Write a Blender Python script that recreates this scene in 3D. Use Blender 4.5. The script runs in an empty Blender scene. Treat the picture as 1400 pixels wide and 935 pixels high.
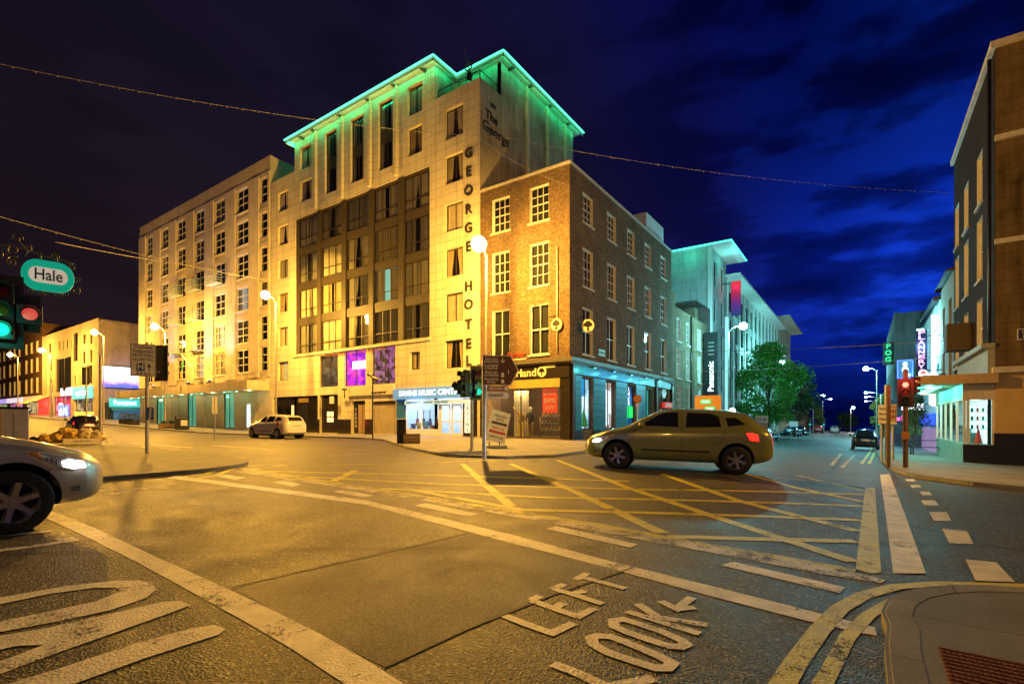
import bpy, bmesh, math, random
from math import sin, cos, pi, radians, sqrt, atan2
from mathutils import Vector, Matrix, noise as mnoise
from mathutils.bvhtree import BVHTree
random.seed(7)
scene = bpy.context.scene
COL = scene.collection

# ------------------------------------------------------------------ camera
HDG = 35.0
CAM_H = 1.1
cd = bpy.data.cameras.new('camera'); cam = bpy.data.objects.new('camera', cd); COL.objects.link(cam)
cam.location = (0, 0, CAM_H); cam.rotation_euler = (radians(90), 0, radians(HDG))
cd.sensor_width = 36; cd.lens = 36 * 686 / 1400; cd.shift_y = (575 - 467.5) / 1400
cd.clip_start = 0.05; cd.clip_end = 3000
scene.camera = cam

# ------------------------------------------------------------------ exposure
vs = scene.view_settings
vs.view_transform = 'Standard'; vs.look = 'None'; vs.gamma = 1; vs.use_curve_mapping = False
vs.exposure = 0.5
scene.render.engine = 'CYCLES'
scene.cycles.use_light_tree = True
scene.cycles.sample_clamp_indirect = 3.0
scene.cycles.max_bounces = 6
scene.cycles.diffuse_bounces = 2
scene.cycles.glossy_bounces = 3
scene.cycles.transparent_max_bounces = 12

# ------------------------------------------------------------------ dusk sky (all directional, so it holds from anywhere)
w = bpy.data.worlds.new('World'); scene.world = w; w.use_nodes = True
nt = w.node_tree; N = nt.nodes; L = nt.links
for n in list(N): N.remove(n)
out = N.new('ShaderNodeOutputWorld'); bg = N.new('ShaderNodeBackground'); L.new(bg.outputs[0], out.inputs[0])
tc = N.new('ShaderNodeTexCoord'); sep = N.new('ShaderNodeSeparateXYZ'); L.new(tc.outputs['Generated'], sep.inputs[0])
def wramp(pts, src):
    r = N.new('ShaderNodeValToRGB'); e = r.color_ramp.elements
    while len(e) > 1: e.remove(e[-1])
    e[0].position = pts[0][0]; e[0].color = (*pts[0][1], 1)
    for p, c in pts[1:]:
        k = e.new(p); k.color = (*c, 1)
    L.new(src, r.inputs[0]); return r.outputs[0]
mr = N.new('ShaderNodeMapRange'); mr.inputs['From Min'].default_value = -1; mr.inputs['From Max'].default_value = 1
L.new(sep.outputs[0], mr.inputs[0])
# town glow to the left (-x), last blue of the dusk to the right
azim = wramp([(0.0, (.0060, .0038, .0060)), (.18, (.0046, .0034, .0088)), (.30, (.0040, .0034, .016)), (.39, (.003, .004, .050)),
              (.46, (.0015, .008, .14)), (.54, (.002, .018, .26)), (.59, (.0015, .013, .20)), (.64, (.001, .004, .06)), (1, (.003, .006, .05))], mr.outputs[0])
elev = wramp([(0.0, (.20, .18, .20)), (.07, (.32, .30, .32)), (.12, (.7, .7, .7)), (.20, (1.4, 1.4, 1.3)), (.27, (1.05, 1.05, 1.05)), (.38, (.5, .5, .5)), (.50, (.22, .24, .24)), (.64, (.10, .10, .14)), (1, (.07, .07, .10))], sep.outputs[2])
azw = wramp([(.0, (1, 1, 1)), (.28, (1, 1, 1)), (.46, (0, 0, 0))], mr.outputs[0])
mixe = N.new('ShaderNodeMixRGB'); L.new(azw, mixe.inputs[0]); L.new(elev, mixe.inputs[1])
elev2 = wramp([(0.0, (1.6, 1.1, .85)), (.2, (1.2, 1.0, .9)), (.5, (.8, .8, 1.0)), (1, (.4, .4, .8))], sep.outputs[2])
L.new(elev2, mixe.inputs[2])
mul = N.new('ShaderNodeMixRGB'); mul.blend_type = 'MULTIPLY'; mul.inputs[0].default_value = 1
L.new(azim, mul.inputs[1]); L.new(mixe.outputs[0], mul.inputs[2])
# broken cloud, stretched along the horizon
mp = N.new('ShaderNodeMapping'); mp.inputs['Scale'].default_value = (2.0, 2.0, 6.5); mp.inputs['Location'].default_value = (.35, .1, .2)
L.new(tc.outputs['Generated'], mp.inputs[0])
no = N.new('ShaderNodeTexNoise'); no.inputs['Scale'].default_value = 1.5; no.inputs['Detail'].default_value = 6; no.inputs['Roughness'].default_value = .55
L.new(mp.outputs[0], no.inputs[0])
cl = wramp([(.38, (.10, .08, .12)), (.46, (.30, .28, .34)), (.52, (1.0, 1.0, 1.0)), (.70, (1.4, 1.35, 1.3))], no.outputs[0])
cm = N.new('ShaderNodeMixRGB'); cm.blend_type = 'MULTIPLY'; azc = wramp([(.30, (.25,)*3), (.46, (.9,)*3)], mr.outputs[0]); L.new(azc, cm.inputs[0])
L.new(mul.outputs[0], cm.inputs[1]); L.new(cl, cm.inputs[2])
L.new(cm.outputs[0], bg.inputs[0]); bg.inputs[1].default_value = 1.5

SODIUM = (1.0, .49, .06); LED = (.25, .95, 1.0); GREEN = (.0, 1.0, .42)
def lamp_light(loc, power, colour, parent=None, radius=.12, spot=None, aim=None, name='lamp_light', soft=0):
    ld = bpy.data.lights.new(name, 'SPOT' if spot else 'POINT')
    ld.energy = power; ld.color = colour; ld.shadow_soft_size = radius
    if spot: ld.spot_size = radians(spot); ld.spot_blend = .9
    if soft:      # gentle fall-off for the long-throw street lanterns, equal to the plain one at `soft` metres
        ld.use_nodes = True; t = ld.node_tree; em = t.nodes['Emission']
        fo = t.nodes.new('ShaderNodeLightFalloff'); fo.inputs['Strength'].default_value = 1.0; ma = t.nodes.new('ShaderNodeMath'); ma.operation = 'MULTIPLY_ADD'; ma.inputs[1].default_value = .36/soft; m2 = t.nodes.new('ShaderNodeMath'); m2.operation = 'MULTIPLY'; m2.inputs[1].default_value = .72
        t.links.new(fo.outputs['Quadratic'], m2.inputs[0]); t.links.new(fo.outputs['Linear'], ma.inputs[0]); t.links.new(m2.outputs[0], ma.inputs[2]); t.links.new(ma.outputs[0], em.inputs['Strength'])
    o = bpy.data.objects.new(name, ld); COL.objects.link(o); o.location = loc
    if aim is not None: o.rotation_euler = Vector(aim).to_track_quat('-Z', 'Y').to_euler()
    if parent: o.parent = parent
    return o
# ================================================================== helpers
def tag(o, label=None, cat=None, group=None, kind=None):
    if label: o['label'] = label
    if cat: o['category'] = cat
    if group: o['group'] = group
    if kind: o['kind'] = kind
    return o
def empty(name, loc, rz=0, label=None, cat=None, group=None):
    o = bpy.data.objects.new(name, None); COL.objects.link(o); o.location = loc; o.rotation_euler = (0, 0, rz)
    o.empty_display_size = .2
    return tag(o, label, cat, group)
def kids(o): return KID.get(o.name, [])
KID = {}
def link(o, parent=None, M=None):
    COL.objects.link(o)
    if parent is not None:
        o.parent = parent; KID.setdefault(parent.name, []).append(o)
    if M is not None: o.matrix_basis = M
    return o
def copy_tree(o, parent=None, **kw):
    c = o.copy(); COL.objects.link(c)
    if parent is not None: c.parent = parent; KID.setdefault(parent.name, []).append(c)
    for ch in list(kids(o)): copy_tree(ch, c)
    if 'loc' in kw: c.location = kw['loc']
    if 'rz' in kw: c.rotation_euler = (0, 0, kw['rz'])
    if 'label' in kw: c['label'] = kw['label']
    if 'scale' in kw: c.scale = kw['scale']
    return c
I4 = Matrix.Identity(4)
class MB:
    def __init__(s, M=None): s.v = []; s.f = []; s.M = M or I4; s.sm = []
    def add(s, vs_, fs, smooth=False):
        b = len(s.v); s.v += [tuple(s.M @ Vector(p)) for p in vs_]
        s.f += [tuple(b + i for i in f) for f in fs]; s.sm += [smooth] * len(fs); return s
    def quad(s, *p): return s.add(p, [tuple(range(len(p)))])
    def box(s, x0, y0, z0, x1, y1, z1):
        return s.add([(x0,y0,z0),(x1,y0,z0),(x1,y1,z0),(x0,y1,z0),(x0,y0,z1),(x1,y0,z1),(x1,y1,z1),(x0,y1,z1)],
                     [(0,3,2,1),(4,5,6,7),(0,1,5,4),(1,2,6,5),(2,3,7,6),(3,0,4,7)])
    def cyl(s, p0, p1, r0, r1=None, n=14, cap=True):
        r1 = r0 if r1 is None else r1
        p0 = Vector(p0); p1 = Vector(p1); d = (p1 - p0).normalized()
        u = d.orthogonal().normalized(); v = d.cross(u)
        vs_ = []
        for p, r in ((p0, r0), (p1, r1)):
            for k in range(n):
                a = 2*pi*k/n; vs_.append(p + u*cos(a)*r + v*sin(a)*r)
        s.add(vs_, [(k, (k+1) % n, n+(k+1) % n, n+k) for k in range(n)], True)
        if cap: s.add(vs_[:n], [tuple(range(n-1, -1, -1))]); s.add(vs_[n:], [tuple(range(n))])
        return s
    def tube(s, pts, r, n=6):
        pts = [Vector(p) for p in pts]; rings = []; u = None
        for i, p in enumerate(pts):
            d = (pts[min(i+1, len(pts)-1)] - pts[max(i-1, 0)]).normalized()
            u = d.orthogonal().normalized() if u is None else (u - d*u.dot(d)).normalized()
            v = d.cross(u); rr = r[i] if isinstance(r, (list, tuple)) else r
            rings.append([p + u*cos(2*pi*k/n)*rr + v*sin(2*pi*k/n)*rr for k in range(n)])
        vs_ = [q for R in rings for q in R]; m = len(rings)
        fs = [(i*n+k, i*n+(k+1) % n, (i+1)*n+(k+1) % n, (i+1)*n+k) for i in range(m-1) for k in range(n)]
        fs += [tuple(range(n-1, -1, -1)), tuple((m-1)*n+k for k in range(n))]
        return s.add(vs_, fs, True)
    def prism(s, poly, y0, y1):
        # polygon in the x-z plane, extruded in y
        n = len(poly); vs_ = [(x, y0, z) for x, z in poly] + [(x, y1, z) for x, z in poly]
        s.add(vs_, [tuple(range(n)), tuple(range(2*n-1, n-1, -1))] + [(k, n+k, n+(k+1) % n, (k+1) % n) for k in range(n)])
        return s
    def slab(s, poly, z0, z1):
        n = len(poly); vs_ = [(x, y, z0) for x, y in poly] + [(x, y, z1) for x, y in poly]
        s.add(vs_, [tuple(range(n-1, -1, -1)), tuple(range(n, 2*n))] + [(k, (k+1) % n, n+(k+1) % n, n+k) for k in range(n)])
        return s
    def ball(s, c, r, n=12, m=8, sc=(1, 1, 1)):
        vs_ = [(c[0], c[1], c[2]-r*sc[2])]
        for i in range(1, m):
            a = -pi/2 + pi*i/m
            for k in range(n):
                b = 2*pi*k/n; vs_.append((c[0]+r*sc[0]*cos(a)*cos(b), c[1]+r*sc[1]*cos(a)*sin(b), c[2]+r*sc[2]*sin(a)))
        vs_.append((c[0], c[1], c[2]+r*sc[2])); fs = []
        for k in range(n):
            fs.append((0, 1+(k+1) % n, 1+k)); fs.append((len(vs_)-1, 1+(m-2)*n+k, 1+(m-2)*n+(k+1) % n))
            for i in range(m-2): fs.append((1+i*n+k, 1+i*n+(k+1) % n, 1+(i+1)*n+(k+1) % n, 1+(i+1)*n+k))
        return s.add(vs_, fs, True)
    def mesh(s, name, mat):
        me = bpy.data.meshes.new(name); me.from_pydata(s.v, [], s.f)
        me.polygons.foreach_set('use_smooth', s.sm); me.materials.append(mat); me.update(); return me
    def build(s, name, mat, parent=None, M=None, bevel=0):
        o = bpy.data.objects.new(name, s.mesh(name, mat)); link(o, parent, M)
        if bevel:
            b = o.modifiers.new('bevel', 'BEVEL'); b.width = bevel; b.segments = 2; b.limit_method = 'ANGLE'
        return o
def T(x, y, z): return Matrix.Translation((x, y, z))
def RZ(a): return Matrix.Rotation(a, 4, 'Z')
def RX(a): return Matrix.Rotation(a, 4, 'X')
def RY(a): return Matrix.Rotation(a, 4, 'Y')
# writing: text curves are collected, turned into meshes in one batch at the end
PENDING = []
def text(body, size, mat, parent, M, ext=.006, name='lettering', width=None, align='CENTER', label=None, spacing=1.0):
    cu = bpy.data.curves.new(name, 'FONT'); cu.body = body; cu.size = size; cu.extrude = ext
    cu.align_x = align; cu.align_y = 'CENTER'; cu.space_character = spacing; cu.resolution_u = 3; cu.offset = size*.014
    cu.materials.append(mat)
    ob = bpy.data.objects.new(name, cu); COL.objects.link(ob); ob.parent = parent
    ob.matrix_basis = M @ RX(pi/2)
    PENDING.append((ob, parent, width, label)); return ob
def flush_text():
    dg = bpy.context.evaluated_depsgraph_get(); dg.update()
    for ob, parent, width, label in PENDING:
        me = bpy.data.meshes.new_from_object(ob.evaluated_get(dg)); me.name = 'lettering'
        if width:
            xs = [v.co.x for v in me.vertices]
            k = width / (max(xs) - min(xs))
            for v in me.vertices: v.co.x *= k
        nm = ob.name.split('.')[0]; mb = ob.matrix_basis.copy(); cu = ob.data
        bpy.data.objects.remove(ob); bpy.data.curves.remove(cu)
        o = bpy.data.objects.new(nm, me); COL.objects.link(o); o.parent = parent; o.matrix_basis = mb
        if label: o['label'] = label

# ------------------------------------------------------------------ the lie of the land
CF, SF, FP = cos(radians(HDG)), sin(radians(HDG)), 686.0
def G(x, y):
    xe = max(-60., min(x, 15.)); ye = y if y < 50 else 50 + (y-50)*.25
    p = .037*xe + .027*ye - .17
    d = .5*(p + sqrt(p*p + .12*.12)) - .02
    q = -45 - x; r = .5*(q + sqrt(q*q + 16)) * .03
    return -max(d, -.02) + (r if q > -60 else 0)
def WG(px, py, up=0.0):       # point of the photograph that lies on the ground -> world point
    l = (px-700)/FP; dx = -SF + CF*l; dy = CF + SF*l; d = 10.
    for _ in range(60):
        g = G(dx*d, dy*d) + up
        d = .5*d + .5*max(1.0, min(300, (CAM_H - g)*FP/max(py-575, .5)))
    return Vector((dx*d, dy*d, G(dx*d, dy*d)))
def PY(px, py, Y):
    l = (px-700)/FP; d = Y/(CF + SF*l); return d*(-SF+CF*l), CAM_H + (575-py)*d/FP
def PX(px, py, X):
    l = (px-700)/FP; d = X/(-SF + CF*l); return d*(CF+SF*l), CAM_H + (575-py)*d/FP

# ================================================================== materials
MATS = {}
def nodes(name):
    m = bpy.data.materials.new(name); m.use_nodes = True; t = m.node_tree
    return m, t.nodes, t.links, t.nodes['Principled BSDF']
def ramp(Nn, Ll, src, pts):
    r = Nn.new('ShaderNodeValToRGB'); e = r.color_ramp.elements
    e[0].position = pts[0][0]; e[0].color = (*pts[0][1], 1); e[1].position = pts[-1][0]; e[1].color = (*pts[-1][1], 1)
    for p, c in pts[1:-1]: e.new(p).color = (*c, 1)
    Ll.new(src, r.inputs[0]); return r.outputs[0]
def noise(Nn, Ll, scale, detail=4, rough=.6, coord='Object', vec=None, dist=0):
    n = Nn.new('ShaderNodeTexNoise'); n.inputs['Scale'].default_value = scale; n.inputs['Detail'].default_value = detail
    n.inputs['Roughness'].default_value = rough; n.inputs['Distortion'].default_value = dist
    if vec is None:
        t = Nn.new('ShaderNodeTexCoord'); Ll.new(t.outputs[coord], n.inputs['Vector'])
    else: Ll.new(vec, n.inputs['Vector'])
    return n.outputs[0]
def bump(Nn, Ll, b, src, strength=.3, dist=.01, normal=None):
    k = Nn.new('ShaderNodeBump'); k.inputs['Strength'].default_value = strength; k.inputs['Distance'].default_value = dist
    Ll.new(src, k.inputs['Height'])
    if normal: Ll.new(normal, k.inputs['Normal'])
    if b: Ll.new(k.outputs[0], b.inputs['Normal'])
    return k.outputs[0]
def plain(name, col, rough=.5, metal=0, var=.12, scale=6, bmp=0, coat=0, spec=None):
    if name in MATS: return MATS[name]
    m, Nn, Ll, b = nodes(name)
    lo = tuple(c*(1-var) for c in col); hi = tuple(min(1, c*(1+var)) for c in col)
    nz = noise(Nn, Ll, scale)
    Ll.new(ramp(Nn, Ll, nz, [(.3, lo), (.7, hi)]), b.inputs['Base Color'])
    b.inputs['Roughness'].default_value = rough; b.inputs['Metallic'].default_value = metal
    if coat: b.inputs['Coat Weight'].default_value = coat; b.inputs['Coat Roughness'].default_value = .04
    if bmp: bump(Nn, Ll, b, noise(Nn, Ll, scale*12), bmp, .01)
    MATS[name] = m; return m
def glow(name, col, strength, base=None):
    if name in MATS: return MATS[name]
    m, Nn, Ll, b = nodes(name)
    b.inputs['Base Color'].default_value = (*(base or col), 1)
    b.inputs['Emission Color'].default_value = (*col, 1); b.inputs['Emission Strength'].default_value = strength
    MATS[name] = m; return m
def render_wall(name, col, dirt=.25, streak=True, tiles=None, rough=.85):
    # painted render / cladding with rain streaks and grime; optional joints (w, h)
    m, Nn, Ll, b = nodes(name)
    tcx = Nn.new('ShaderNodeTexCoord')
    sp = Nn.new('ShaderNodeSeparateXYZ'); Ll.new(tcx.outputs['Object'], sp.inputs[0])
    ad = Nn.new('ShaderNodeMath'); Ll.new(sp.outputs[0], ad.inputs[0]); Ll.new(sp.outputs[1], ad.inputs[1])
    cb = Nn.new('ShaderNodeCombineXYZ'); Ll.new(ad.outputs[0], cb.inputs[0]); Ll.new(sp.outputs[2], cb.inputs[1])
    mpx = Nn.new('ShaderNodeMapping'); mpx.inputs['Scale'].default_value = (2.2, .22, 1); Ll.new(cb.outputs[0], mpx.inputs[0])
    st = noise(Nn, Ll, 1.6, 6, .65, vec=mpx.outputs[0]); gr = noise(Nn, Ll, .7, 6, .6)
    mx = Nn.new('ShaderNodeMath'); mx.operation = 'MULTIPLY'; Ll.new(st, mx.inputs[0]); Ll.new(gr, mx.inputs[1])
    c = ramp(Nn, Ll, mx.outputs[0], [(.12, tuple(k*(1-dirt*1.6) for k in col)), (.22, tuple(k*(1-dirt*.6) for k in col)), (.34, col)])
    nrm = bump(Nn, Ll, None, noise(Nn, Ll, 45, 3), .15, .008)
    if tiles:
        br = Nn.new('ShaderNodeTexBrick'); br.offset = 0; br.inputs['Scale'].default_value = 1
        br.inputs['Brick Width'].default_value = tiles[0]; br.inputs['Row Height'].default_value = tiles[1]
        br.inputs['Mortar Size'].default_value = .012; br.inputs['Mortar Smooth'].default_value = .1
        br.inputs['Color1'].default_value = (1, 1, 1, 1); br.inputs['Color2'].default_value = (.93, .93, .92, 1); br.inputs['Mortar'].default_value = (.45, .42, .38, 1)
        Ll.new(cb.outputs[0], br.inputs[0])
        mm = Nn.new('ShaderNodeMixRGB'); mm.blend_type = 'MULTIPLY'; mm.inputs[0].default_value = 1
        Ll.new(c, mm.inputs[1]); Ll.new(br.outputs[0], mm.inputs[2]); c = mm.outputs[0]
        nrm = bump(Nn, Ll, None, br.outputs['Fac'], -.4, .01, nrm)
    Ll.new(c, b.inputs['Base Color']); Ll.new(nrm, b.inputs['Normal']); b.inputs['Roughness'].default_value = rough; b.inputs['Specular IOR Level'].default_value = .15
    return m
def brick(name, c1, c2, mortar, dirt=.35, bw=.225, rh=.075):
    m, Nn, Ll, b = nodes(name)
    tcx = Nn.new('ShaderNodeTexCoord'); sp = Nn.new('ShaderNodeSeparateXYZ'); Ll.new(tcx.outputs['Object'], sp.inputs[0])
    ad = Nn.new('ShaderNodeMath'); Ll.new(sp.outputs[0], ad.inputs[0]); Ll.new(sp.outputs[1], ad.inputs[1])
    cb = Nn.new('ShaderNodeCombineXYZ'); Ll.new(ad.outputs[0], cb.inputs[0]); Ll.new(sp.outputs[2], cb.inputs[1])
    br = Nn.new('ShaderNodeTexBrick'); br.inputs['Scale'].default_value = 1
    br.inputs['Brick Width'].default_value = bw; br.inputs['Row Height'].default_value = rh; br.inputs['Mortar Size'].default_value = .008
    br.inputs['Mortar Smooth'].default_value = .2; br.inputs['Bias'].default_value = -.1
    br.inputs['Color1'].default_value = (*c1, 1); br.inputs['Color2'].default_value = (*c2, 1); br.inputs['Mortar'].default_value = (*mortar, 1)
    Ll.new(cb.outputs[0], br.inputs[0])
    g1 = ramp(Nn, Ll, noise(Nn, Ll, .9, 6, .65), [(.3, (1-dirt,)*3), (.6, (1, 1, 1))])
    g2 = ramp(Nn, Ll, noise(Nn, Ll, 7, 4, .7), [(.35, (.55,)*3), (.62, (1.25,)*3)])
    m1 = Nn.new('ShaderNodeMixRGB'); m1.blend_type = 'MULTIPLY'; m1.inputs[0].default_value = 1
    Ll.new(br.outputs[0], m1.inputs[1]); Ll.new(g1, m1.inputs[2])
    m2 = Nn.new('ShaderNodeMixRGB'); m2.blend_type = 'MULTIPLY'; m2.inputs[0].default_value = 1
    Ll.new(m1.outputs[0], m2.inputs[1]); Ll.new(g2, m2.inputs[2]); Ll.new(m2.outputs[0], b.inputs['Base Color'])
    n1 = bump(Nn, Ll, None, br.outputs['Fac'], -.7, .012); bump(Nn, Ll, b, noise(Nn, Ll, 22, 4), .6, .02, n1)
    b.inputs['Roughness'].default_value = .9; b.inputs['Specular IOR Level'].default_value = .12
    return m
def glass(name='window_glass', tint=(.9, .95, .95), refl=1.0, dark=0.0):
    if name in MATS: return MATS[name]
    m, Nn, Ll, b = nodes(name); Nn.remove(b); o = Nn['Material Output']
    tr = Nn.new('ShaderNodeBsdfTransparent'); tr.inputs[0].default_value = (*tint, 1)
    gl = Nn.new('ShaderNodeBsdfGlossy'); gl.inputs['Roughness'].default_value = .03; gl.inputs[0].default_value = (refl, refl, refl, 1)
    nn = noise(Nn, Ll, .9, 2, .5); bp = bump(Nn, Ll, None, nn, .06, .03); Ll.new(bp, gl.inputs['Normal'])
    fr = Nn.new('ShaderNodeFresnel'); fr.inputs[0].default_value = 1.4
    ma = Nn.new('ShaderNodeMath'); ma.operation = 'MULTIPLY_ADD'; ma.inputs[1].default_value = .7; ma.inputs[2].default_value = .02; Ll.new(fr.outputs[0], ma.inputs[0])
    mx = Nn.new('ShaderNodeMixShader'); Ll.new(ma.outputs[0], mx.inputs[0]); Ll.new(tr.outputs[0], mx.inputs[1]); Ll.new(gl.outputs[0], mx.inputs[2])
    Ll.new(mx.outputs[0], o.inputs[0]); MATS[name] = m; return m
GLASS = glass(); SMOKED = glass('smoked_glass', (.35, .36, .36))
def asphalt(name='asphalt', k=.78, vs_=75, grit=1.0):
    m, Nn, Ll, b = nodes(name)
    t = Nn.new('ShaderNodeTexCoord'); V = t.outputs['Object']
    patch = noise(Nn, Ll, .16, 3, .5, vec=V, dist=.6); mid = noise(Nn, Ll, 2.2, 5, .6, vec=V)
    vo = Nn.new('ShaderNodeTexVoronoi'); vo.inputs['Scale'].default_value = vs_; Ll.new(V, vo.inputs['Vector'])
    fine = noise(Nn, Ll, 130, 2, .6, vec=V)
    c1 = ramp(Nn, Ll, patch, [(.38, (.044*k, .040*k, .036*k)), (.46, (.072*k, .066*k, .058*k)), (.62, (.094*k, .086*k, .075*k))])
    c2 = ramp(Nn, Ll, mid, [(.3, (.75,)*3), (.7, (1.2,)*3)])
    sepc = Nn.new('ShaderNodeSeparateXYZ'); Ll.new(vo.outputs['Color'], sepc.inputs[0])
    c3 = ramp(Nn, Ll, sepc.outputs[0], [(.0, (.35,)*3), (.55, (.9,)*3), (.8, (1.4,)*3), (.93, (1+2*grit, 1+1.9*grit, 1+1.7*grit)), (1, (1+4*grit, 1+3.8*grit, 1+3.4*grit))])
    a = Nn.new('ShaderNodeMixRGB'); a.blend_type = 'MULTIPLY'; a.inputs[0].default_value = 1; Ll.new(c1, a.inputs[1]); Ll.new(c2, a.inputs[2])
    d = Nn.new('ShaderNodeMixRGB'); d.blend_type = 'MULTIPLY'; d.inputs[0].default_value = 1; Ll.new(a.outputs[0], d.inputs[1]); Ll.new(c3, d.inputs[2])
    # tarred cracks and the joints of reinstated trenches
    vc = Nn.new('ShaderNodeTexVoronoi'); vc.feature = 'DISTANCE_TO_EDGE'; vc.inputs['Scale'].default_value = .13
    wv = noise(Nn, Ll, .8, 5, .6, vec=V); mw = Nn.new('ShaderNodeMixRGB'); mw.inputs[0].default_value = .09; Ll.new(V, mw.inputs[1])
    n3 = Nn.new('ShaderNodeTexNoise'); n3.inputs['Scale'].default_value = 1.2; n3.inputs['Detail'].default_value = 5; Ll.new(V, n3.inputs['Vector']); Ll.new(n3.outputs['Color'], mw.inputs[2]); Ll.new(mw.outputs[0], vc.inputs['Vector'])
    ck = ramp(Nn, Ll, vc.outputs['Distance'], [(0, (.35,)*3), (.004, (.55,)*3), (.007, (1, 1, 1))])
    e = Nn.new('ShaderNodeMixRGB'); e.blend_type = 'MULTIPLY'; e.inputs[0].default_value = 1; Ll.new(d.outputs[0], e.inputs[1]); Ll.new(ck, e.inputs[2])
    Ll.new(e.outputs[0], b.inputs['Base Color'])
    Ll.new(ramp(Nn, Ll, mid, [(.3, (.47,)*3), (.7, (.66,)*3)]), b.inputs['Roughness'])
    n1 = bump(Nn, Ll, None, vo.outputs['Distance'], .7, .009); bump(Nn, Ll, b, fine, .5, .005, n1); b.inputs['Specular IOR Level'].default_value = .38
    return m
def paint_mark(name, col, wear=.45):
    m, Nn, Ll, b = nodes(name); o = Nn['Material Output']
    t = Nn.new('ShaderNodeTexCoord'); V = t.outputs['Object']
    Ll.new(ramp(Nn, Ll, noise(Nn, Ll, 5, 5, .7, vec=V), [(.3, tuple(c*.6 for c in col)), (.65, col)]), b.inputs['Base Color'])
    b.inputs['Roughness'].default_value = .55
    vo = Nn.new('ShaderNodeTexVoronoi'); vo.inputs['Scale'].default_value = 75; Ll.new(V, vo.inputs['Vector'])
    bump(Nn, Ll, b, vo.outputs['Distance'], .5, .008)
    a = noise(Nn, Ll, 3.0, 8, .75, vec=V); f = noise(Nn, Ll, 55, 3, .7, vec=V)
    ad = Nn.new('ShaderNodeMath'); ad.operation = 'MULTIPLY_ADD'; ad.inputs[1].default_value = .55; Ll.new(f, ad.inputs[0]); Ll.new(a, ad.inputs[2])
    k = Nn.new('ShaderNodeMapRange'); k.inputs['From Min'].default_value = wear+.285; k.inputs['From Max'].default_value = wear+.38; Ll.new(ad.outputs[0], k.inputs[0])
    tr = Nn.new('ShaderNodeBsdfTransparent'); mx = Nn.new('ShaderNodeMixShader')
    Ll.new(k.outputs[0], mx.inputs[0]); Ll.new(tr.outputs[0], mx.inputs[1]); Ll.new(b.outputs[0], mx.inputs[2]); Ll.new(mx.outputs[0], o.inputs[0])
    return m
def paving(name, col, w_, h_, rough=.7, mort=.5):
    m, Nn, Ll, b = nodes(name)
    t = Nn.new('ShaderNodeTexCoord'); br = Nn.new('ShaderNodeTexBrick'); br.inputs['Scale'].default_value = 1
    br.inputs['Brick Width'].default_value = w_; br.inputs['Row Height'].default_value = h_; br.inputs['Mortar Size'].default_value = .006
    br.inputs['Color1'].default_value = (*col, 1); br.inputs['Color2'].default_value = (*[c*.78 for c in col], 1); br.inputs['Mortar'].default_value = (*[c*mort for c in col], 1)
    Ll.new(t.outputs['Object'], br.inputs[0])
    g = ramp(Nn, Ll, noise(Nn, Ll, 1.3, 7, .7), [(.3, (.6,)*3), (.65, (1.1,)*3)])
    g2 = ramp(Nn, Ll, noise(Nn, Ll, 60, 3, .7), [(.3, (.75,)*3), (.7, (1.2,)*3)])
    a = Nn.new('ShaderNodeMixRGB'); a.blend_type = 'MULTIPLY'; a.inputs[0].default_value = 1; Ll.new(br.outputs[0], a.inputs[1]); Ll.new(g, a.inputs[2])
    d = Nn.new('ShaderNodeMixRGB'); d.blend_type = 'MULTIPLY'; d.inputs[0].default_value = 1; Ll.new(a.outputs[0], d.inputs[1]); Ll.new(g2, d.inputs[2])
    Ll.new(d.outputs[0], b.inputs['Base Color']); b.inputs['Roughness'].default_value = rough
    n1 = bump(Nn, Ll, None, br.outputs['Fac'], -.4, .006); bump(Nn, Ll, b, noise(Nn, Ll, 80, 3), .4, .006, n1)
    return m
ASPHALT = asphalt()
def glowtex(name, cols, strength, scale=1.5, base=(.05, .05, .05)):
    # a lit room seen through glass: broken bright and dark shapes
    if name in MATS: return MATS[name]
    m, Nn, Ll, b = nodes(name); t = Nn.new('ShaderNodeTexCoord')
    vo = Nn.new('ShaderNodeTexVoronoi'); vo.inputs['Scale'].default_value = scale; vo.distance = 'CHEBYCHEV'; Ll.new(t.outputs['Object'], vo.inputs['Vector'])
    sp_ = Nn.new('ShaderNodeSeparateXYZ'); Ll.new(vo.outputs['Color'], sp_.inputs[0]); nz_ = noise(Nn, Ll, scale*2.2, 4, .7)
    ad_ = Nn.new('ShaderNodeMath'); ad_.operation = 'MULTIPLY'; Ll.new(sp_.outputs[0], ad_.inputs[0]); Ll.new(nz_, ad_.inputs[1])
    n_ = len(cols); Ll.new(ramp(Nn, Ll, ad_.outputs[0], [(.05+.5*i/(n_-1), c) for i, c in enumerate(cols)]), b.inputs['Emission Color'])
    b.inputs['Emission Strength'].default_value = strength; b.inputs['Base Color'].default_value = (*base, 1); MATS[name] = m; return m
PATCHM = asphalt('smooth_reinstatement_asphalt', .82, 130, .4); PATCHR = asphalt('coarse_reinstatement_asphalt', .55, 60, 1.2)
WHITE_MARK = paint_mark('worn_white_road_paint', (.86, .82, .72), .325)
FADED_MARK = paint_mark('faded_white_road_paint', (.66, .62, .52), .42)
YELLOW_MARK = paint_mark('worn_yellow_road_paint', (.66, .60, .008), .33)
FADED_YELLOW = paint_mark('faded_yellow_road_paint', (.58, .52, .03), .40)
PAVE = paving('concrete_paving', (.30, .285, .26), .6, .4)
CONC = paving('brushed_concrete', (.20, .19, .17), 3.1, 1.7, mort=.4)
KERB = paving('kerb_stone', (.22, .21, .185), .92, .92, mort=.35)
TACT = plain('red_tactile', (.16, .05, .035), .8, var=.3, scale=9, bmp=.3)
DARKMETAL = plain('dark_metal', (.03, .03, .032), .4, .6)
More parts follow.
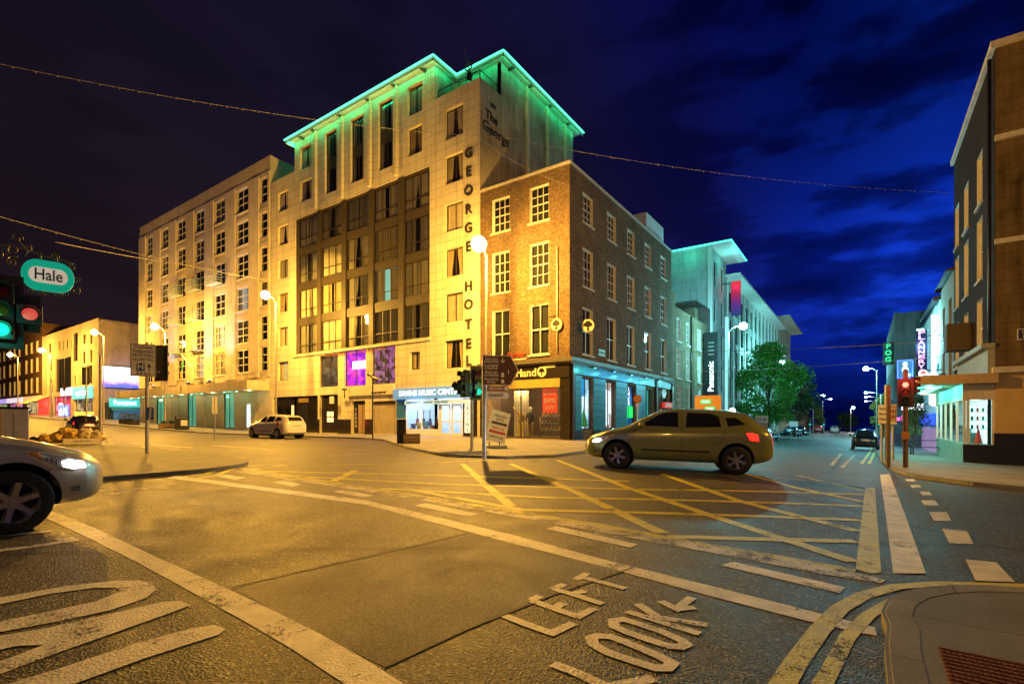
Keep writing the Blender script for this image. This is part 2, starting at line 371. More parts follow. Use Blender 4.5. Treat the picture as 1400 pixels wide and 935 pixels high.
GALV = plain('galvanised_steel', (.42, .42, .42), .45, .8, var=.2, scale=9)
BLACKP = plain('black_paint', (.015, .015, .017), .35)
WHITEP = plain('white_paint', (.78, .76, .72), .5, var=.06)
CREAM = plain('cream_paint', (.72, .66, .52), .6, var=.08, scale=3)
DARKROOM = plain('dark_interior', (.02, .018, .016), .9)
CURT = plain('curtain_fabric', (.52, .46, .32), .9, var=.15, scale=3)
CHROME = plain('chrome', (.7, .7, .7), .12, 1.0, var=.05)
RUBBER = plain('tyre_rubber', (.018, .018, .018), .8, bmp=.2)
# ================================================================== ground, kerbs, pavements, markings
def lines(segs):
    o = []
    for a, b, st in segs:
        x = a
        while x < b - 1e-6: o.append(x); x += st
    o.append(segs[-1][1]); return o
GXL = lines([(-700, -200, 50), (-200, -60, 10), (-60, -20, 4), (-20, 12, 1), (12, 40, 4), (40, 400, 40)])
GYL = lines([(-300, -60, 40), (-60, -12, 6), (-12, 52, 1), (52, 80, 4), (80, 200, 20), (200, 900, 50)])
def sheet():
    v = [(x, y, G(x, y)) for y in GYL for x in GXL]; n = len(GXL)
    f = [(j*n+i, j*n+i+1, (j+1)*n+i+1, (j+1)*n+i) for j in range(len(GYL)-1) for i in range(n-1)]
    b = MB(); b.add(v, f, True); return b.build('road', ASPHALT)
road = sheet(); tag(road, kind='structure')
def drape(polys, up, name, mat, parent=None, kind=None, step=0.0):
    bm = bmesh.new(); k = 0
    for poly in polys:
        b2 = bmesh.new(); b2.faces.new([b2.verts.new((p[0], p[1], 0)) for p in poly])
        xs = [p[0] for p in poly]; ys = [p[1] for p in poly]
        for c in GXL:
            if min(xs) < c < max(xs): bmesh.ops.bisect_plane(b2, geom=b2.verts[:]+b2.edges[:]+b2.faces[:], plane_co=(c,0,0), plane_no=(1,0,0))
        for c in GYL:
            if min(ys) < c < max(ys): bmesh.ops.bisect_plane(b2, geom=b2.verts[:]+b2.edges[:]+b2.faces[:], plane_co=(0,c,0), plane_no=(0,1,0))
        for v in b2.verts: v.co.z = G(v.co.x, v.co.y) + up + k*step
        bmesh.ops.recalc_face_normals(b2, faces=b2.faces)
        for f in b2.faces:
            if f.normal.z < 0: f.normal_flip()
        k += 1
        tmp = bpy.data.meshes.new('t'); b2.to_mesh(tmp); b2.free(); bm.from_mesh(tmp); bpy.data.meshes.remove(tmp)
    me = bpy.data.meshes.new(name); bm.to_mesh(me); bm.free(); me.materials.append(mat)
    o = bpy.data.objects.new(name, me); link(o, parent)
    if kind: o['kind'] = kind
    return o
def arc(c, r, a0, a1, n=8): return [(c[0]+r*cos(radians(a0+(a1-a0)*i/n)), c[1]+r*sin(radians(a0+(a1-a0)*i/n))) for i in range(n+1)]
def refine(pl, st=1.0):
    o = [pl[0]]
    for a, b in zip(pl, pl[1:]):
        d = math.dist(a, b); n = max(1, min(200, int(d/st)))
        o += [(a[0]+(b[0]-a[0])*i/n, a[1]+(b[1]-a[1])*i/n) for i in range(1, n+1)]
    return o
PH = .08
def kerb(pl, inside, name='kerb'):
    # pl: kerb line with the pavement on its left if inside=1, right if -1
    pl = refine(pl); b = MB(); rows = []
    for i, p in enumerate(pl):
        a = pl[max(i-1, 0)]; c = pl[min(i+1, len(pl)-1)]; d = Vector((c[0]-a[0], c[1]-a[1])).normalized()
        n = Vector((-d.y, d.x))*inside
        q = (p[0]+n.x*.13, p[1]+n.y*.13)
        g = G(*p); g2 = G(*q)
        rows.append([(p[0], p[1], g-.06), (p[0], p[1], g+PH-.012), (p[0]+n.x*.018, p[1]+n.y*.018, g+PH+.002), (q[0], q[1], g2+PH+.002), (q[0], q[1], g2)])
    for r0, r1 in zip(rows, rows[1:]):
        for k in range(4): b.quad(r0[k], r1[k], r1[k+1], r0[k+1])
    o = b.build(name, KERB); tag(o, kind='structure'); return o
# far pavement in front of the hotel, the shops and down the side street
kA = [(-200, 19.2), (-60, 19.2), (-24, 19.2), (-21.2, 18.2), (-14.5, 13.6), (-11.2, 11.7), (-9.9, 11.3), (-8.4, 11.7), (-7.6, 13.1), (-7.9, 15.5), (-9.2, 20), (-9.3, 24), (-9.3, 50), (-9.3, 140)]
drape([kA + [(-14, 140), (-14, 50), (-14, 24.5), (-200, 24.5)]], PH, 'pavement', PAVE, kind='structure')
kerb(kA, 1)
drape([[(-260, 24.52), (-14.02, 24.52), (-14.02, 140), (-260, 140)]], PH-.02, 'ground', CONC, kind='structure')
# near-left block
kB = [(-11.2, -80), (-11.2, 4.0)] + arc((-13.8, 4.2), 2.6, 10, 80, 6) + [(-15.5, 7.0), (-21, 7.35), (-60, 7.4), (-200, 7.4)]
drape([kB + [(-200, -80)]], PH, 'pavement', CONC, kind='structure'); kerb(kB, 1)
# block the camera stands beside
kC = [(.08, -80), (.08, 2.9)] + arc((1.25, 3.35), 1.17, 190, 95, 8) + [(2.6, 4.62), (80, 4.9)]
drape([kC + [(80, -80)]], PH, 'pavement', CONC, kind='structure'); kerb(kC, -1)
# far right block
kD = [(80, 13.4), (3.2, 13.8), (1.9, 14.3), (1.0, 15.4), (.7, 17.5), (.6, 22), (.6, 50), (.6, 140)]
drape([kD + [(90, 140), (90, 13.4)]], PH, 'pavement', PAVE, kind='structure'); kerb(kD, -1)
drape([[(-700, 200), (400, 200), (400, 900), (-700, 900)]], .3, 'river', plain('river_water', (.01, .02, .03), .1), kind='structure')

# tactile paving at the crossing in the bottom right corner
def pxpoly(pts): return [WG(*p)[:2] for p in pts]
tp = [WG(*p, PH)[:2] for p in [(1282, 884), (1420, 912), (1440, 1010), (1308, 965)]]
t_ = drape([tp], PH+.004, 'tactile_paving', TACT, kind='structure')
b = MB(); a0, a1, a3 = Vector(tp[0]), Vector(tp[1]), Vector(tp[3])
for i in range(16):
    for j in range(14):
        p = a0 + (a1-a0)*((i+.5)/16) + (a3-a0)*((j+.5)/14); z = G(p.x, p.y)+PH+.004
        b.cyl((p.x, p.y, z), (p.x, p.y, z+.006), .013, .009, 8)
b.build('tactile_dome', TACT, t_)

MZ = [0]
def mark(polys, name, mat, parent=road):
    MZ[0] += 1
    return drape([pxpoly(p) for p in polys], .0032+MZ[0]*.00007, name, mat, parent, step=.00004)
def ribbon(pts, w, closed=False):
    # world polyline -> list of quads/polygons with round ends
    pts = [Vector(p[:2]) for p in pts]; n = len(pts); Lf = []; Rt = []
    for i, p in enumerate(pts):
        if closed: a = pts[(i-1) % n]; c = pts[(i+1) % n]
        else: a = pts[max(i-1, 0)]; c = pts[min(i+1, n-1)]
        d1 = (p-a).normalized() if (p-a).length > 1e-6 else (c-p).normalized(); d2 = (c-p).normalized() if (c-p).length > 1e-6 else d1
        m = (d1+d2).normalized(); nn = Vector((-m.y, m.x)); k = 1/max(.55, nn.dot(Vector((-d1.y, d1.x))))
        Lf.append(p+nn*w*.5*k); Rt.append(p-nn*w*.5*k)
    q = [[Lf[i], Lf[i+1], Rt[i+1], Rt[i]] for i in range(n-1)]
    if closed: q.append([Lf[-1], Lf[0], Rt[0], Rt[-1]])
    return q
def stroke(pxl, w, name, mat, closed=False, parent=road):
    MZ[0] += 1
    polys = []
    for pl in pxl: polys += ribbon([WG(*p) for p in pl], w, closed)
    return drape(polys, .0032+MZ[0]*.00007, name, mat, parent, step=.000004)
mark([[(58, 706), (72, 699), (130, 722), (215, 762), (300, 800), (372, 834), (440, 868), (500, 902), (560, 940), (478, 940), (400, 888), (335, 850), (270, 814), (190, 770), (120, 735)]], 'stop_line', WHITE_MARK)
# studded crossing edge lines and the dashes between them
mark([[(228, 653), (240, 650), (500, 684), (700, 731), (830, 766), (1000, 808), (1196, 858), (1199, 869), (1180, 866), (1100, 848), (960, 812), (826, 775), (690, 740), (500, 690)]], 'crossing_line', WHITE_MARK)
mark([[(295, 641), (310, 640), (460, 661), (600, 684), (800, 715), (1000, 752), (1130, 776), (1212, 792), (1205, 797), (1120, 784), (980, 757), (800, 724), (600, 688), (450, 664)]], 'crossing_line', FADED_MARK)
mark([[(372, 659), (386, 657), (412, 662), (400, 665)], [(455, 672), (470, 670), (512, 677), (498, 680)], [(565, 691), (582, 688), (655, 703), (640, 706)],
      [(746, 723), (760, 719), (872, 744), (862, 749)], [(985, 773), (1003, 768), (1155, 803), (1148, 811)], [(296, 651), (310, 649), (336, 653), (322, 656)]], 'crossing_dash', WHITE_MARK)
# yellow box junction
Q = .15
stroke([[(632, 634), (662, 661), (699, 692)], [(698, 634), (790, 674), (906, 729)], [(762, 629), (856, 666), (1000, 714), (1168, 768)],
        [(905, 648), (1011, 685), (1172, 726)], [(1010, 645), (1085, 666), (1180, 686)], [(1090, 650), (1182, 671)],
        [(486, 643), (455, 658)],
        [(360, 644), (600, 650), (860, 658)], [(420, 652), (600, 662), (860, 669), (1182, 676)], [(520, 668), (740, 680), (1180, 692)],
        [(570, 671), (714, 697), (1176, 711)], [(893, 733), (1040, 737), (1170, 740)]], Q, 'box_junction_hatching', YELLOW_MARK)
mark([[(1170, 778), (1183, 667), (1196, 667), (1205, 783), (1190, 784)]], 'box_junction_edge', YELLOW_MARK)
mark([[(330, 642), (345, 641), (600, 681), (820, 716), (1000, 748), (1172, 778), (1168, 783), (990, 751), (800, 717), (600, 684)]], 'box_junction_edge', FADED_YELLOW)
stroke([[(345, 640), (450, 636), (560, 633), (700, 629)]], .12, 'box_junction_edge', FADED_YELLOW)
stroke([[(880, 636), (1030, 650), (1182, 664)]], .14, 'box_junction_edge', FADED_YELLOW)
# right hand arm: stop line and lane dashes
mark([[(1203, 649), (1216, 648), (1238, 705), (1266, 784), (1221, 784), (1212, 712)]], 'stop_line', WHITE_MARK)
mark([[(1237, 655), (1249, 655), (1252, 658), (1240, 658)], [(1244, 663), (1257, 663), (1260, 666), (1247, 667)], [(1257, 672), (1270, 672), (1275, 677), (1261, 677)], [(1259, 684), (1278, 684), (1284, 691), (1264, 691)],
      [(1270, 700), (1294, 700), (1301, 712), (1277, 712)], [(1288, 723), (1322, 726), (1331, 744), (1298, 743)], [(1320, 765), (1362, 769), (1388, 796), (1334, 794)]], 'lane_dash', WHITE_MARK)
# double yellow lines round the near corner
stroke([[(1055, 960), (1088, 906), (1120, 862), (1148, 832), (1180, 814), (1225, 802), (1290, 798), (1400, 801), (1500, 806)]], .095, 'double_yellow_line', YELLOW_MARK)
stroke([[(1110, 960), (1132, 922), (1158, 872), (1186, 842), (1220, 822), (1262, 811), (1320, 808), (1400, 813), (1500, 820)]], .07, 'double_yellow_line', YELLOW_MARK)
stroke([[(262, 655), (296, 650), (318, 641), (318, 634), (296, 628), (250, 622)]], .11, 'double_yellow_line', YELLOW_MARK)
stroke([[(250, 652), (282, 648), (302, 640), (303, 634), (284, 629)]], .11, 'double_yellow_line', YELLOW_MARK)
# carriageway lines on the main street
stroke([[(405, 658), (330, 640), (265, 622)]], .1, 'lane_line', FADED_MARK)
stroke([[(180, 606), (262, 612)], [(290, 609), (365, 614)]], .14, 'lane_line', WHITE_MARK)
stroke([[(318, 632), (560, 616)], [(250, 618), (460, 612)]], .12, 'lane_line', FADED_MARK)
stroke([[(330, 637), (360, 636)], [(372, 637), (392, 636)]], .2, 'lane_dash', WHITE_MARK)
stroke([[(130, 670), (140, 671)], [(152, 669), (166, 670)], [(182, 668), (200, 668)], [(214, 667), (232, 667)], [(150, 675), (162, 675)]], .1, 'stud_dash', WHITE_MARK)
stroke([[(1137, 636), (1150, 620)], [(1150, 640), (1168, 622)]], .1, 'lane_line', FADED_MARK)
stroke([[(1188, 634), (1196, 618), (1198, 612)]], .1, 'double_yellow_line', YELLOW_MARK)
stroke([[(1178, 634), (1190, 617), (1193, 611)]], .1, 'double_yellow_line', YELLOW_MARK)
drape([pxpoly([(318, 803), (420, 780), (560, 748), (645, 728), (728, 742), (866, 776), (760, 812), (640, 860), (527, 912), (480, 890), (400, 850)])], .0022, 'road_patch', PATCHM, road)
stroke([[(318, 803), (420, 780), (560, 748), (645, 728)], [(866, 776), (760, 812), (640, 860), (527, 912)]], .018, 'patch_seam', plain('pale_seam', (.14, .12, .09), .8, var=.5, scale=20))
drape([pxpoly([(170, 640), (300, 655), (330, 672), (150, 668)])], .0022, 'road_patch', PATCHR, road)
# "LOOK LEFT" for people stepping off this kerb
W_ = .060
lk = 'look_left_lettering'
stroke([[(690, 842), (720, 854), (755, 866), (784, 852)],
        [(726, 821), (756, 832), (790, 843), (812, 832)], [(753, 834), (770, 825)], [(726, 821), (738, 815)],
        [(756, 805), (790, 815), (824, 826)], [(756, 805), (772, 799)], [(784, 812), (800, 808)],
        [(798, 790), (826, 797), (855, 805)], [(786, 793), (803, 784)]], W_, lk, WHITE_MARK)
stroke([[(756, 908), (790, 921), (830, 940)], [(830, 940), (894, 928)],
        [(857, 836), (905, 851), (957, 867)], [(872, 826), (905, 848)], [(905, 845), (967, 855)],
        [(903, 822), (925, 833), (946, 817)], [(925, 833), (950, 831)]], W_, lk, WHITE_MARK)
def oval(pts): return [pts]
stroke([[(838, 849), (852, 847), (875, 854), (905, 864), (932, 876), (938, 881), (930, 885), (915, 884), (890, 876), (858, 865), (840, 857)]], W_, lk, WHITE_MARK, closed=True)
stroke([[(808, 873), (816, 870), (835, 871), (862, 881), (900, 897), (919, 907), (912, 914), (896, 914), (868, 905), (832, 893), (812, 882)]], W_, lk, WHITE_MARK, closed=True)
# big lane letters beside the silver car
lm = 'lane_lettering'
mark([[(-60, 829), (30, 812), (95, 801), (160, 794), (190, 794), (208, 798), (214, 806), (200, 818), (150, 835), (90, 848), (-60, 876), (-60, 862), (60, 838), (130, 823), (166, 809), (160, 804), (130, 804), (70, 812), (-60, 839)]], lm, WHITE_MARK)
mark([[(-60, 880), (60, 860), (150, 840), (220, 824), (248, 822), (260, 828), (240, 836), (150, 868), (60, 900), (-60, 945), (-60, 925), (20, 898), (60, 882), (20, 884), (-60, 905)]], lm, WHITE_MARK)
mark([[(-20, 945), (80, 915), (180, 882), (260, 860), (292, 855), (308, 860), (300, 868), (200, 900), (90, 940), (80, 945)]], lm, WHITE_MARK)
stroke([[(-40, 758), (40, 748), (105, 738)], [(-40, 735), (20, 731), (70, 726)]], .11, 'lane_line', WHITE_MARK)
mark([[(60, 733), (85, 728), (108, 738), (104, 742), (90, 743)]], 'lane_line', FADED_MARK)
# ================================================================== facades and windows
def facade(root, M, W, H, ops, mat, t=.3, z0=0, ends=(True, True), name='wall', x0=0):
    b = MB(M); xs = sorted({x0, W} | {o[0] for o in ops} | {o[0]+o[2] for o in ops}); zs = sorted({z0, H} | {o[1] for o in ops} | {o[1]+o[3] for o in ops})
    def inside(x, z): return any(o[0] < x < o[0]+o[2] and o[1] < z < o[1]+o[3] for o in ops)
    for i in range(len(xs)-1):
        for j in range(len(zs)-1):
            if xs[i+1]-xs[i] < 1e-5 or zs[j+1]-zs[j] < 1e-5: continue
            if not inside((xs[i]+xs[i+1])/2, (zs[j]+zs[j+1])/2):
                b.quad((xs[i], 0, zs[j]), (xs[i+1], 0, zs[j]), (xs[i+1], 0, zs[j+1]), (xs[i], 0, zs[j+1]))
    for x, z, w, h in ops:
        b.quad((x, 0, z), (x, 0, z+h), (x, t, z+h), (x, t, z)); b.quad((x+w, 0, z+h), (x+w, 0, z), (x+w, t, z), (x+w, t, z+h))
        b.quad((x, 0, z+h), (x+w, 0, z+h), (x+w, t, z+h), (x, t, z+h)); b.quad((x+w, 0, z), (x, 0, z), (x, t, z), (x+w, t, z))
    if ends[0]: b.quad((x0, 0, z0), (x0, 0, H), (x0, t, H), (x0, t, z0))
    if ends[1]: b.quad((W, 0, H), (W, 0, z0), (W, t, z0), (W, t, H))
    b.quad((x0, 0, H), (W, 0, H), (W, t, H), (x0, t, H))
    return b.build(name, mat, root)
def mat_(n, *a, **k): return plain(n, *a, **k)
BROWNF = plain('dark_brown_frame', (.045, .03, .022), .45); WHITEF = plain('white_window_frame', (.70, .68, .62), .5, var=.05)
LINING = plain('painted_reveal', (.60, .56, .48), .7, var=.15, scale=2)
SILLM = plain('stone_sill', (.55, .52, .46), .75, var=.2, scale=5)
PURPLE = glow('purple_lit_interior', (.55, .03, .8), 1.6)
WARMROOM = glow('lit_room', (1.0, .6, .2), .5, (.6, .5, .4)); TEALROOM = glow('lit_teal_room', (.35, 1.0, .75), .35, (.5, .6, .55))
STY = {
 'sash':   dict(cols=3, rows=4, mat='w', fw=.07, mw=.03, y=.12, sill=1, lining=1, meet=1, room=DARKROOM, glass=GLASS),
 'sash2':  dict(cols=2, rows=2, mat='w', fw=.08, mw=.04, y=.12, sill=1, lining=1, meet=1, room=DARKROOM, glass=GLASS),
 'casement': dict(cols=2, rows=1, mat='b', fw=.08, mw=.08, y=.22, sill=0, lining=0, meet=0, room=DARKROOM, glass=GLASS, curtain=.85),
 'single': dict(cols=1, rows=1, mat='b', fw=.08, mw=.08, y=.22, sill=0, lining=0, meet=0, room=DARKROOM, glass=GLASS, curtain=.9),
 'strip':  dict(cols=2, rows=1, mat='b', fw=.07, mw=.06, y=.18, sill=0, lining=0, meet=0, room=DARKROOM, glass=GLASS, spandrel=1, curtain=.6),
 'bay':    dict(cols=3, rows=1, mat='b', fw=.06, mw=.055, y=.06, sill=0, lining=0, meet=0, room=DARKROOM, glass=GLASS, curtain=.95, transom=.3),
 'lattice': dict(cols=2, rows=3, mat='w', fw=.10, mw=.065, y=.05, sill=1, lining=0, meet=0, room=DARKROOM, glass=GLASS, curtain=.2),
 'slot':   dict(cols=1, rows=3, mat='w', fw=.08, mw=.05, y=.06, sill=0, lining=0, meet=0, room=DARKROOM, glass=GLASS),
 'big':    dict(cols=2, rows=1, mat='b', fw=.06, mw=.05, y=.15, sill=0, lining=0, meet=0, room=DARKROOM, glass=GLASS),
 'modern': dict(cols=1, rows=2, mat='b', fw=.07, mw=.05, y=.15, sill=0, lining=0, meet=0, room=DARKROOM, glass=GLASS),
}
WC = {}
CURTB = plain('grey_curtain', (.26, .24, .20), .9, var=.15, scale=3); CURTC = plain('olive_curtain', (.36, .30, .17), .9, var=.15, scale=3)
def curtain_mesh(w, h, seed, cover, mat):
    rnd = random.Random(seed); b = MB()
    def drop(xa, xb, tie):
        n = 22; rows = 7; vs_ = []
        for j in range(rows):
            t = j/(rows-1); sq = 1 - tie*(1-abs(t-.75))*t
            for i in range(n+1):
                u = i/n; x = xa + (xb-xa)*u*sq
                vs_.append((x, .02*sin(u*n*.9*pi/1.4 + seed) + .012*sin(u*37), h*(1-t)))
        b.add(vs_, [(j*(n+1)+i, j*(n+1)+i+1, (j+1)*(n+1)+i+1, (j+1)*(n+1)+i) for j in range(rows-1) for i in range(n)], True)
    a = w*.5*cover*rnd.uniform(.92, 1.02); c = w*.5*cover*rnd.uniform(.92, 1.02); tie = rnd.choice([0, 0, 0, .22]) if cover > .8 else rnd.choice([0, .25, .4])
    drop(0, a, tie); drop(w, w-c, tie)
    return b.mesh('curtain', mat)
def window(root, M, x, z, w, h, style, room=None, seed=0, cover=None, name='window', blind=None, label=None):
    S = STY[style]; key = (round(w, 2), round(h, 2), style, room.name if room else '')
    if key not in WC:
        fm = WHITEF if S['mat'] == 'w' else BROWNF; y = S['y']; fw = S['fw']; mw = S['mw']
        f = MB(); f.box(0, y, 0, fw, y+.07, h); f.box(w-fw, y, 0, w, y+.07, h); f.box(fw, y, 0, w-fw, y+.07, fw); f.box(fw, y, h-fw, w-fw, y+.07, h)
        iw = w-2*fw; ih = h-2*fw; spz = None
        if S.get('spandrel'):
            spz = (h*.40, h*.60); f.box(fw, y+.012, spz[0], w-fw, y+.06, spz[1])
        for i in range(1, S['cols']):
            cx = fw+iw*i/S['cols']; f.box(cx-mw/2, y+.008, fw+.001, cx+mw/2, y+.062, h-fw-.001) if not spz else (f.box(cx-mw/2, y+.008, fw+.001, cx+mw/2, y+.062, spz[0]-.001), f.box(cx-mw/2, y+.008, spz[1]+.001, cx+mw/2, y+.062, h-fw-.001))
        for j in range(1, S['rows']):
            cz = fw+ih*j/S['rows']; k = mw*(1.7 if S['meet'] and j == S['rows']//2 else 1)
            f.box(fw+.001, y+.004, cz-k/2, w-fw-.001, y+.066, cz+k/2)
        if S.get('transom'):
            cz = h*S['transom']; f.box(fw+.001, y+.004, cz-.02, w-fw-.001, y+.066, cz+.02)
        if S['lining']:   # pale painted lining of the reveal
            for q in ((.0015, .002, .002, .012, y, h-.002), (w-.012, .002, .002, w-.0015, y, h-.002), (.012, .002, h-.012, w-.012, y, h-.002)): f.box(*q)
        fmesh = f.mesh(name, fm)
        p = MB(); p.quad((fw*.5, y+.035, fw*.5), (w-fw*.5, y+.035, fw*.5), (w-fw*.5, y+.035, h-fw*.5), (fw*.5, y+.035, h-fw*.5))
        rm = MB(); d = .297
        rm.quad((.001, d, .001), (w-.001, d, .001), (w-.001, d, h-.001), (.001, d, h-.001))
        sl = None
        if S['sill']: sl = MB().box(-.09, -.09, -.10, w+.09, .10, -.002).mesh('sill', SILLM)
        WC[key] = (fmesh, p.mesh('pane', S['glass']), rm.mesh('interior', room or S['room']), sl)
    fmesh, pm, rm, sl = WC[key]
    o = bpy.data.objects.new(name, fmesh); link(o, root, M @ T(x, 0, z))
    if label: o['label'] = label
    link(bpy.data.objects.new('pane', pm), o); link(bpy.data.objects.new('interior', rm), o)
    if sl: link(bpy.data.objects.new('sill', sl), o)
    cv = cover if cover is not None else S.get('curtain', 0)
    if cv:
        k2 = ('c', round(w, 2), round(h, 2), seed % 9, cv)
        if k2 not in WC: WC[k2] = curtain_mesh(w-2*S['fw'], h-2*S['fw'], seed % 9 + 3, cv, [CURT, CURT, CURTB, CURTC][seed % 4])
        link(bpy.data.objects.new('curtain', WC[k2]), o, T(S['fw'], min(S['y']+.13, .25), S['fw']))
    if blind: MB().box(S['fw'], S['y']+.09, h*(1-blind), w-S['fw'], S['y']+.10, h-S['fw']).build('blind', CURT, o)
    return o
FRONT = I4                                  # faces -y
def SIDE_R(x=0, y=0): return T(x, y, 0) @ RZ(pi/2)      # faces +x, runs along +y
def SIDE_L(x=0, y=0): return T(x, y, 0) @ RZ(-pi/2)     # faces -x, runs along -y
# ================================================================== the tall cream hotel on the corner
def panel(root, M, x0, z0, x1, z1, y0, y1, name, m, bevel=0, label=None):
    o = MB(M).box(x0, y0, z0, x1, y1, z1).build(name, m, root, bevel=bevel)
    if label: o['label'] = label
    return o
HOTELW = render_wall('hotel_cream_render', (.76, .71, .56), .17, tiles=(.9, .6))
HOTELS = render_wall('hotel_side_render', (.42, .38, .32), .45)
BRONZE = plain('bronze_cladding', (.050, .040, .028), .55, var=.2, scale=4)
GRANITE = plain('black_granite', (.028, .022, .02), .12, var=.5, scale=20)
NEONG = glow('green_neon', (.06, 1.0, .42), 3.0); WASHG = glow('green_wash_strip', (.0, 1.0, .36), 23)
NEONC = glow('turquoise_neon', (.05, 1.0, .6), 3)
hotel = empty('hotel_building', (-42.7, 24, 0), 0, 'tall eight storey cream hotel edged with green neon on its overhanging roof', 'hotel')
hx = lambda X: X + 42.7
colsA = [(hx(-41.58), hx(-40.0))]; rowsA = [(19.1, 20.74), (16.2, 17.84), (13.3, 14.94), (10.4, 12.0), (7.5, 9.1), (4.55, 6.15)]
opsL = [(a, z0, b-a, z1-z0) for a, b in colsA for z0, z1 in rowsA]
HX0, HX1 = 3.66, 19.7
opsM = [(hx(-38.28), 21.79, 1.64, 1.86), (hx(-38.28), 19.15, 1.64, 1.68)]
strips = [(hx(-34.87), 18.93, 1.5, 4.8), (hx(-31.68), 18.93, 1.52, 4.8), (hx(-28.54), 18.97, 1.54, 4.85)]
opsM += strips + [(hx(-25.54), 21.81, 1.4, 2.0), (hx(-25.54), 19.09, 1.4, 1.88)]
grid = (3.80, 6.62, 19.26-3.80, 11.25)
big = [(hx(-35.55), 3.75, 2.35, 2.5), (hx(-32.42), 3.7, 2.5, 2.72), (hx(-29.26), 3.72, 2.5, 2.68)]
opsM += [grid] + big + [(hx(-25.32), 4.55, .98, 1.2), (hx(-35.55), .14, 2.35, 3.0), (hx(-31.6), .14, 1.62, 2.45), (hx(-29.15), .14, 2.45, 2.35)]
opsR = [(hx(-22.1), z0, 1.55, z1-z0) for z0, z1 in [(19.1, 21.05), (16.25, 18.05), (13.2, 14.98), (10.28, 12.1), (7.4, 9.2), (4.45, 6.22)]]
# shop unit (music shop) cuts across the last two bays
SHX0, SHX1 = hx(-26.6), 23.3
opsM2 = opsM + [(SHX0, .14, HX1-SHX0, 3.1)]
opsR2 = opsR + [(HX1, .14, SHX1-HX1, 3.1)]
opsL2 = opsL + [(.3, .14, HX0-.3, 3.0)]
opsM2 = opsM2 + [(HX0, .14, hx(-35.8)-HX0, 3.0)]
facade(hotel, FRONT, HX0, 22.0, opsL2, HOTELW, z0=-1, ends=(True, False))
facade(hotel, FRONT, HX1, 24.3, opsM2, HOTELW, z0=-1, x0=HX0)
facade(hotel, FRONT, 23.5, 22.1, opsR2, HOTELW, z0=-1, x0=HX1, ends=(False, False))
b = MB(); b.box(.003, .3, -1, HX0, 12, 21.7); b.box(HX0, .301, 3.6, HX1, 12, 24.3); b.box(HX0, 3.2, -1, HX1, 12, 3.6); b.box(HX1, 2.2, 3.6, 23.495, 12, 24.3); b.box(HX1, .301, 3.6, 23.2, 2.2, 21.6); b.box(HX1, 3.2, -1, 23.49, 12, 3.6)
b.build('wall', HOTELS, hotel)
# side wall towards the brick house, lit green under the eaves
S = SIDE_R(23.5)
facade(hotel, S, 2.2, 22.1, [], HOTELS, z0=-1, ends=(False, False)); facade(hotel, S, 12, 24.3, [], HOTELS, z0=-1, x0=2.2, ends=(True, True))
for Y in (29.2, 31.9, 34.6): panel(hotel, S, Y-24-.12, 12, Y-24+.12, 24.28, -.16, -.001, 'pilaster', HOTELW)
for X in (-36.0, -32.6, -29.35, -26.55): panel(hotel, FRONT, hx(X)-.13, 18.1, hx(X)+.13, 24.28, -.2, -.001, 'pilaster', HOTELW)
# overhanging roof
rp = [(3.3, -.65), (20.2, -.65), (20.2, 1.6), (24.1, 1.6), (24.1, 12.6), (3.3, 12.6)]
rf = MB().slab(rp, 24.32, 24.46).build('roof', plain('roof_fascia', (.5, .47, .4), .6), hotel)
nb = MB()
ring = [(3.3, 12.6), (3.3, -.65), (20.2, -.65), (20.2, 1.6), (24.1, 1.6), (24.1, 12.6)]  # left-hand run is added to light the office end wall green
for a, c in zip(ring, ring[1:]):
    d = Vector((c[0]-a[0], c[1]-a[1], 0)).normalized(); n = Vector((d.y, -d.x, 0))
    p = Vector((a[0], a[1], 24.40)) + n*.06 + d*(-.04); q = Vector((c[0], c[1], 24.40)) + n*.06 + d*.04
    nb.cyl(p, q, .045, n=8)
nb.build('neon_tube', NEONG, rf)
# hidden glowing strip added under the eaves to wash walls and soffit green
nb = MB()
for a, c in zip(ring, ring[1:]):
    d = Vector((c[0]-a[0], c[1]-a[1], 0)).normalized(); n = Vector((d.y, -d.x, 0))
    nb.cyl(Vector((a[0], a[1], 24.27)) - n*.12 + d*.2, Vector((c[0], c[1], 24.27)) - n*.12 - d*.2, .02, n=6)
nb.build('neon_tube', WASHG, rf)
lp = MB()  # lip added so the wash strip stays hidden from below
for a, c in zip(ring, ring[1:]):
    d = Vector((c[0]-a[0], c[1]-a[1], 0)).normalized(); n = Vector((d.y, -d.x, 0)); A = Vector((a[0], a[1], 0)); Cc = Vector((c[0], c[1], 0))
    q = [A, Cc, Cc-n*.05, A-n*.05]; lp.slab([(v.x, v.y) for v in q], 24.12, 24.319)
lp.build('strip_hiding_lip', plain('roof_fascia', (.5, .47, .4), .6), rf)
for X in (5, 6.7, 10.1, 13.35, 16.1, 18.9): MB().box(X-.06, -.58, 24.16, X+.06, -.001, 24.318).build('eave_bracket', BRONZE, rf)
for Y in (3.0, 5.2, 7.9, 10.6): MB().box(23.501, Y-.06, 24.16, 24.03, Y+.06, 24.318).build('eave_bracket', BRONZE, rf)
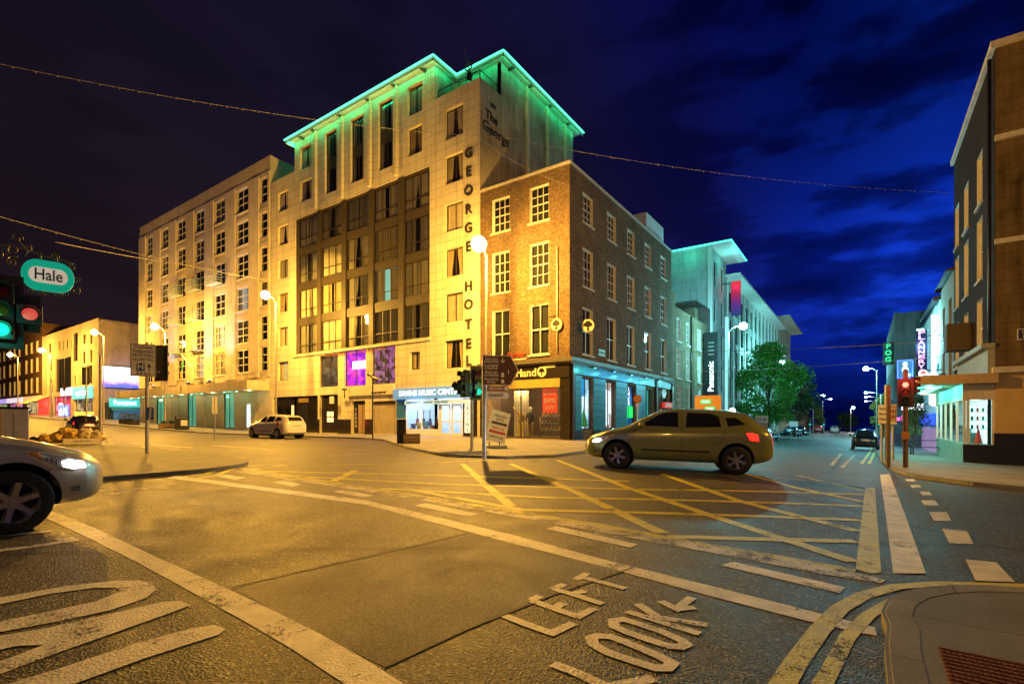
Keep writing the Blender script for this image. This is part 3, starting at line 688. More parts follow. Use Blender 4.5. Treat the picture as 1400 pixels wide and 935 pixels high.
# terrace rail and plants at the corner
r_ = MB(); r_.tube([(19.8, .25, 22.75), (23.3, .25, 22.75), (23.3, 2.1, 22.75)], .035)
for x in (19.8, 21.0, 22.2, 23.3): r_.tube([(x, .25, 22.1), (x, .25, 22.75)], .025)
r_.build('terrace_rail', DARKMETAL, hotel)
for i, (a, z, w_, h_) in enumerate(opsL): window(hotel, FRONT, a, z, w_, h_, 'single', seed=i, room=TEALROOM if i == 5 else None)
for i, (a, z, w_, h_) in enumerate([opsM[0], opsM[1], opsM[5], opsM[6]]): window(hotel, FRONT, a, z, w_, h_, 'casement', seed=i)
for i, (a, z, w_, h_) in enumerate(strips): window(hotel, FRONT, a, z, w_, h_, 'strip', seed=i+2)
for i, (a, z, w_, h_) in enumerate(opsR): window(hotel, FRONT, a, z, w_, h_, 'casement', seed=i*2+1, cover=[.9, .7, 1.0, .8, 1.0, .6][i])
window(hotel, FRONT, hx(-25.32), 4.55, .98, 1.2, 'single')
# the five by four glazed grid
gx = [(hx(a), hx(c)) for a, c in [(-38.45, -35.85), (-35.35, -32.72), (-32.2, -29.55), (-29.05, -26.4), (-25.9, -23.5)]]
gz = [(17.74-2.92*k-2.36, 17.74-2.92*k) for k in range(4)]
gf = MB(); y0, y1 = .06, .28
e = [3.8] + [v for p in gx for v in p] + [19.26]
for k in range(0, len(e), 2):
    m_ = (e[k]+e[k+1])/2; gf.box(e[k], -.05 if 0 < k < 10 else .05, 6.62, e[k+1], .29, 17.87)
for k in range(len(gx)):
    zz = [6.62] + [v for p in reversed(gz) for v in p] + [17.87]
    for j in range(0, len(zz), 2): gf.box(gx[k][0], .03, zz[j], gx[k][1], .288, zz[j+1])
gf.build('window_grid_frame', BRONZE, hotel)
for k, (a, c) in enumerate(gx):
    for j, (z0, z1) in enumerate(gz):
        window(hotel, FRONT, a, z0, c-a, z1-z0, 'bay', seed=k*3+j*2, cover=[1.0, .9, 1.0, .82][(k*7+j*3) % 4], room=WARMROOM if (k, j) == (1, 3) else TEALROOM if (k, j) == (3, 2) else None)
panel(hotel, FRONT, 3.6, 6.38, 19.4, 6.60, -.12, -.001, 'string_course', HOTELW)
# bar and kitchen on the first floor
for i, (a, z, w_, h_) in enumerate(big):
    window(hotel, FRONT, a, z, w_, h_, 'big', room=[glowtex('bar_interior', [(.02, .01, .01), (.12, .07, .04), (.3, .2, .12)], .5, 2), glowtex('magenta_lit_bar', [(.25, .0, .5), (.5, .01, .8), (.75, .02, .25), (.8, .1, .9)], 1.0, 2.2), glowtex('violet_bar', [(.03, .015, .015), (.15, .05, .06), (.5, .12, .4), (.5, .3, .2)], .6, 3)][i], seed=i)
o = panel(hotel, FRONT, big[1][0]+.75, 5.0, big[1][0]+2.3, 5.55, .20, .23, 'bar_light', glow('bar_neon_white', (.9, .5, 1.0), 6))
lamp_light((big[1][0]+1.2, .02, 5.1), 14, (.8, .1, 1.0), hotel, .2)
DKT = plain('dark_lettering', (.035, .03, .03), .5)
text('THE GEORGE  BAR AND KITCHEN', .42, plain('plum_lettering', (.16, .03, .05), .5), hotel, T(hx(-31.3), -.03, 6.22) @ I4, width=7.2)
panel(hotel, FRONT, hx(-32.9), 2.95, hx(-26.75), 3.62, -.18, -.001, 'bar_fascia', CREAM)
lg = panel(hotel, FRONT, hx(-32.45), 2.6, hx(-31.6), 3.66, -.26, -.181, 'logo_panel', CREAM)
text('T', 1.0, DKT, hotel, T(hx(-32.02), -.27, 3.13))
text('thegeorgehotel', .26, DKT, hotel, T(hx(-28.3), -.19, 3.12))
# granite ground floor on the left, recessed entrance, shutter
door = MB(); a0 = hx(-35.55)
gp = panel(hotel, FRONT, a0, .14, a0+2.35, 3.14, .18, .29, 'granite_panel', GRANITE)
for i in range(2):
    for j in range(2): panel(gp, FRONT, a0+.75+i*.45, 1.0+j*.45, a0+1.08+i*.45, 1.36+j*.45, .16, .178, 'lit_pane', glow('lit_pane', (1.0, .75, .3), 1.3))
b = MB(); b.box(.3, .16, .14, hx(-35.8), .29, 3.14); b.build('granite_front', GRANITE, hotel)
dr = panel(hotel, FRONT, 4.1, .14, 5.3, 2.5, .11, .158, 'door', BLACKP); MB().cyl((5.15, .09, 1.0), (5.15, .09, 1.5), .02).build('handle', CHROME, dr)
panel(hotel, FRONT, 4.0, 2.6, 5.4, 2.95, .10, .158, 'door_sign', plain('brass_plate', (.55, .38, .10), .35, .6))
for xx in (.8, 2.1): panel(hotel, FRONT, xx, .9, xx+.9, 2.3, .12, .158, 'smoked_window', plain('black_glass', (.01, .01, .012), .04))
panel(hotel, FRONT, 3.05, .5, 3.3, 2.4, .08, .158, 'poster_case', glow('poster_case', (1.0, .8, .4), .5))
panel(hotel, FRONT, hx(-35.8), -.5, hx(-35.56), 1.2, -.05, .0, 'plinth', GRANITE)
panel(hotel, FRONT, hx(-33.19), -.5, hx(-31.62), 1.2, -.05, -.001, 'plinth', GRANITE); panel(hotel, FRONT, hx(-29.97), -.5, hx(-29.17), 1.2, -.05, -.001, 'plinth', GRANITE)
e_ = panel(hotel, FRONT, hx(-31.6), .14, hx(-29.98), 2.59, .26, .29, 'entrance_recess', BLACKP)
for k in range(2): panel(e_, FRONT, hx(-31.0)+k*.5, .2, hx(-31.0)+k*.5+.44, 2.35, .20, .255, 'door', plain('oak_door', (.42, .30, .16), .5))
text('T\nE\nD\nS\nO', .3, WHITEP, hotel, T(hx(-31.32), .22, 1.3))
sh = MB()
for k in range(31): sh.box(hx(-29.15), .10+(k % 2)*.015, .14+k*.0758, hx(-26.7), .2, .14+(k+1)*.0758)
sh.build('roller_shutter', plain('beige_shutter', (.50, .43, .30), .55, var=.15, scale=2), hotel)
panel(hotel, FRONT, hx(-29.15), 2.30, hx(-26.7), 2.49, .04, .21, 'shutter_box', BLACKP)
panel(hotel, FRONT, hx(-34.0)+.45, 2.4, hx(-34.0)+.9, 2.95, -.5, -.42, 'projecting_sign', WHITEP)
# rooftop: mast, dish; vertical letters
for ch, z in zip('GEORGE', (17.65, 16.5, 15.33, 14.18, 13.0, 11.85)): text(ch, .86, DKT, hotel, T(hx(-20.05), -.06, z), ext=.05)
for ch, z in zip('HOTEL', (9.4, 8.28, 7.06, 5.87, 4.8)): text(ch, .86, DKT, hotel, T(hx(-20.05), -.06, z), ext=.05)
text('The', .8, DKT, hotel, S @ T(1.15, -.03, 20.15), ext=.02, align='CENTER'); text('George', .92, DKT, hotel, S @ T(1.62, -.03, 19.35), ext=.02)
cr = MB(S); cr.prism([(1.05, 20.85), (1.55, 20.85), (1.62, 21.15), (1.45, 21.0), (1.3, 21.2), (1.15, 21.0), (.98, 21.15)], -.03, -.001); cr.build('crown_emblem', DKT, hotel)
mast = empty('roof_mast', (-20.1, 24.5, 22.1), 0, 'thin leaning mast with a ring on the corner of the hotel terrace', 'mast')
MB().tube([(0, 0, 0), (-.45, 0, 1.5), (-.9, 0, 3.1)], [.05, .04, .02]).build('pole', GALV, mast)
mr_ = MB(); mr_.tube([(-.42+.3*cos(a/10*2*pi), 0, 1.5+.3*sin(a/10*2*pi)) for a in range(11)], .05); mr_.ball((-.35, 0, .8), .2, sc=(1, 1, 1.4)); mr_.build('ring', DARKMETAL, mast)
dish = empty('satellite_dish', (-18.4, 35.0, 15.1), radians(-30), 'large round satellite dish on the roof against the hotel side wall', 'satellite dish')
dm = MB(RX(radians(75))); n = 24; vs_ = [(0, 0, 0)]; 
for j in range(1, 5):
    for k in range(n): rr = 1.25*j/4; vs_.append((rr*cos(2*pi*k/n), rr*sin(2*pi*k/n), .32*(j/4)**2))
fs = [(0, 1+k, 1+(k+1) % n) for k in range(n)] + [(1+(j-1)*n+k, 1+j*n+k, 1+j*n+(k+1) % n, 1+(j-1)*n+(k+1) % n) for j in range(1, 4) for k in range(n)]
dm.add([(x, y+1.55, z-1.1+1.1) for x, y, z in vs_], fs, True); dd = dm.build('reflector', CREAM, dish); md = dd.modifiers.new('s', 'SOLIDIFY'); md.thickness = .03
MB().tube([(0, -.1, 0), (0, -.1, 1.6)], .06).tube([(0, -.3, .6), (0, -1.2, 1.7), (0, -.4, 2.6)], .025).build('stand', DARKMETAL, dish)

# ---- music shop in the hotel's ground floor: bright white windows, blue cheeks
shop = empty('music_shop_front', (-26.6, 24, 0), 0, 'brightly lit music shop with blue cheek wall under the cream hotel', 'shop front')
SW = SHX1-SHX0
BLUEP = plain('blue_shop_paint', (.02, .16, .42), .4); SHW = glow('shop_lit_wall', (.75, .88, 1.0), .35, (.8, .82, .85))
b = MB(); b.box(.02, 3.1, .14, SW-.02, 3.18, 3.2); b.box(.02, .1, .14, .06, 3.1, 3.2); b.box(SW-.06, .1, .14, SW-.02, 3.1, 3.2); b.build('shop_interior', plain('shop_white', (.75, .76, .78), .7), shop)
MB().box(.06, .1, .10, SW-.06, 3.1, .14).build('shop_floor', plain('shop_floor', (.3, .3, .32), .4), shop)
b = MB()
for k in range(3): b.box(.7+k*1.5, .7, 3.0, 1.7+k*1.5, 2.2, 3.04)
b.build('ceiling_light', glow('cool_tube_light', (.62, .82, 1.0), 7), shop)
panel(shop, FRONT, .02, .14, .9, 3.2, -.04, .1, 'blue_wall', BLUEP)
fs_ = panel(shop, FRONT, -.05, 2.55, SW-.6, 3.28, -.28, .05, 'fascia', glow('lit_fascia', (.08, .35, .75), .38, (.10, .25, .4)), bevel=.01)
text('SAVINS MUSIC CENTRE', .50, glow('white_sign_letters', (.80, .93, 1.0), 1.4), fs_, T(SW/2-.25, -.29, 2.93), width=5.6)
panel(shop, FRONT, 1.0, 2.18, SW-.6, 2.44, -.2, .02, 'sub_fascia', glow('lit_sub_fascia', (.5, .85, .8), .3, (.4, .5, .5)))
text('INSTRUMENTS - LESSONS - SHEET MUSIC', .17, BLUEP, shop, T(3.1, -.21, 2.31), width=3.8)
for xx in (.9, 2.35, 3.95, 4.05, 5.1, 6.0): MB().box(xx, 0, .14, xx+.07, .08, 2.2).build('window_post', WHITEP, shop)
for xa, xb in ((.97, 2.35), (2.42, 3.95)): MB().box(xa, 0, .14, xb, .08, .55).build('stall_riser', WHITEP, shop)
MB().quad((.97, .04, .55), (3.95, .04, .55), (3.95, .04, 2.2), (.97, .04, 2.2)).build('shop_window', GLASS, shop)
dr = MB(); 
for xa in (4.12, 5.17-.1): dr.box(xa, .02, .14, xa+.08, .06, 2.15); dr.box(xa+.75, .02, .14, xa+.83, .06, 2.15); dr.box(xa+.08, .02, 1.0, xa+.75, .06, 1.1); dr.box(xa+.08, .021, 2.05, xa+.75, .059, 2.15); dr.box(xa+.08, .021, .14, xa+.75, .059, .3)
dr.build('door', WHITEP, shop)
b = MB(); b.box(6.1, -.05, .14, SW, .12, 2.5); b.build('pier', GRANITE, shop)
vs2 = panel(shop, FRONT, 6.28, .35, 6.78, 2.4, -.12, -.051, 'vertical_sign', glow('vertical_sign_face', (.85, .95, .8), .55, (.8, .8, .75)))
for k, ch in enumerate('SAVINS'): text(ch, .34, DKT, vs2, T(6.53, -.13, 2.2-k*.335))
random.seed(3)
for i in range(9):
    xx = 1.15+i*.3; hh = random.uniform(.35, .8); cc = [(.05, .1, .25), (.5, .08, .05), (.6, .5, .1), (.05, .05, .06), (.1, .3, .4)][i % 5]
    g_ = empty('guitar' if i % 2 else 'amplifier', (-26.6+xx, 24.35+.2*(i % 2), .14), 0, ['black', 'red', 'yellow', 'dark', 'teal'][i % 5]+(' guitar' if i % 2 else ' box amplifier')+' on display in the bright music shop window, item %s from the left' % ['first','second','third','fourth','fifth','sixth','seventh','eighth','ninth'][i], 'guitar' if i % 2 else 'amplifier', 'instruments in the music shop window')
    mm_ = plain('display_%d' % (i % 5), cc, .35)
    if i % 2:
        MB().cyl((0, 0, .75), (0, .06, .75), .17, n=16).cyl((0, 0, 1.0), (0, .06, 1.0), .12, n=16).build('guitar_body', mm_, g_); MB().box(-.02, 0, 1.1, .02, .03, 1.65).build('guitar_neck', DARKMETAL, g_)
        MB().tube([(0, .1, 0), (0, .08, .6)], .02).build('stand', DARKMETAL, g_)
    else:
        MB().box(-.14, 0, .3, .14, .22, .3+hh).build('cabinet', mm_, g_, bevel=.015); MB().cyl((0, -.01, .3+hh*.45), (0, 0, .3+hh*.45), .1, n=16).build('speaker_cone', GALV, g_)
        MB().box(-.12, .02, 0, .12, .2, .299).build('stand', DARKMETAL, g_)
lamp_light((2.3, -.5, 2.1), 28, (.35, .65, 1.0), shop, .3)
lamp_light((2.5, 1.2, 2.7), 60, (.55, .78, 1.0), shop, .4)
# ================================================================== the long office block with vertical piers
def rise(X): return G(X, 24)+.12
OFF = render_wall('office_concrete', (.56, .50, .40), .2); OFFP = render_wall('office_piers', (.64, .58, .48), .18)
off = empty('office_building', (-72, 24, 0), 0, 'seven storey beige office block with tall vertical piers and shallow canopy', 'office block')
ox = lambda X: X + 72
oc = [(-69.97, -68.05), (-65.73, -63.71), (-61.6, -59.4), (-57.3, -55.15), (-53.0, -50.8), (-48.68, -46.44), (-44.45, -43.2)]
orow = [22.77, 19.7, 16.62, 13.55, 10.48, 7.75]
ops = []
for k, (a, c) in enumerate(oc):
    for t_ in orow: ops.append((ox(a), t_-2.2, c-a, 2.2))
facade(off, FRONT, 29.2, 24.5, ops + [(.6, .3, 28.0, 3.6)], OFF, z0=-1, t=.34)
b = MB(); b.box(.003, .34, -1, 29.197, 20, 24.45); b.build('wall', OFF, off)
for k in range(len(oc)+1):
    a = ox(oc[k-1][1])+.12 if k else 0; c = ox(oc[k][0])-.12 if k < len(oc) else 29.2
    panel(off, FRONT, a+.01, 5.0, c-.01, 23.1, -.12, -.001, 'pier', OFFP)
for i, (a, z, w_, h_) in enumerate(ops):
    c_ = i//6; r_ = i % 6
    window(off, FRONT, a, z, w_, h_, 'slot' if c_ == 6 else 'lattice', seed=i, cover=[0, .3, 0, .5, .9][i % 5], room=glow('dim_office', (.6, .9, 1.0), .16, (.5, .5, .5)) if (i*7) % 5 == 1 and r_ >= 3 else None)
    panel(off, FRONT, a-.1, z+h_+.02, a+w_+.1, z+h_+.42, -.05, -.001, 'lintel', OFFP)
for i, (c_, r_) in enumerate([(4, 2), (3, 2), (2, 2), (3, 3), (2, 3), (3, 4), (2, 4)]):
    a, z = ox(oc[c_][0]), orow[r_]-2.2; w_ = oc[c_][1]-oc[c_][0]; bb = MB()
    bb.box(a-.05, -.95, z-.05, a+w_+.05, -.31, z+.02)
    for q in range(4): bb.tube([(a-.03, -.31, z+.2+q*.27), (a-.03, -.93, z+.2+q*.27), (a+w_+.03, -.93, z+.2+q*.27), (a+w_+.03, -.31, z+.2+q*.27)], .03, 5)
    for q in range(7): bb.tube([(a+w_*q/6, -.93, z), (a+w_*q/6, -.93, z+1.03)], .02, 5)
    bb.build('balcony', plain('balcony_rail', (.45, .55, .45), .5, var=.1), off)
# canopy over the street floor with little green downlights
can = MB(); can.box(-1.6, -2.0, 3.75, 29.1, -.001, 4.55); cn = can.build('canopy', OFF, off, bevel=.02)
panel(off, FRONT, -1.6, 4.56, 29.15, 4.75, -.4, -.002, 'canopy_coping', OFFP)
dl = MB()
for k in range(13): dl.cyl((1+k*2.25, -1.2, 3.72), (1+k*2.25, -1.2, 3.749), .09, n=10)
dl.build('downlight', glow('green_downlight', (.35, 1.0, .6), 5), cn)
for k in range(9): lamp_light((1.6+k*3.3, -1.3, 3.6), 34 if k % 2 == 0 else 15, (1.0, .72, .3) if k % 2 == 0 else (.15, 1.0, .6), off, .15)  # warm ones have no fitting, added to brighten the wall panels
BEIGE = plain('beige_panel', (.50, .42, .24), .5, var=.12, scale=2)
xx = .6
for i in range(14):
    ww = 2.0
    if i in (2, 6, 10): window(off, FRONT, xx, .35, ww, 3.5, 'big', room=glow('dim_green_shop', (.15, .8, .5), .25, (.3, .5, .4)), name='shop_window')
    elif i == 12:
        panel(off, FRONT, xx, .3, xx+ww, 3.9, .1, .33, 'wall_panel', BEIGE); panel(off, FRONT, xx+.5, .5, xx+1.0, 2.6, .05, .099, 'cash_machine', glow('cash_machine_screen', (.5, .8, 1.0), 1.5))
    else: panel(off, FRONT, xx+.02, .3, xx+ww-.02, 3.9, .1+(i % 3)*.02, .33, 'wall_panel', BEIGE)
    xx += ww
for k, X in enumerate((-62.5, -54.1, -49.7)):
    fl = empty('floodlight', (X, 22.05, 4.56), 0, 'small floodlight on the office canopy washing a pier with pale blue light, %s' % ['far left one', 'middle one', 'nearest the hotel'][k], 'floodlight', 'floodlights on the office canopy')
    MB().box(-.15, -.1, .12, .15, .08, .3).build('housing', DARKMETAL, fl); MB().tube([(0, 0, 0), (0, 0, .13)], .03).build('bracket', DARKMETAL, fl)
    MB().box(-.12, -.07, .301, .12, .05, .31).build('lens', glow('flood_lens', (.6, .85, 1.0), 12), fl)
    lamp_light((0, 0, .35), 1100, (.20, .50, 1.0), fl, .1, spot=60, aim=(0, .17, 1))
# flagpoles over the canopy
FLAGG = plain('flag_green', (.03, .22, .09), .8); FLAGW = plain('flag_white', (.75, .73, .68), .8); FLAGO = plain('flag_orange', (.8, .28, .03), .8)
fp = empty('flag', (-54.6, 23.7, 5.0), 0, 'green white and orange tricolour hanging from a slanting pole on the office', 'flag')
MB().tube([(0, 0, 0), (-.6, -1.8, 2.6)], .035).build('pole', WHITEP, fp)
for k, m_ in enumerate((FLAGG, FLAGW, FLAGO)):
    b = MB(); vs_ = []
    for j in range(7):
        for i in range(6):
            u = (k+i/5)/3; v = j/6
            vs_.append((-.55-u*1.05-.1*v, -1.7+.3*u+.08*sin(u*9+v*3), 2.35-1.15*v-u*.95+.1*sin(v*4)))
    b.add(vs_, [(j*6+i, j*6+i+1, (j+1)*6+i+1, (j+1)*6+i) for j in range(6) for i in range(5)], True); b.build('flag_band', m_, fp)
for i, X in enumerate((-51.3, -49.0, -46.6)):
    q = empty('flagpole', (X, 23.7, 4.9), 0, 'bare white flagpole leaning out over the office canopy, %s of three' % ['leftmost', 'middle', 'rightmost'][i], 'flagpole', 'bare flagpoles over the office canopy')
    MB().tube([(0, 0, 0), (-.9 if i != 1 else .9, -1.5, 2.3)], .035).build('pole', WHITEP, q); MB().ball((-.9 if i != 1 else .9, -1.5, 2.33), .07).build('finial', plain('brass_plate', (.55, .38, .10), .35, .6), q)

# ================================================================== cream block beyond the side street, big screen on its gable
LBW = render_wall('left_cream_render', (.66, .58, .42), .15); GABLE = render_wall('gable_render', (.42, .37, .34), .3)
lb = empty('corner_building', (-114, 24, 0), 0, 'cream three storey block with a glowing billboard on its gable', 'building')
lx = lambda X: X+114
r0 = 1.6
lops = []
for px0, px1, y0, y1 in [(355-7, 355+9, 150, 225), (415, 428, 135, 205), (440, 453, 130, 200), (467, 482, 122, 195), (495, 507, 118, 190), (590, 608, 85, 160), (640, 655, 85, 160),
                         (590, 608, 205, 300), (640, 655, 195, 290), (352, 368, 260, 350), (352, 368, 400, 490), (525, 540, 380, 450), (590, 605, 375, 450)]:
    Xa, za = PY(px0/5.196, 440+y1/5.196, 24); Xb, zb = PY(px1/5.196, 440+y0/5.196, 24); lops.append((lx(Xa), za, Xb-Xa, zb-za))
Xa, za = PY(395/5.196, 440+500/5.196, 24); Xb, zb = PY(505/5.196, 440+240/5.196, 24); lops.append((lx(Xa), za, Xb-Xa, zb-za))
Xa, za = PY(515/5.196, 440+285/5.196, 24); Xb, zb = PY(553/5.196, 440+70/5.196, 24); lops.append((lx(Xa), za, Xb-Xa, zb-za))
Xa, za = PY(620/5.196, 440+440/5.196, 24); Xb, zb = PY(655/5.196, 440+305/5.196, 24); lops.append((lx(Xa), za, Xb-Xa, zb-za))
facade(lb, FRONT, 27.5, 15.3, lops+[(6.5, 1.0, 8.8, 3.9), (17.2, 1.0, 8.0, 3.9)], LBW, z0=-1, ends=(True, False))
for i, (a, z, w_, h_) in enumerate(lops): window(lb, FRONT, a, z, w_, h_, 'big' if w_ > 4 else 'modern', seed=i)
b = MB(); b.box(.003, .3, -1, 27.2, 25, 15.2); b.build('wall', GABLE, lb); facade(lb, SIDE_R(27.5), 25, 14.9, [], GABLE, z0=-1, ends=(False, True))
w1 = window(lb, FRONT, 6.5, 1.0, 8.8, 3.9, 'big', room=glowtex('red_lit_shop', [(.1, .0, .02), (.7, .02, .05), (.9, .1, .3), (.9, .6, .6)], .9, 1.2), name='shop_window')
panel(w1, FRONT, 2.4, .4, 7.4, 2.6, .05, .12, 'window_poster', glow('blue_poster', (.10, .25, 1.0), 1.0)); text('sale  90%', 1.7, glow('white_neon', (.8, .9, 1), 2.0), w1, T(4.8, .02, 1.5), width=4.2)
window(lb, FRONT, 17.2, 1.0, 8.0, 3.9, 'big', room=glowtex('warm_shop', [(.03, .02, .01), (.3, .18, .08), (.9, .6, .3)], .8, 1.2), name='shop_window')
panel(lb, FRONT, 17.0, 4.3, 25.4, 6.0, -.25, -.001, 'fascia', glow('teal_fascia', (.10, .6, .7), .7)); text('centra', 1.3, glow('pale_sign', (.6, 1, 1), 2.2), lb, T(21.2, -.3, 5.15), width=4.6)
panel(lb, FRONT, 11.4, 5.0, 16.4, 6.1, -.3, -.001, 'lit_sign', glow('white_sign', (.8, .9, 1.0), 1.6))
Sg = SIDE_R(27.5)
bbd = empty('billboard', (-86.42, 26.7, 5.4), 0, 'glowing white and violet billboard on the gable above the corner shop', 'billboard')
m, Nn, Ll, bs = nodes('billboard_picture')
nz = noise(Nn, Ll, 1.6, 4, .6); tcx = Nn.new('ShaderNodeTexCoord'); sp = Nn.new('ShaderNodeSeparateXYZ'); Ll.new(tcx.outputs['Generated'], sp.inputs[0])
ad = Nn.new('ShaderNodeMath'); ad.operation = 'MULTIPLY_ADD'; ad.inputs[1].default_value = .45; Ll.new(nz, ad.inputs[0]); Ll.new(sp.outputs[2], ad.inputs[2])
cc = ramp(Nn, Ll, ad.outputs[0], [(.15, (.02, .05, .4)), (.38, (.10, .10, .7)), (.5, (.55, .25, .9)), (.62, (.8, .85, 1.0)), (1, (.95, .97, 1.0))])
bs.inputs['Base Color'].default_value = (.02, .02, .02, 1); Ll.new(cc, bs.inputs['Emission Color']); bs.inputs['Emission Strength'].default_value = 1.8
MB(RZ(pi/2)).box(-2.3, -.05, .35, 2.2, .06, 3.3).build('screen', m, bbd); b = MB(RZ(pi/2)); b.box(-2.42, -.04, .23, -2.3, .07, 3.42); b.box(2.2, -.04, .23, 2.32, .07, 3.42); b.box(-2.3, -.04, 3.3, 2.2, .07, 3.42); b.box(-2.3, -.04, .23, 2.2, .07, .35); b.build('frame', DARKMETAL, bbd)
brd = MB(RZ(pi/2))
for (x, z, s_) in [(-1.7, 2.5, .28), (-.2, 2.6, .2), (.2, 2.9, .15), (.35, 2.3, .14), (1.2, 2.2, .12), (-1.2, 2.7, .1), (1.6, 1.9, .1)]:
    brd.prism([(x-s_, z+s_*.4), (x, z-s_*.15), (x+s_, z+s_*.6), (x+s_*.1, z-s_*.5)], -.07, -.051)
brd.build('bird_silhouettes', plain('poster_blue', (.02, .03, .2), .5), bbd)
lamp_light((1.2, 0, 1.8), 160, (.6, .6, 1.0), bbd, .8)
# low shop under the billboard
ls = empty('corner_shop', (-86.5, 24.6, 0), 0, 'low blue fronted shop with teal sign below the billboard', 'shop')
MB(SIDE_R(.02)).box(0, -1.6, -.5, 11, 0, 3.6).build('shop_body', plain('navy_shop_paint', (.02, .05, .12), .4), ls)
MB(SIDE_R(.02)).box(.1, -1.72, 3.0, 7.5, -1.601, 4.2).build('fascia', glow('teal_shop_sign', (.05, .55, .6), .7), ls)
text('Permanent', .9, glow('pale_sign', (.6, 1, 1), 2.2), ls, SIDE_R(.02) @ T(1.9, -1.76, 3.6), width=2.6)
MB(SIDE_R(.02)).box(.6, -1.66, 1.2, 5.5, -1.602, 2.8).build('shop_window', glow('dim_blue_window', (.05, .15, .3), .5), ls)
aw = MB(SIDE_R(.02)); aw.add([(.2, -1.6, 3.0), (5.8, -1.6, 3.0), (5.8, -2.5, 2.5), (.2, -2.5, 2.5), (.2, -1.6, 3.05), (5.8, -1.6, 3.05), (5.8, -2.5, 2.55), (.2, -2.5, 2.55)], [(0, 1, 2, 3), (7, 6, 5, 4), (3, 2, 6, 7), (0, 3, 7, 4), (1, 5, 6, 2)]); aw.build('awning', plain('teal_awning', (.03, .25, .3), .7), ls)

# ================================================================== dark brick terrace far left
BRD = brick('dark_old_brick', (.12, .06, .035), (.16, .085, .045), (.10, .08, .06))
hw = 12.0
for k in range(3):
    hb = empty('brick_townhouse', (-150+12*k, 24, 0), 0, 'dark four storey brick townhouse with shop below, %s before the cream block' % ['third', 'second', 'last'][k], 'townhouse', 'dark brick townhouses down the far street')
    oo = [(1.2+3.6*i, z, 1.5, h_) for i in range(3) for z, h_ in ((6.0, 2.6), (9.6, 2.4), (13.0, 1.9))]
    facade(hb, FRONT, 12, 17.2+.3*k, oo+[(.8, 1.6, 10.4, 2.8)], BRD, z0=-1)
    MB().box(.002, .3, -1, 11.998, 12, 17.1+.3*k).build('wall', BRD, hb)
    for i, q in enumerate(oo): window(hb, FRONT, *q, 'sash', seed=i)
    window(hb, FRONT, .8, 1.6, 10.4, 2.8, 'big', room=glowtex(['multi_shop', 'pink_shop', 'amber_shop'][k], [(.02, .02, .02), [(.2, .4, .1), (.5, .1, .3), (.5, .3, .1)][k], [(.9, .5, .2), (.8, .3, .7), (.9, .7, .3)][k], (.9, .8, .7)], 1.0, 1.4), name='shop_window')
    panel(hb, FRONT, .4, 4.5, 11.6, 5.4, -.2, -.001, 'fascia', glow(['sign_a', 'sign_b', 'sign_c'][k], [(.5, .4, .9), (.9, .8, .9), (.9, .5, .2)][k], .6))
    MB().box(4, 2, 17.0, 5.2, 3, 18.6).build('chimney', BRD, hb)
# shop awning with red light, far left
awn = empty('shop_awning', (-108.4, 23.95, 1.9), 0, 'pale slanting awning over a red lit stall far down the street', 'awning')
MB().add([(-7, 0, 3.3), (0, 0, 3.3), (0, -3, 1.9), (-7, -3, 1.9), (-7, 0, 3.36), (0, 0, 3.36), (0, -3, 1.96), (-7, -3, 1.96)], [(0, 3, 2, 1), (4, 5, 6, 7), (3, 7, 6, 2), (0, 4, 7, 3), (1, 2, 6, 5)]).build('canopy', plain('pale_awning', (.72, .6, .5), .8), awn)
MB().tube([(-6.8, -2.9, 0), (-6.8, -2.9, 1.9)], .05).tube([(-.2, -2.9, 0), (-.2, -2.9, 1.9)], .05).build('post', DARKMETAL, awn)
MB().box(-6.4, -.3, 0, -.4, -.05, 3.0).build('lit_back_wall', glow('red_neon_wall', (1.0, .05, .03), 1.0), awn)
MB().box(-5.4, -2.6, 0, -.4, -2.4, .9).build('counter', BLACKP, awn)
lamp_light((-3.5, -1.5, 2.0), 120, (1, .15, .1), awn, .3)
# ================================================================== corner brick house with the outdoor-clothing shop
BRK = brick('corner_brown_brick', (.135, .088, .052), (.21, .14, .085), (.21, .17, .12))
tb = empty('brick_corner_house', (-19.15, 24, 0), 0, 'four storey brown brick corner house with black and teal lit shop below', 'brick building')
W_, D_ = 6.15, 17.5
tx = lambda X: X+19.15
fo = [(tx(-18.25), z, 1.28, h_) for z, h_ in ((12.3, 2.0), (8.68, 2.42), (4.82, 2.85))] + [(tx(-15.58), z, 1.28, h_) for z, h_ in ((12.3, 2.0), (8.68, 2.42), (4.82, 2.85))]
ys = [25.5, 28.82, 32.03, 35.33, 38.83]
so = [(y-24, z, 1.36, h_) for y in ys for z, h_ in ((12.36, 1.7), (8.72, 2.2), (4.87, 2.68))]
facade(tb, FRONT, W_, 15.0, fo+[(.35, .12, 5.25, 3.35)], BRK, z0=-1, ends=(True, False), t=.32)
SR = SIDE_R(W_)
sideops = [(1.35, .6, 1.5, 2.95), (4.55, .6, 1.55, 2.95), (8.0, .3, 1.6, 3.2), (11.4, .3, 1.5, 3.1), (14.5, .12, 2.2, 3.4)]
facade(tb, SR, D_, 15.0, so+sideops, BRK, z0=-2, ends=(False, True), t=.32)
b = MB(); b.box(.003, .32, 3.6, W_-.32, D_-.01, 14.9); b.box(.003, 4.5, -2, W_-.33, D_-.012, 3.6); b.build('wall', BRK, tb)
for i, q in enumerate(fo): window(tb, FRONT, *q, 'sash2' if q[1] < 5 else 'sash', seed=i, blind=None)
for i, q in enumerate(so): window(tb, SR, *q, 'sash2' if q[1] < 5 else 'sash', seed=i)
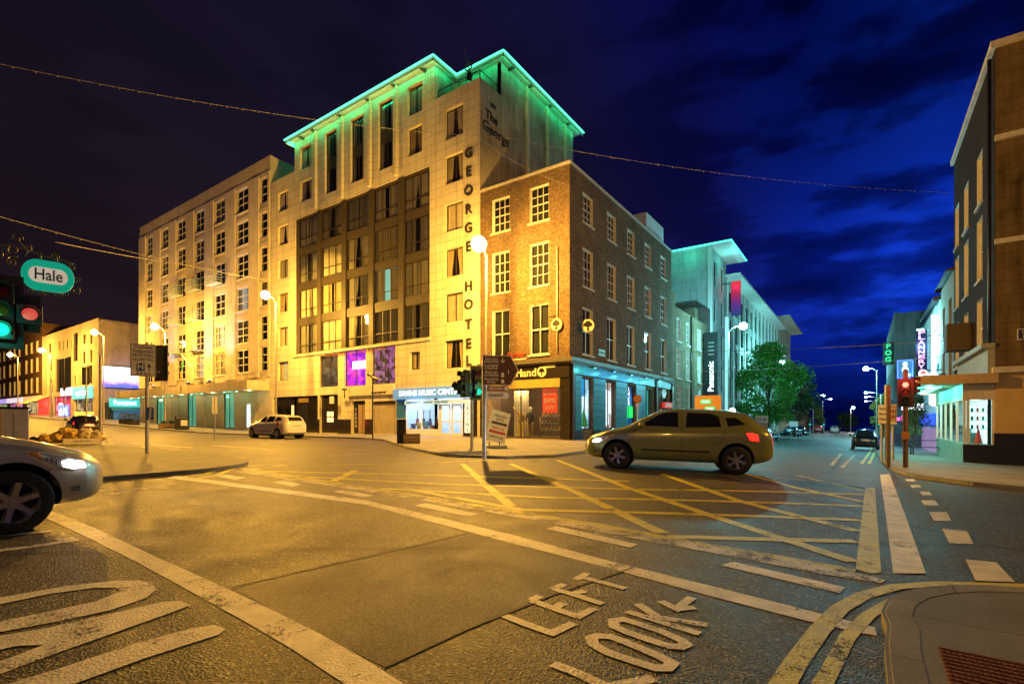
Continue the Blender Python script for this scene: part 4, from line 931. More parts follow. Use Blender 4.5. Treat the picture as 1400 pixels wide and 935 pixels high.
cp = MB(); cp.box(-.02, -.08, 15.0, W_+.08, .34, 15.14); cp.box(W_-.34, .34, 15.0, W_+.08, D_, 15.14); cp.build('parapet_coping', SILLM, tb)
MB().tube([(tx(-13.75), -.06, 4.8), (tx(-13.75), -.06, 10.6)], .045).build('drainpipe', CREAM, tb)
PNL = plain('black_shop_timber', (.022, .017, .014), .3); TEALLIT = plain('teal_lit_timber', (.015, .20, .30), .32, var=.2, scale=3)  # side panels: teal lamp light is put into the timber colour
# front shopfront in black timber
b = MB(); b.box(-.05, -.30, 4.30, W_+.32, -.001, 4.52); b.box(W_+.001, -.001, 4.30, W_+.32, 17.4, 4.52); b.box(-.02, -.20, 4.20, W_+.2, -.001, 4.299); b.box(W_+.001, -.001, 4.20, W_+.2, 17.3, 4.299); b.build('cornice', plain('cornice_paint', (.10, .09, .07), .4), tb)
fb = panel(tb, FRONT, 0, 3.45, W_+.02, 4.2, -.10, -.001, 'fascia', PNL)
WL = plain('cream_lettering', (.75, .66, .42), .5)
text('Timberland', .62, WL, fb, T(2.55, -.13, 3.80), ext=.02, width=3.1)
lgc = MB(); lgc.cyl((4.45, -.12, 3.84), (4.45, -.101, 3.84), .30, n=28); lgc.build('round_logo', WL, fb)
lt = MB(); lt.prism([(4.40, 3.62), (4.50, 3.62), (4.48, 3.78), (4.65, 3.82), (4.62, 3.92), (4.5, 4.02), (4.38, 4.02), (4.27, 3.92), (4.25, 3.82), (4.43, 3.78)], -.125, -.121); lt.build('tree_emblem', PNL, fb)
panel(tb, FRONT, 4.55, 4.03, 5.3, 4.17, -.115, -.101, 'number_plate_over_door', WL)
for xa, xb in ((5.6, W_+.05), (0, .34)):
    b = MB()
    for k in range(7): b.box(xa, -.05, .15+k*.47, xb, -.001, .15+k*.47+.45)
    b.build('shopfront_pier', PNL, tb)
# shop interior
b = MB(); b.box(.34, 4.4, .1, 5.7, 4.48, 3.55); b.box(.3, .3, .1, .36, 4.4, 3.55); b.box(.3, .3, 3.5, 5.75, 4.4, 3.56); b.build('shop_interior', plain('timber_interior', (.20, .13, .08), .7), tb)
MB().box(.36, .05, .08, 5.8, 4.4, .12).build('shop_floor', plain('shop_wood_floor', (.25, .15, .07), .4), tb)
b = MB(); b.box(.35, .04, .12, .42, .1, 3.0); b.box(1.55, .04, .12, 1.62, .1, 3.0); b.box(2.9, .04, .12, 2.97, .1, 3.0); b.box(5.53, .04, .12, 5.6, .1, 3.0); b.box(.35, .04, 2.95, 5.6, .12, 3.45); b.build('window_frame', BRONZE, tb)
MB().quad((1.62, .07, .12), (5.53, .07, .12), (5.53, .07, 2.95), (1.62, .07, 2.95)).build('shop_window', GLASS, tb)
panel(tb, FRONT, .9, 2.95, 5.58, 3.43, -.08, .039, 'olive_fascia_strip', plain('olive_gold', (.40, .32, .08), .45))
b = MB()
for k in range(4): b.cyl((1.2+k*1.2, 1.0, 3.42), (1.2+k*1.2, 1.0, 3.49), .1, n=10)
b.build('ceiling_spot', glow('warm_spots', (1.0, .75, .35), 14), tb)
lamp_light((2.2, 1.0, 3.2), 120, (1.0, .72, .32), tb, .2); lamp_light((4.4, 1.2, 3.2), 60, (1.0, .72, .32), tb, .2)
panel(tb, FRONT, 1.66, .15, 2.7, 2.9, 1.2, 1.25, 'display_board', plain('display_cream', (.75, .66, .45), .6))
ss = panel(tb, FRONT, 4.35, 1.55, 5.3, 2.9, .15, .17, 'sale_poster', glow('red_sale_poster', (.75, .06, .02), .4, (.7, .08, .04)))
text('SALE', .34, WHITEP, ss, T(4.82, .14, 2.65), width=.78); text('50%', .40, WHITEP, ss, T(4.82, .14, 2.2), width=.78); text('OFF', .3, WHITEP, ss, T(4.82, .14, 1.8), width=.6)
rg = MB(); 
for z in (.55, .95, 1.3): rg.box(4.0, .4, z, 5.4, .9, z+.04)
rg.tube([(4.02, .42, .12), (4.02, .42, 1.3)], .02).tube([(5.38, .42, .12), (5.38, .42, 1.3)], .02).tube([(4.02, .88, .12), (4.02, .88, 1.3)], .02).tube([(5.38, .88, .12), (5.38, .88, 1.3)], .02)
rk = rg.build('shoe_rack', GALV); rk.location = (-19.15, 24, 0); tag(rk, 'low metal rack of boots inside the brick corner shop window', 'shoe rack')
pos = ['left', 'second', 'middle', 'fourth', 'right']
for zi, z in enumerate((.60, 1.0, 1.35)):
    for i in range(5):
        b = MB(); b.box(0, 0, 0, .1, .26, .09); b.box(.005, .14, .09, .095, .26, .2); o = b.build('boot', plain('tan_leather', (.55, .38, .15), .6), bevel=.02)
        o.location = (-15.1+i*.27, 24.5, z); tag(o, 'tan boot, %s one on the %s shelf of the shop rack' % (pos[i], ['lowest', 'middle', 'top'][zi]), 'boot', 'boots on the shop rack')
# side shopfront: timber coloured with the teal light on it, lit windows
b = MB(SR); b.box(.3, -.12, 3.66, 13.3, -.001, 4.2); b.build('side_fascia', TEALLIT, tb)
b = MB(SR); b.box(13.9, -.12, 3.66, 17.2, -.001, 4.2); b.build('side_fascia', TEALLIT, tb)
edges = [.3, 1.35, 2.85, 4.55, 6.1, 8.0, 9.6, 11.4, 12.9]
for i in range(0, 8, 2):
    b = MB(SR)
    for k in range(8): b.box(edges[i]+.02, -.05, .55+k*.385, edges[i+1]-.02, -.001, .55+k*.385+.365)
    b.build('timber_panelling', TEALLIT, tb)
    b = MB(SR); b.box(edges[i]+.001, -.09, -.9, edges[i+1]-.001, -.001, .53); b.build('stall_riser', PNL, tb)
for e_ in (.0, 13.35, 17.15): panel(tb, SR, e_+.02 if e_ else .06, -1.2, e_+.36, 4.19, -.2, -.002, 'pilaster', PNL)
for i, (a, z, w_, h_) in enumerate(sideops[:4]):
    room = [glowtex('lit_white_display', [(.1, .2, .3), (.5, .75, .9), (.75, .9, 1.0)], 1.1, 1.6), glowtex('lit_white_display_b', [(.3, .2, .15), (.75, .85, .9), (.85, .95, 1.0)], 1.1, 1.3), glowtex('lit_blue_display', [(.0, .05, .2), (.02, .2, .6), (.03, .3, .8)], .7, 1.2), glowtex('lit_teal_display', [(.0, .1, .1), (.02, .4, .35), (.05, .5, .4)], .5, 1.0)][i]
    o = window(tb, SR, a, z, w_, h_, 'big', room=room, name='display_window')
    if i == 0: panel(o, I4, .15, 1.9, .9, 2.9, .2, .24, 'hanging_banner', glow('blue_banner', (.02, .25, .6), .7)); MB().cyl((.75, .22, .15), (.75, .22, 1.2), .28, .02, n=12).build('display_cone', plain('green_display', (.03, .35, .12), .4), o)
    if i == 2: panel(o, I4, .05, 1.0, 1.55, 1.8, .2, .24, 'green_panel', glow('green_display_panel', (.02, .8, .15), .9)); [text(c_, .5, glow('white_neon', (.8, .9, 1), 2.0), o, T(.8, .18, 3.0-.33*k)) for k, c_ in enumerate('sdge')]
window(tb, SR, 14.5, .12, 2.2, 3.4, 'big', name='doorway', room=plain('door_dark', (.02, .03, .03), .3))
fan = MB(SR)
for k in range(5): a = radians(50+20*k); fan.tube([(15.6+.25*cos(a), -.03, 2.7+.25*sin(a)), (15.6+.85*cos(a), -.03, 2.75+.85*sin(a))], .03, 5)
fan.build('fanlight_bars', glow('fan_lit', (.3, .9, .9), .5, (.6, .7, .7)), tb)
panel(tb, SR, 14.8, 2.1, 16.6, 2.55, -.35, -.1, 'door_sign', glow('red_door_sign', (.6, .04, .03), .5)); text('BARBER', .33, WHITEP, tb, SR @ T(15.7, -.37, 2.32), width=1.4)
panel(tb, SR, 14.6, .0, 15.1, 2.0, -.04, .14, 'pale_door_leaf', CREAM)
# little lamps on the cornice wash the teal front
for k in range(5): lamp_light((W_+.75, 1.6+k*2.7, 4.0), 26, (.08, .55, 1.0) if k in (1, 2, 3) else (.1, .9, .85), tb, .1)
for k in range(5): MB().box(W_+.55, 1.45+k*2.7, 4.02, W_+.8, 1.75+k*2.7, 4.1).box(W_+.3, 1.58+k*2.7, 4.1, W_+.6, 1.62+k*2.7, 4.14).build('wash_lamp', DARKMETAL, tb)
# hanging round signs, name plates, corner flower box
for (M_, nm, lbl) in ((T(-13.75, 23.9, 6.35), 'round_sign', 'small round shop sign bracketed on the lit brick front near the corner'), (T(-12.35, 24.9, 6.3) @ RZ(radians(20)), 'round_sign', 'pale round shop sign sticking out round the corner of the brick house')):
    rs = empty(nm, (0, 0, 0), 0, lbl, 'shop sign'); rs.matrix_basis = M_
    MB().cyl((0, -.05, 0), (0, .05, 0), .34, n=28).build('disc', WL, rs); MB().tube([(0, .3, .1), (0, 0, .5), (-.5, .1, .5)], .025).build('bracket', DARKMETAL, rs)
    MB().prism([(-.06, -.28), (.06, -.28), (.04, -.08), (.25, -.02), (.2, .12), (.05, .26), (-.05, .26), (-.2, .12), (-.25, -.02), (-.04, -.08)], -.07, -.051).build('tree_emblem', PNL, rs)
pl = empty('street_name_plate', (-12.96, 28.0, 5.0), 0, 'small pale green street name plate on the dark side of the brick house', 'name plate'); MB(RZ(pi/2)).box(-.45, 0, 0, .45, .03, .4).build('plate', plain('plate_green', (.3, .5, .42), .5), pl)
text('SHANNON ST', .14, DKT, pl, RZ(pi/2) @ T(0, -.005, .2), width=.8)
pl = empty('shop_lettering_board', (-16.45, 23.93, 4.6), 0, 'ornate dark red lettering above the shop cornice', 'lettering'); MB().box(-.65, -.02, 0, .65, .05, .07).build('rail', CREAM, pl)
text('Barber', .5, plain('red_lettering', (.35, .05, .03), .5), pl, T(0, -.03, .3), width=1.2, ext=.02)
# penthouse box on the roof, chimney
ph = MB(); ph.box(2.6, 13.2, 15.0, 5.6, 17.2, 17.0); ph.build('roof_room', WHITEP, tb)
MB().box(3, 16.3, 17.001, 3.6, 16.8, 17.8).box(1, 17.0, 14.9, 2.2, 17.45, 16.3).build('chimney', BRK, tb)
# mannequins in the window
def mannequin(x, y, lbl, c1, c2, arm):
    r = empty('mannequin', (x, y, .12), 0, lbl, 'mannequin', 'mannequins in the corner shop window')
    b = MB()
    for s_ in (-1, 1): b.tube([(s_*.1, 0, .9), (s_*.11, -.02, .48), (s_*.12, .02, .06), (s_*.12, -.12, .03)], [.09, .065, .045, .035], 8)
    b.build('trousers', c2, r)
    b = MB(); b.tube([(0, 0, .85), (0, 0, 1.0), (0, 0, 1.25), (0, 0, 1.42), (0, 0, 1.5)], [.15, .14, .19, .17, .06], 12); b.tube([(.18, 0, 1.4), (.27, -.02, 1.15), (.24, -.1, .92)], [.055, .045, .03], 8); b.tube([(-.18, 0, 1.4), arm[0], arm[1]], [.055, .045, .03], 8); b.build('jacket', c1, r)
    b = MB(); b.tube([(0, 0, 1.48), (0, 0, 1.58)], .05, 8); b.ball((0, -.01, 1.68), .1, sc=(.85, 1, 1.25)); b.build('head', CREAM, r)
    MB().cyl((0, 0, -.02), (0, 0, 0), .25, n=20).build('base', GALV, r)
mannequin(-16.55, 24.55, 'mannequin in a tan jacket and yellow trousers with one arm raised', plain('tan_cloth', (.4, .26, .10), .9), plain('mustard_cloth', (.6, .45, .12), .9), ((-.32, -.05, 1.55), (-.5, -.1, 1.8)))
mannequin(-15.9, 24.6, 'mannequin in a dark coat standing beside the tan one', plain('navy_cloth', (.05, .05, .07), .9), plain('brown_cloth', (.2, .14, .08), .9), ((-.28, -.02, 1.15), (-.25, -.08, .92)))

# ================================================================== three storey brick row along the side street
BRK2 = brick('row_brick_olive', (.17, .12, .07), (.24, .17, .10), (.22, .18, .13))
rowY = [41.52, 47.0, 52.4]
px_rows = [(8.05, 1.95), (4.6, 2.4), (1.9, 1.9)]
wins = [[PX(925, 0, -13)[0], PX(938, 0, -13)[0]], [PX(953.5, 0, -13)[0], PX(962, 0, -13)[0]]]
for k in range(2):
    y0, y1 = rowY[k], rowY[k+1]; h_ = empty('terraced_house', (-13, y0, 0), 0, ['three storey brick house next to the corner house, pale shop below', 'narrow brick house with a black drainpipe beside the tall hotel wing'][k], 'terraced house')
    S_ = SIDE_R(0)
    oo = [(wy-y0, z, 1.15, hh) for wy in wins[k] for z, hh in ((7.9, 2.0), (4.75, 2.6), (1.75, 2.4))]
    facade(h_, S_, y1-y0, 10.75, oo, BRK2, z0=-3); MB(S_).box(.002, .3, -3, y1-y0-.002, 10, 10.6).build('wall', BRK2, h_)
    for i, q in enumerate(oo): window(h_, S_, *q, 'sash', seed=i, room=glow('pale_cyan_room', (.45, .9, .85), .35, (.5, .6, .6)) if q[1] > 2 else None)
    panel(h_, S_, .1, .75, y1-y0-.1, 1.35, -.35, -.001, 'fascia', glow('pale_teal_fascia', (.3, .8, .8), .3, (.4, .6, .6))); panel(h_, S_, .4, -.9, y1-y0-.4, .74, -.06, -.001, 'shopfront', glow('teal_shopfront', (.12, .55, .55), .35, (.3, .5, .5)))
    if k: MB(S_).tube([(.1, -.08, -.5), (.1, -.08, 10.6)], .07).build('drainpipe', BLACKP, h_)
    MB(S_).box(1.5 if k == 0 else 3.5, .5, 10.6, 2.6 if k == 0 else 4.6, 1.4, 12.2).build('chimney', BRK2, h_)
vb = empty('banner_sign', (-12.1, 51.2, 3.4), 0, 'tall black vertical shop banner with white lettering beside the hotel wing', 'banner sign')
MB().box(-.7, -.05, 0, .55, .05, 6.3).build('board', BLACKP, vb); MB().box(-.9, -.02, .5, -.7, .02, .6).box(-.9, -.02, 5.6, -.7, .02, 5.7).build('bracket', DARKMETAL, vb)
tt = text('Panasonic', .75, glow('white_sign_letters', (.85, .95, 1.0), 2.2), vb, T(-.05, -.06, 2.0) @ RY(-pi/2), width=2.9)
for k in range(4): panel(vb, I4, -.3, 4.1+.38*k, .2, 4.2+.38*k, -.06, -.051, 'bar', GALV)

# ================================================================== white hotel wing with turquoise neon, then the long office row
WING = render_wall('wing_render', (.50, .52, .50), .25, tiles=(1.5, 1.0))
tw = empty('hotel_wing', (-13, 54.9, 0), 0, 'pale tower block with turquoise neon round its projecting flat roof', 'hotel wing')
facade(tw, T(-16, 0, 0), 16, 19.3, [], WING, z0=-3, ends=(True, False))
S_ = SIDE_R(0)
oo = [(1.0, z, 1.2, 2.6) for z in (15.4, 11.6, 8.0, 4.4)] + [(4.3, z, 1.2, 2.6) for z in (15.4, 11.6, 8.0, 4.4)]
facade(tw, S_, 6.8, 19.3, oo, WING, z0=-3, ends=(False, True)); MB().box(-16, .31, -3, -.31, 6.79, 19.2).build('wall', WING, tw)
for i, q in enumerate(oo): window(tw, S_, *q, 'modern', seed=i)
rf = MB().box(-16.5, -.5, 19.32, 2.0, 7.6, 19.48).build('roof', WHITEP, tw)
nb = MB(); nb.cyl((-5.5, -.56, 19.42), (2.06, -.56, 19.42), .045, n=8); nb.cyl((2.06, -.56, 19.42), (2.06, 7.6, 19.42), .045, n=8); nb.build('neon_tube', NEONC, rf)
MB().cyl((-16, -.56, 19.38), (-7, -.56, 19.38), .10, n=8).build('white_neon_tube', glow('white_blue_neon', (.6, .8, 1.0), 10), rf)
for k in range(3): lamp_light((-2-k*4, -1.5, 18.6), 60, (.05, 1.0, .62), tw, .3)
lamp_light((1.8, 3, 18.5), 60, (.05, 1.0, .8), tw, .3)
for x in (-.05,): panel(tw, I4, -.35, -3, .12, 19.3, -.16, -.001, 'corner_pier', WHITEP)
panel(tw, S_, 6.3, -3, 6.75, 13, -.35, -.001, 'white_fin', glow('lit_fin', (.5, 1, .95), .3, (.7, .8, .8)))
gbl = empty('low_brown_house', (-26, 53.2, 0), 0, 'dark brown gable end rising behind the brick row against the pale tower', 'house'); MB().box(0, 0, -2, 12.9, 1.6, 12.7).build('wall', plain('brown_gable', (.10, .07, .06), .85, var=.3, scale=1), gbl); MB().box(6, .2, 12.7, 7.4, 1.4, 14.4).build('chimney', BRD, gbl)
bn = empty('lit_banner', (-11.6, 60.0, 12.8), 0, 'hanging banner lit red at the top and blue below on the pale tower', 'banner sign')
m, Nn, Ll, bs = nodes('banner_red_blue'); tcx = Nn.new('ShaderNodeTexCoord'); sp = Nn.new('ShaderNodeSeparateXYZ'); Ll.new(tcx.outputs['Generated'], sp.inputs[0])
Ll.new(ramp(Nn, Ll, sp.outputs[2], [(0, (.01, .05, .3)), (.3, (.12, .02, .35)), (.6, (.5, .005, .12)), (.85, (1.0, .01, .05)), (1, (1, .05, .05))]), bs.inputs['Emission Color']); bs.inputs['Emission Strength'].default_value = .45; bs.inputs['Base Color'].default_value = (.05, .01, .02, 1)
MB().box(-.5, -.06, 0, .5, .06, 3.8).build('panel', m, bn); MB().box(-1.4, -.02, 3.6, -.5, .02, 3.7).build('bracket', DARKMETAL, bn); lamp_light((0, -.5, 3.2), 25, (1, .05, .2), bn, .2)
GLAZ = plain('blue_curtain_wall', (.05, .13, .16), .12, var=.3, scale=1)
lo = empty('office_row', (-13, 61.75, 0), 0, 'long pale turquoise office row with deep flat eaves running down the side street', 'office building')
oo = [(1.2+3.4*i, z, 2.2, 2.5) for i in range(12) for z in (14.0, 10.6, 7.2, 3.8, .5)]
facade(lo, S_, 41, 17.6, oo, WING, z0=-3); MB(S_).box(.002, .3, -3, 40.99, 12, 17.5).build('wall', WING, lo)
for i, q in enumerate(oo): window(lo, S_, *q, 'modern', seed=i)
MB(S_).box(-.3, -1.6, 17.62, 41.2, 12, 17.9).build('roof', WHITEP, lo)
b = MB(S_); [b.box(.3+3.4*i, -.16, -1, .65+3.4*i, -.001, 17.6) for i in range(13)]; b.build('pier', WHITEP, lo)
b2 = empty('end_office', (-13, 103.2, 0), 0, 'last pale office with a thin projecting roof at the end of the row', 'office building')
oo = [(1.5+3.6*i, z, 2.2, 2.6) for i in range(5) for z in (14.0, 10.2, 6.4, 2.6)]
facade(b2, S_, 21, 19.8, oo, LBW, z0=-4, ends=(True, True)); MB(S_).box(.002, .3, -4, 20.99, 12, 19.7).build('wall', LBW, b2)
for i, q in enumerate(oo): window(b2, S_, *q, 'modern', seed=i)
MB(S_).box(-1, -2.2, 19.82, 22, 12, 20.1).build('roof', CREAM, b2)
for k, (ya, yb, hh) in enumerate([(124.5, 140, 14.5), (140.2, 172, 11)]):
    h_ = empty('quayside_house', (-13, ya, 0), 0, ['dim brick house near the end of the left side, taller of two', 'low dark gabled house at the far left end of the side street'][k], 'house')
    oo = [(1.5+3.5*i, z, 1.3, 2) for i in range(int((yb-ya-2)/3.5)) for z in (hh-4, hh-7.5)]
    facade(h_, S_, yb-ya, hh, oo, BRK2, z0=-5); MB(S_).box(.002, .3, -5, yb-ya-.002, 10, hh-.1).build('wall', BRK2, h_)
    for i, q in enumerate(oo): window(h_, S_, *q, 'modern', seed=i)
    MB(S_).add([(0, 0, hh), (yb-ya, 0, hh), (yb-ya, 10, hh), (0, 10, hh), (0, 5, hh+2.5), (yb-ya, 5, hh+2.5)], [(0, 1, 5, 4), (2, 3, 4, 5), (0, 4, 3), (1, 2, 5)]).build('roof', plain('slate', (.05, .05, .06), .6), h_)
# ================================================================== right hand side
ORW = render_wall('ochre_stone_render', (.19, .135, .065), .45, tiles=(1.6, .55)); OLDB = brick('right_dark_brick', (.032, .018, .012), (.05, .028, .018), (.04, .03, .02))
RX0, RY0 = 4.3, 27.4
rb = empty('right_corner_building', (RX0, RY0, 0), 0, 'dark brick corner building with ochre stone front at the right edge', 'building')
SL = SIDE_L(0, 11.1)
def ly(px): return 11.1 - (PX(px, 0, RX0)[0] - RY0)
oo = []
for (a, b_, za, zb) in [(1306, 1312.5, 0, 0), (1318, 1325, 0, 0), (1335.5, 1345, 0, 0)]:
    x0 = ly(a); x1 = x0+1.35
    for z0, z1 in ((11.1, 13.4), (7.7, 10.5), (4.35, 6.85)): oo.append((x0, z0-.3, x1-x0, z1-z0))
facade(rb, SL, 11.1, 15.9, oo, OLDB, z0=-3, ends=(True, False)); facade(rb, FRONT, 18, 15.9, [], ORW, z0=3.0, ends=(False, True))
MB().box(.3, .3, -3, 17.99, 11.09, 15.8).build('wall', OLDB, rb)
for i, q in enumerate(oo): window(rb, SL, *q, 'sash', seed=i)
MB().box(-.15, -.15, 15.9, 18.1, 11.2, 16.15).build('coping', SILLM, rb)
panel(rb, FRONT, .0, .6, 18, 2.99, -.06, -.001, 'shopfront_panel', plain('ochre_panel', (.58, .40, .14), .55, var=.1, scale=2)); panel(rb, FRONT, -.04, -3, 18, .599, -.1, .0, 'plinth', BLACKP)
panel(rb, FRONT, -.1, 2.992, 18, 3.22, -.22, -.001, 'string_course', SILLM)
panel(rb, FRONT, -.02, 12.2, 18, 12.42, -.1, -.001, 'string_course', SILLM); panel(rb, FRONT, -.02, 8.1, 18, 8.3, -.08, -.001, 'string_course', SILLM)
panel(rb, SL, 3.2, 2.6, 11.1, 4.0, -.22, -.001, 'fascia', plain('sage_fascia', (.32, .33, .26), .6, var=.15, scale=2)); panel(rb, SL, 3.1, 4.0, 11.15, 4.2, -.42, -.001, 'cornice', plain('sage_fascia', (.32, .33, .26), .6))
MB().tube([(-.15, .15, -1), (-.15, .15, 15.6)], .06).build('drainpipe', DARKMETAL, rb)
pl = empty('street_name_plate', (RX0+.62, RY0-.03, 4.25), 0, 'black street name plate with white edge on the ochre wall', 'name plate')
MB().box(0, -.02, 0, 1.5, .0, .42).build('border', WHITEP, pl); MB().box(.03, -.03, .03, 1.47, -.021, .39).build('plate', BLACKP, pl)
text("O'CONNELL ST", .17, WHITEP, pl, T(.75, -.035, .28), width=1.25); text('SRAID UI CHONAILL', .13, WHITEP, pl, T(.75, -.035, .12), width=1.2)
MB(SL).box(4.4, -.9, 4.6, 5.6, -.002, 5.9).build('air_conditioning_box', plain('rust_box', (.10, .075, .05), .7), rb)
# projecting shop unit with flat canopy
sf = empty('projecting_shop', (RX0-.95, RY0+.02, 0), 0, 'bright corner shop with turquoise windows and flat canopy stepping out from the brick building', 'shop')
CY = plain('shop_cyan_tile', (.16, .42, .42), .4, var=.15, scale=2)
MB().box(.0, 0, -1.6, .94, 9.3, .15).build('tiled_plinth', CY, sf); MB().box(-.01, -.02, -1.6, .945, -.001, .12).build('plinth', BLACKP, sf)
MB().box(-.02, -.02, 1.95, .94, 9.3, 2.6).build('fascia', plain('pale_fascia', (.55, .5, .42), .6), sf)
b = MB()
for yy in (0, 1.9, 3.8, 5.7, 7.5, 9.2): b.box(0, yy, .15, .08, yy+.1, 1.95)
b.box(.10, .0, .15, .2, .08, 1.95); b.box(.86, 0, .15, .94, .08, 1.95); b.build('window_frame', WHITEF, sf)
MB().quad((.04, .1, .15), (.04, 9.2, .15), (.04, 9.2, 1.95), (.04, .1, 1.95)).quad((.2, .04, .15), (.86, .04, .15), (.86, .04, 1.95), (.2, .04, 1.95)).build('shop_window', GLASS, sf)
MB().box(.95-.012, .12, .15, .945, 9.2, 1.95).build('lit_back_wall', glow('lit_teal_shop_wall', (.5, .95, .95), .8, (.6, .8, .8)), sf)
MB().quad((.09, .12, .155), (.9, .12, .155), (.9, 9.2, .155), (.09, 9.2, .155)).build('display_floor', WHITEP, sf)
for k in range(5): panel(sf, I4, .5, .9+k*1.9, .9, 1.5+k*1.9, 0, 0, 'x', WHITEP) if False else MB().box(.3, .7+k*1.9, .16, .6, 1.2+k*1.9, .6+.15*(k % 3)).build('display_stand', plain('display_teal_box', (.1, .3, .35), .5), sf)
for z in (.75, 1.1, 1.45, 1.75): MB().box(.3, .6, z, .84, .8, z+.015).build('shelf', DARKMETAL, sf)
for k in range(9): MB().cyl((.36+.17*(k % 3), .7, .77+.35*(k//3)), (.36+.17*(k % 3), .7, .93+.35*(k//3)), .04, n=8).build('shelf_ware', [DARKMETAL, plain('ware_red', (.5, .03, .03), .4), plain('ware_green', (.05, .3, .2), .4)][k % 3], sf)
MB().cyl((.52, .45, .17), (.52, .45, .75), .14, .03, n=12).build('red_display_cone', plain('ware_red', (.5, .03, .03), .4), sf)
lamp_light((.5, .9, 1.85), 16, (.8, .95, 1.0), sf, .1); [lamp_light((.45, 3+k*3, 1.85), 14, (.4, 1.0, .95), sf, .1) for k in range(2)]
cn = MB(); cn.box(-1.5, -.35, 2.605, 1.0, 9.4, 2.66); cn.box(-1.5, -.35, 2.662, 1.0, 9.4, 2.98); cn.build('canopy', plain('canopy_tan', (.45, .33, .18), .6), sf)
for k in range(2): lamp_light((-.9, 2.0+k*5, 2.5), 110, (.1, 1.0, .8), sf, .1)
MB().box(-.9, 1.5, 2.585, -.5, 8, 2.6).build('canopy_light', glow('teal_tube', (.15, 1.0, .8), 3), sf)
# the row beyond
def rowhouse(y0, y1, H, m, label, rows, seed, col='modern', z00=-4, room=None, cat='building', dx=0):
    h_ = empty('row_building', (RX0+dx, y0, 0), 0, label, cat); S_ = SIDE_L(0, y1-y0); W = y1-y0
    n = max(2, int(W/3.0)); oo = [(W*(i+.5)/n-.6, z, 1.2, 1.9) for i in range(n) for z in rows]
    facade(h_, S_, W, H, oo, m, z0=z00); MB(S_).box(.002, .3, z00, W-.002, 9, H-.1).build('wall', m, h_)
    for i, q in enumerate(oo): window(h_, S_, *q, col, seed=i, room=room)
    return h_, S_, W
GREYW = render_wall('grey_green_render', (.26, .28, .24), .3); BLUEW = render_wall('blue_white_render', (.50, .56, .58), .2); DKW = render_wall('dark_far_render', (.12, .11, .11), .3)
h1, S1, W1 = rowhouse(38.52, 44.5, 9.9, GREYW, 'grey green rendered house behind the projecting shop', (6.6, 3.6), 1)
MB(S1).add([(-.1, -.35, 9.9), (6.05, -.35, 9.9), (6.05, 6, 11.8), (-.1, 6, 11.8), (-.1, -.35, 9.8), (6.05, -.35, 9.8), (6.05, 6, 9.8), (-.1, 6, 9.8)], [(0, 1, 2, 3), (0, 4, 5, 1), (1, 5, 6, 2), (3, 7, 4, 0), (2, 6, 7, 3)]).build('roof', plain('slate', (.05, .05, .06), .6), h1)
h2, S2, W2 = rowhouse(44.52, 57.0, 9.5, BLUEW, 'blue lit house front hung with neon signs', (6.3, 3.2), 2)
MB(S2).add([(-.1, -.4, 9.5), (12.5, -.4, 9.5), (12.5, 6, 11.2), (-.1, 6, 11.2), (-.1, -.4, 9.3), (12.5, -.4, 9.3), (12.5, 6, 9.3), (-.1, 6, 9.3)], [(0, 1, 2, 3), (0, 4, 5, 1), (1, 5, 6, 2), (3, 7, 4, 0), (2, 6, 7, 3)]).build('roof', plain('slate', (.05, .05, .06), .6), h2)
panel(h2, S2, .1, -1.5, 12.3, .5, -.1, -.001, 'shopfront', glow('pink_violet_shopfront', (.5, .25, .6), .3, (.3, .2, .3))); panel(h2, S2, .1, .8, 12.3, 1.6, -.3, -.001, 'fascia', glow('blue_fascia', (.02, .08, .8), .7))
for x_ in (9.3,): MB(S2).cyl((x_, -.12, 2.2), (x_, -.12, 8.8), .09, n=8).build('neon_tube', glow('white_blue_neon', (.6, .8, 1.0), 10), h2)
lamp_light((-1.2, 3.0, 5.5), 60, (.25, .7, 1.0), h2, .3); lamp_light((-1.2, 9, 5), 70, (.15, .45, 1.0), h2, .3)
h3, S3, W3 = rowhouse(57.02, 76, 10.9, DKW, 'dark flat roofed block beyond the neon signs', (7.6, 4.2, 1.2), 3, dx=-2.0)
panel(h3, S3, .1, -2.3, 18.9, -.2, -.1, -.001, 'shopfront', glow('dim_blue_shop', (.1, .3, .7), .25, (.1, .2, .3)))
h4, S4, W4 = rowhouse(76.02, 100, 10.2, BRK2, 'far brown brick terrace on the right of the side street', (6.6, 3.4), 4)
h5, S5, W5 = rowhouse(100.02, 135, 8.5, DKW, 'last low dark block on the right before the river', (5.4, 2.2), 5)
# blade signs
def blade(x, y, z, w_, h_, m, name, label, cat='shop sign', brk=True):
    r = empty(name, (x, y, z), 0, label, cat); MB().box(-w_/2, -.06, 0, w_/2, .06, h_).build('panel', m, r)
    if brk: MB().box(w_/2, -.02, h_*.85, max(RX0-x, w_/2+.05), .02, h_*.85+.06).build('bracket', DARKMETAL, r)
    return r
NAVY = plain('navy_sign', (.01, .03, .10), .4)
r = blade(3.3, 44.9, 4.25, .62, 3.15, NAVY, 'vertical_neon_sign', 'tall navy sign with white neon letters running down it')
for k, ch in enumerate('FLANNERYS'): text(ch, .37, glow('flannery_neon', (.80, .42, .85), 1.6), r, T(0, -.09, 2.93-.335*k), width=.36)
lamp_light((0, -.5, 2), 40, (.3, .6, 1), r, .3)
r = blade(3.45, 42.0, 3.35, .95, .8, glow('white_square_sign', (.85, .85, 1.0), 1.6), 'square_lit_sign', 'white square lit sign with a dark pot emblem')
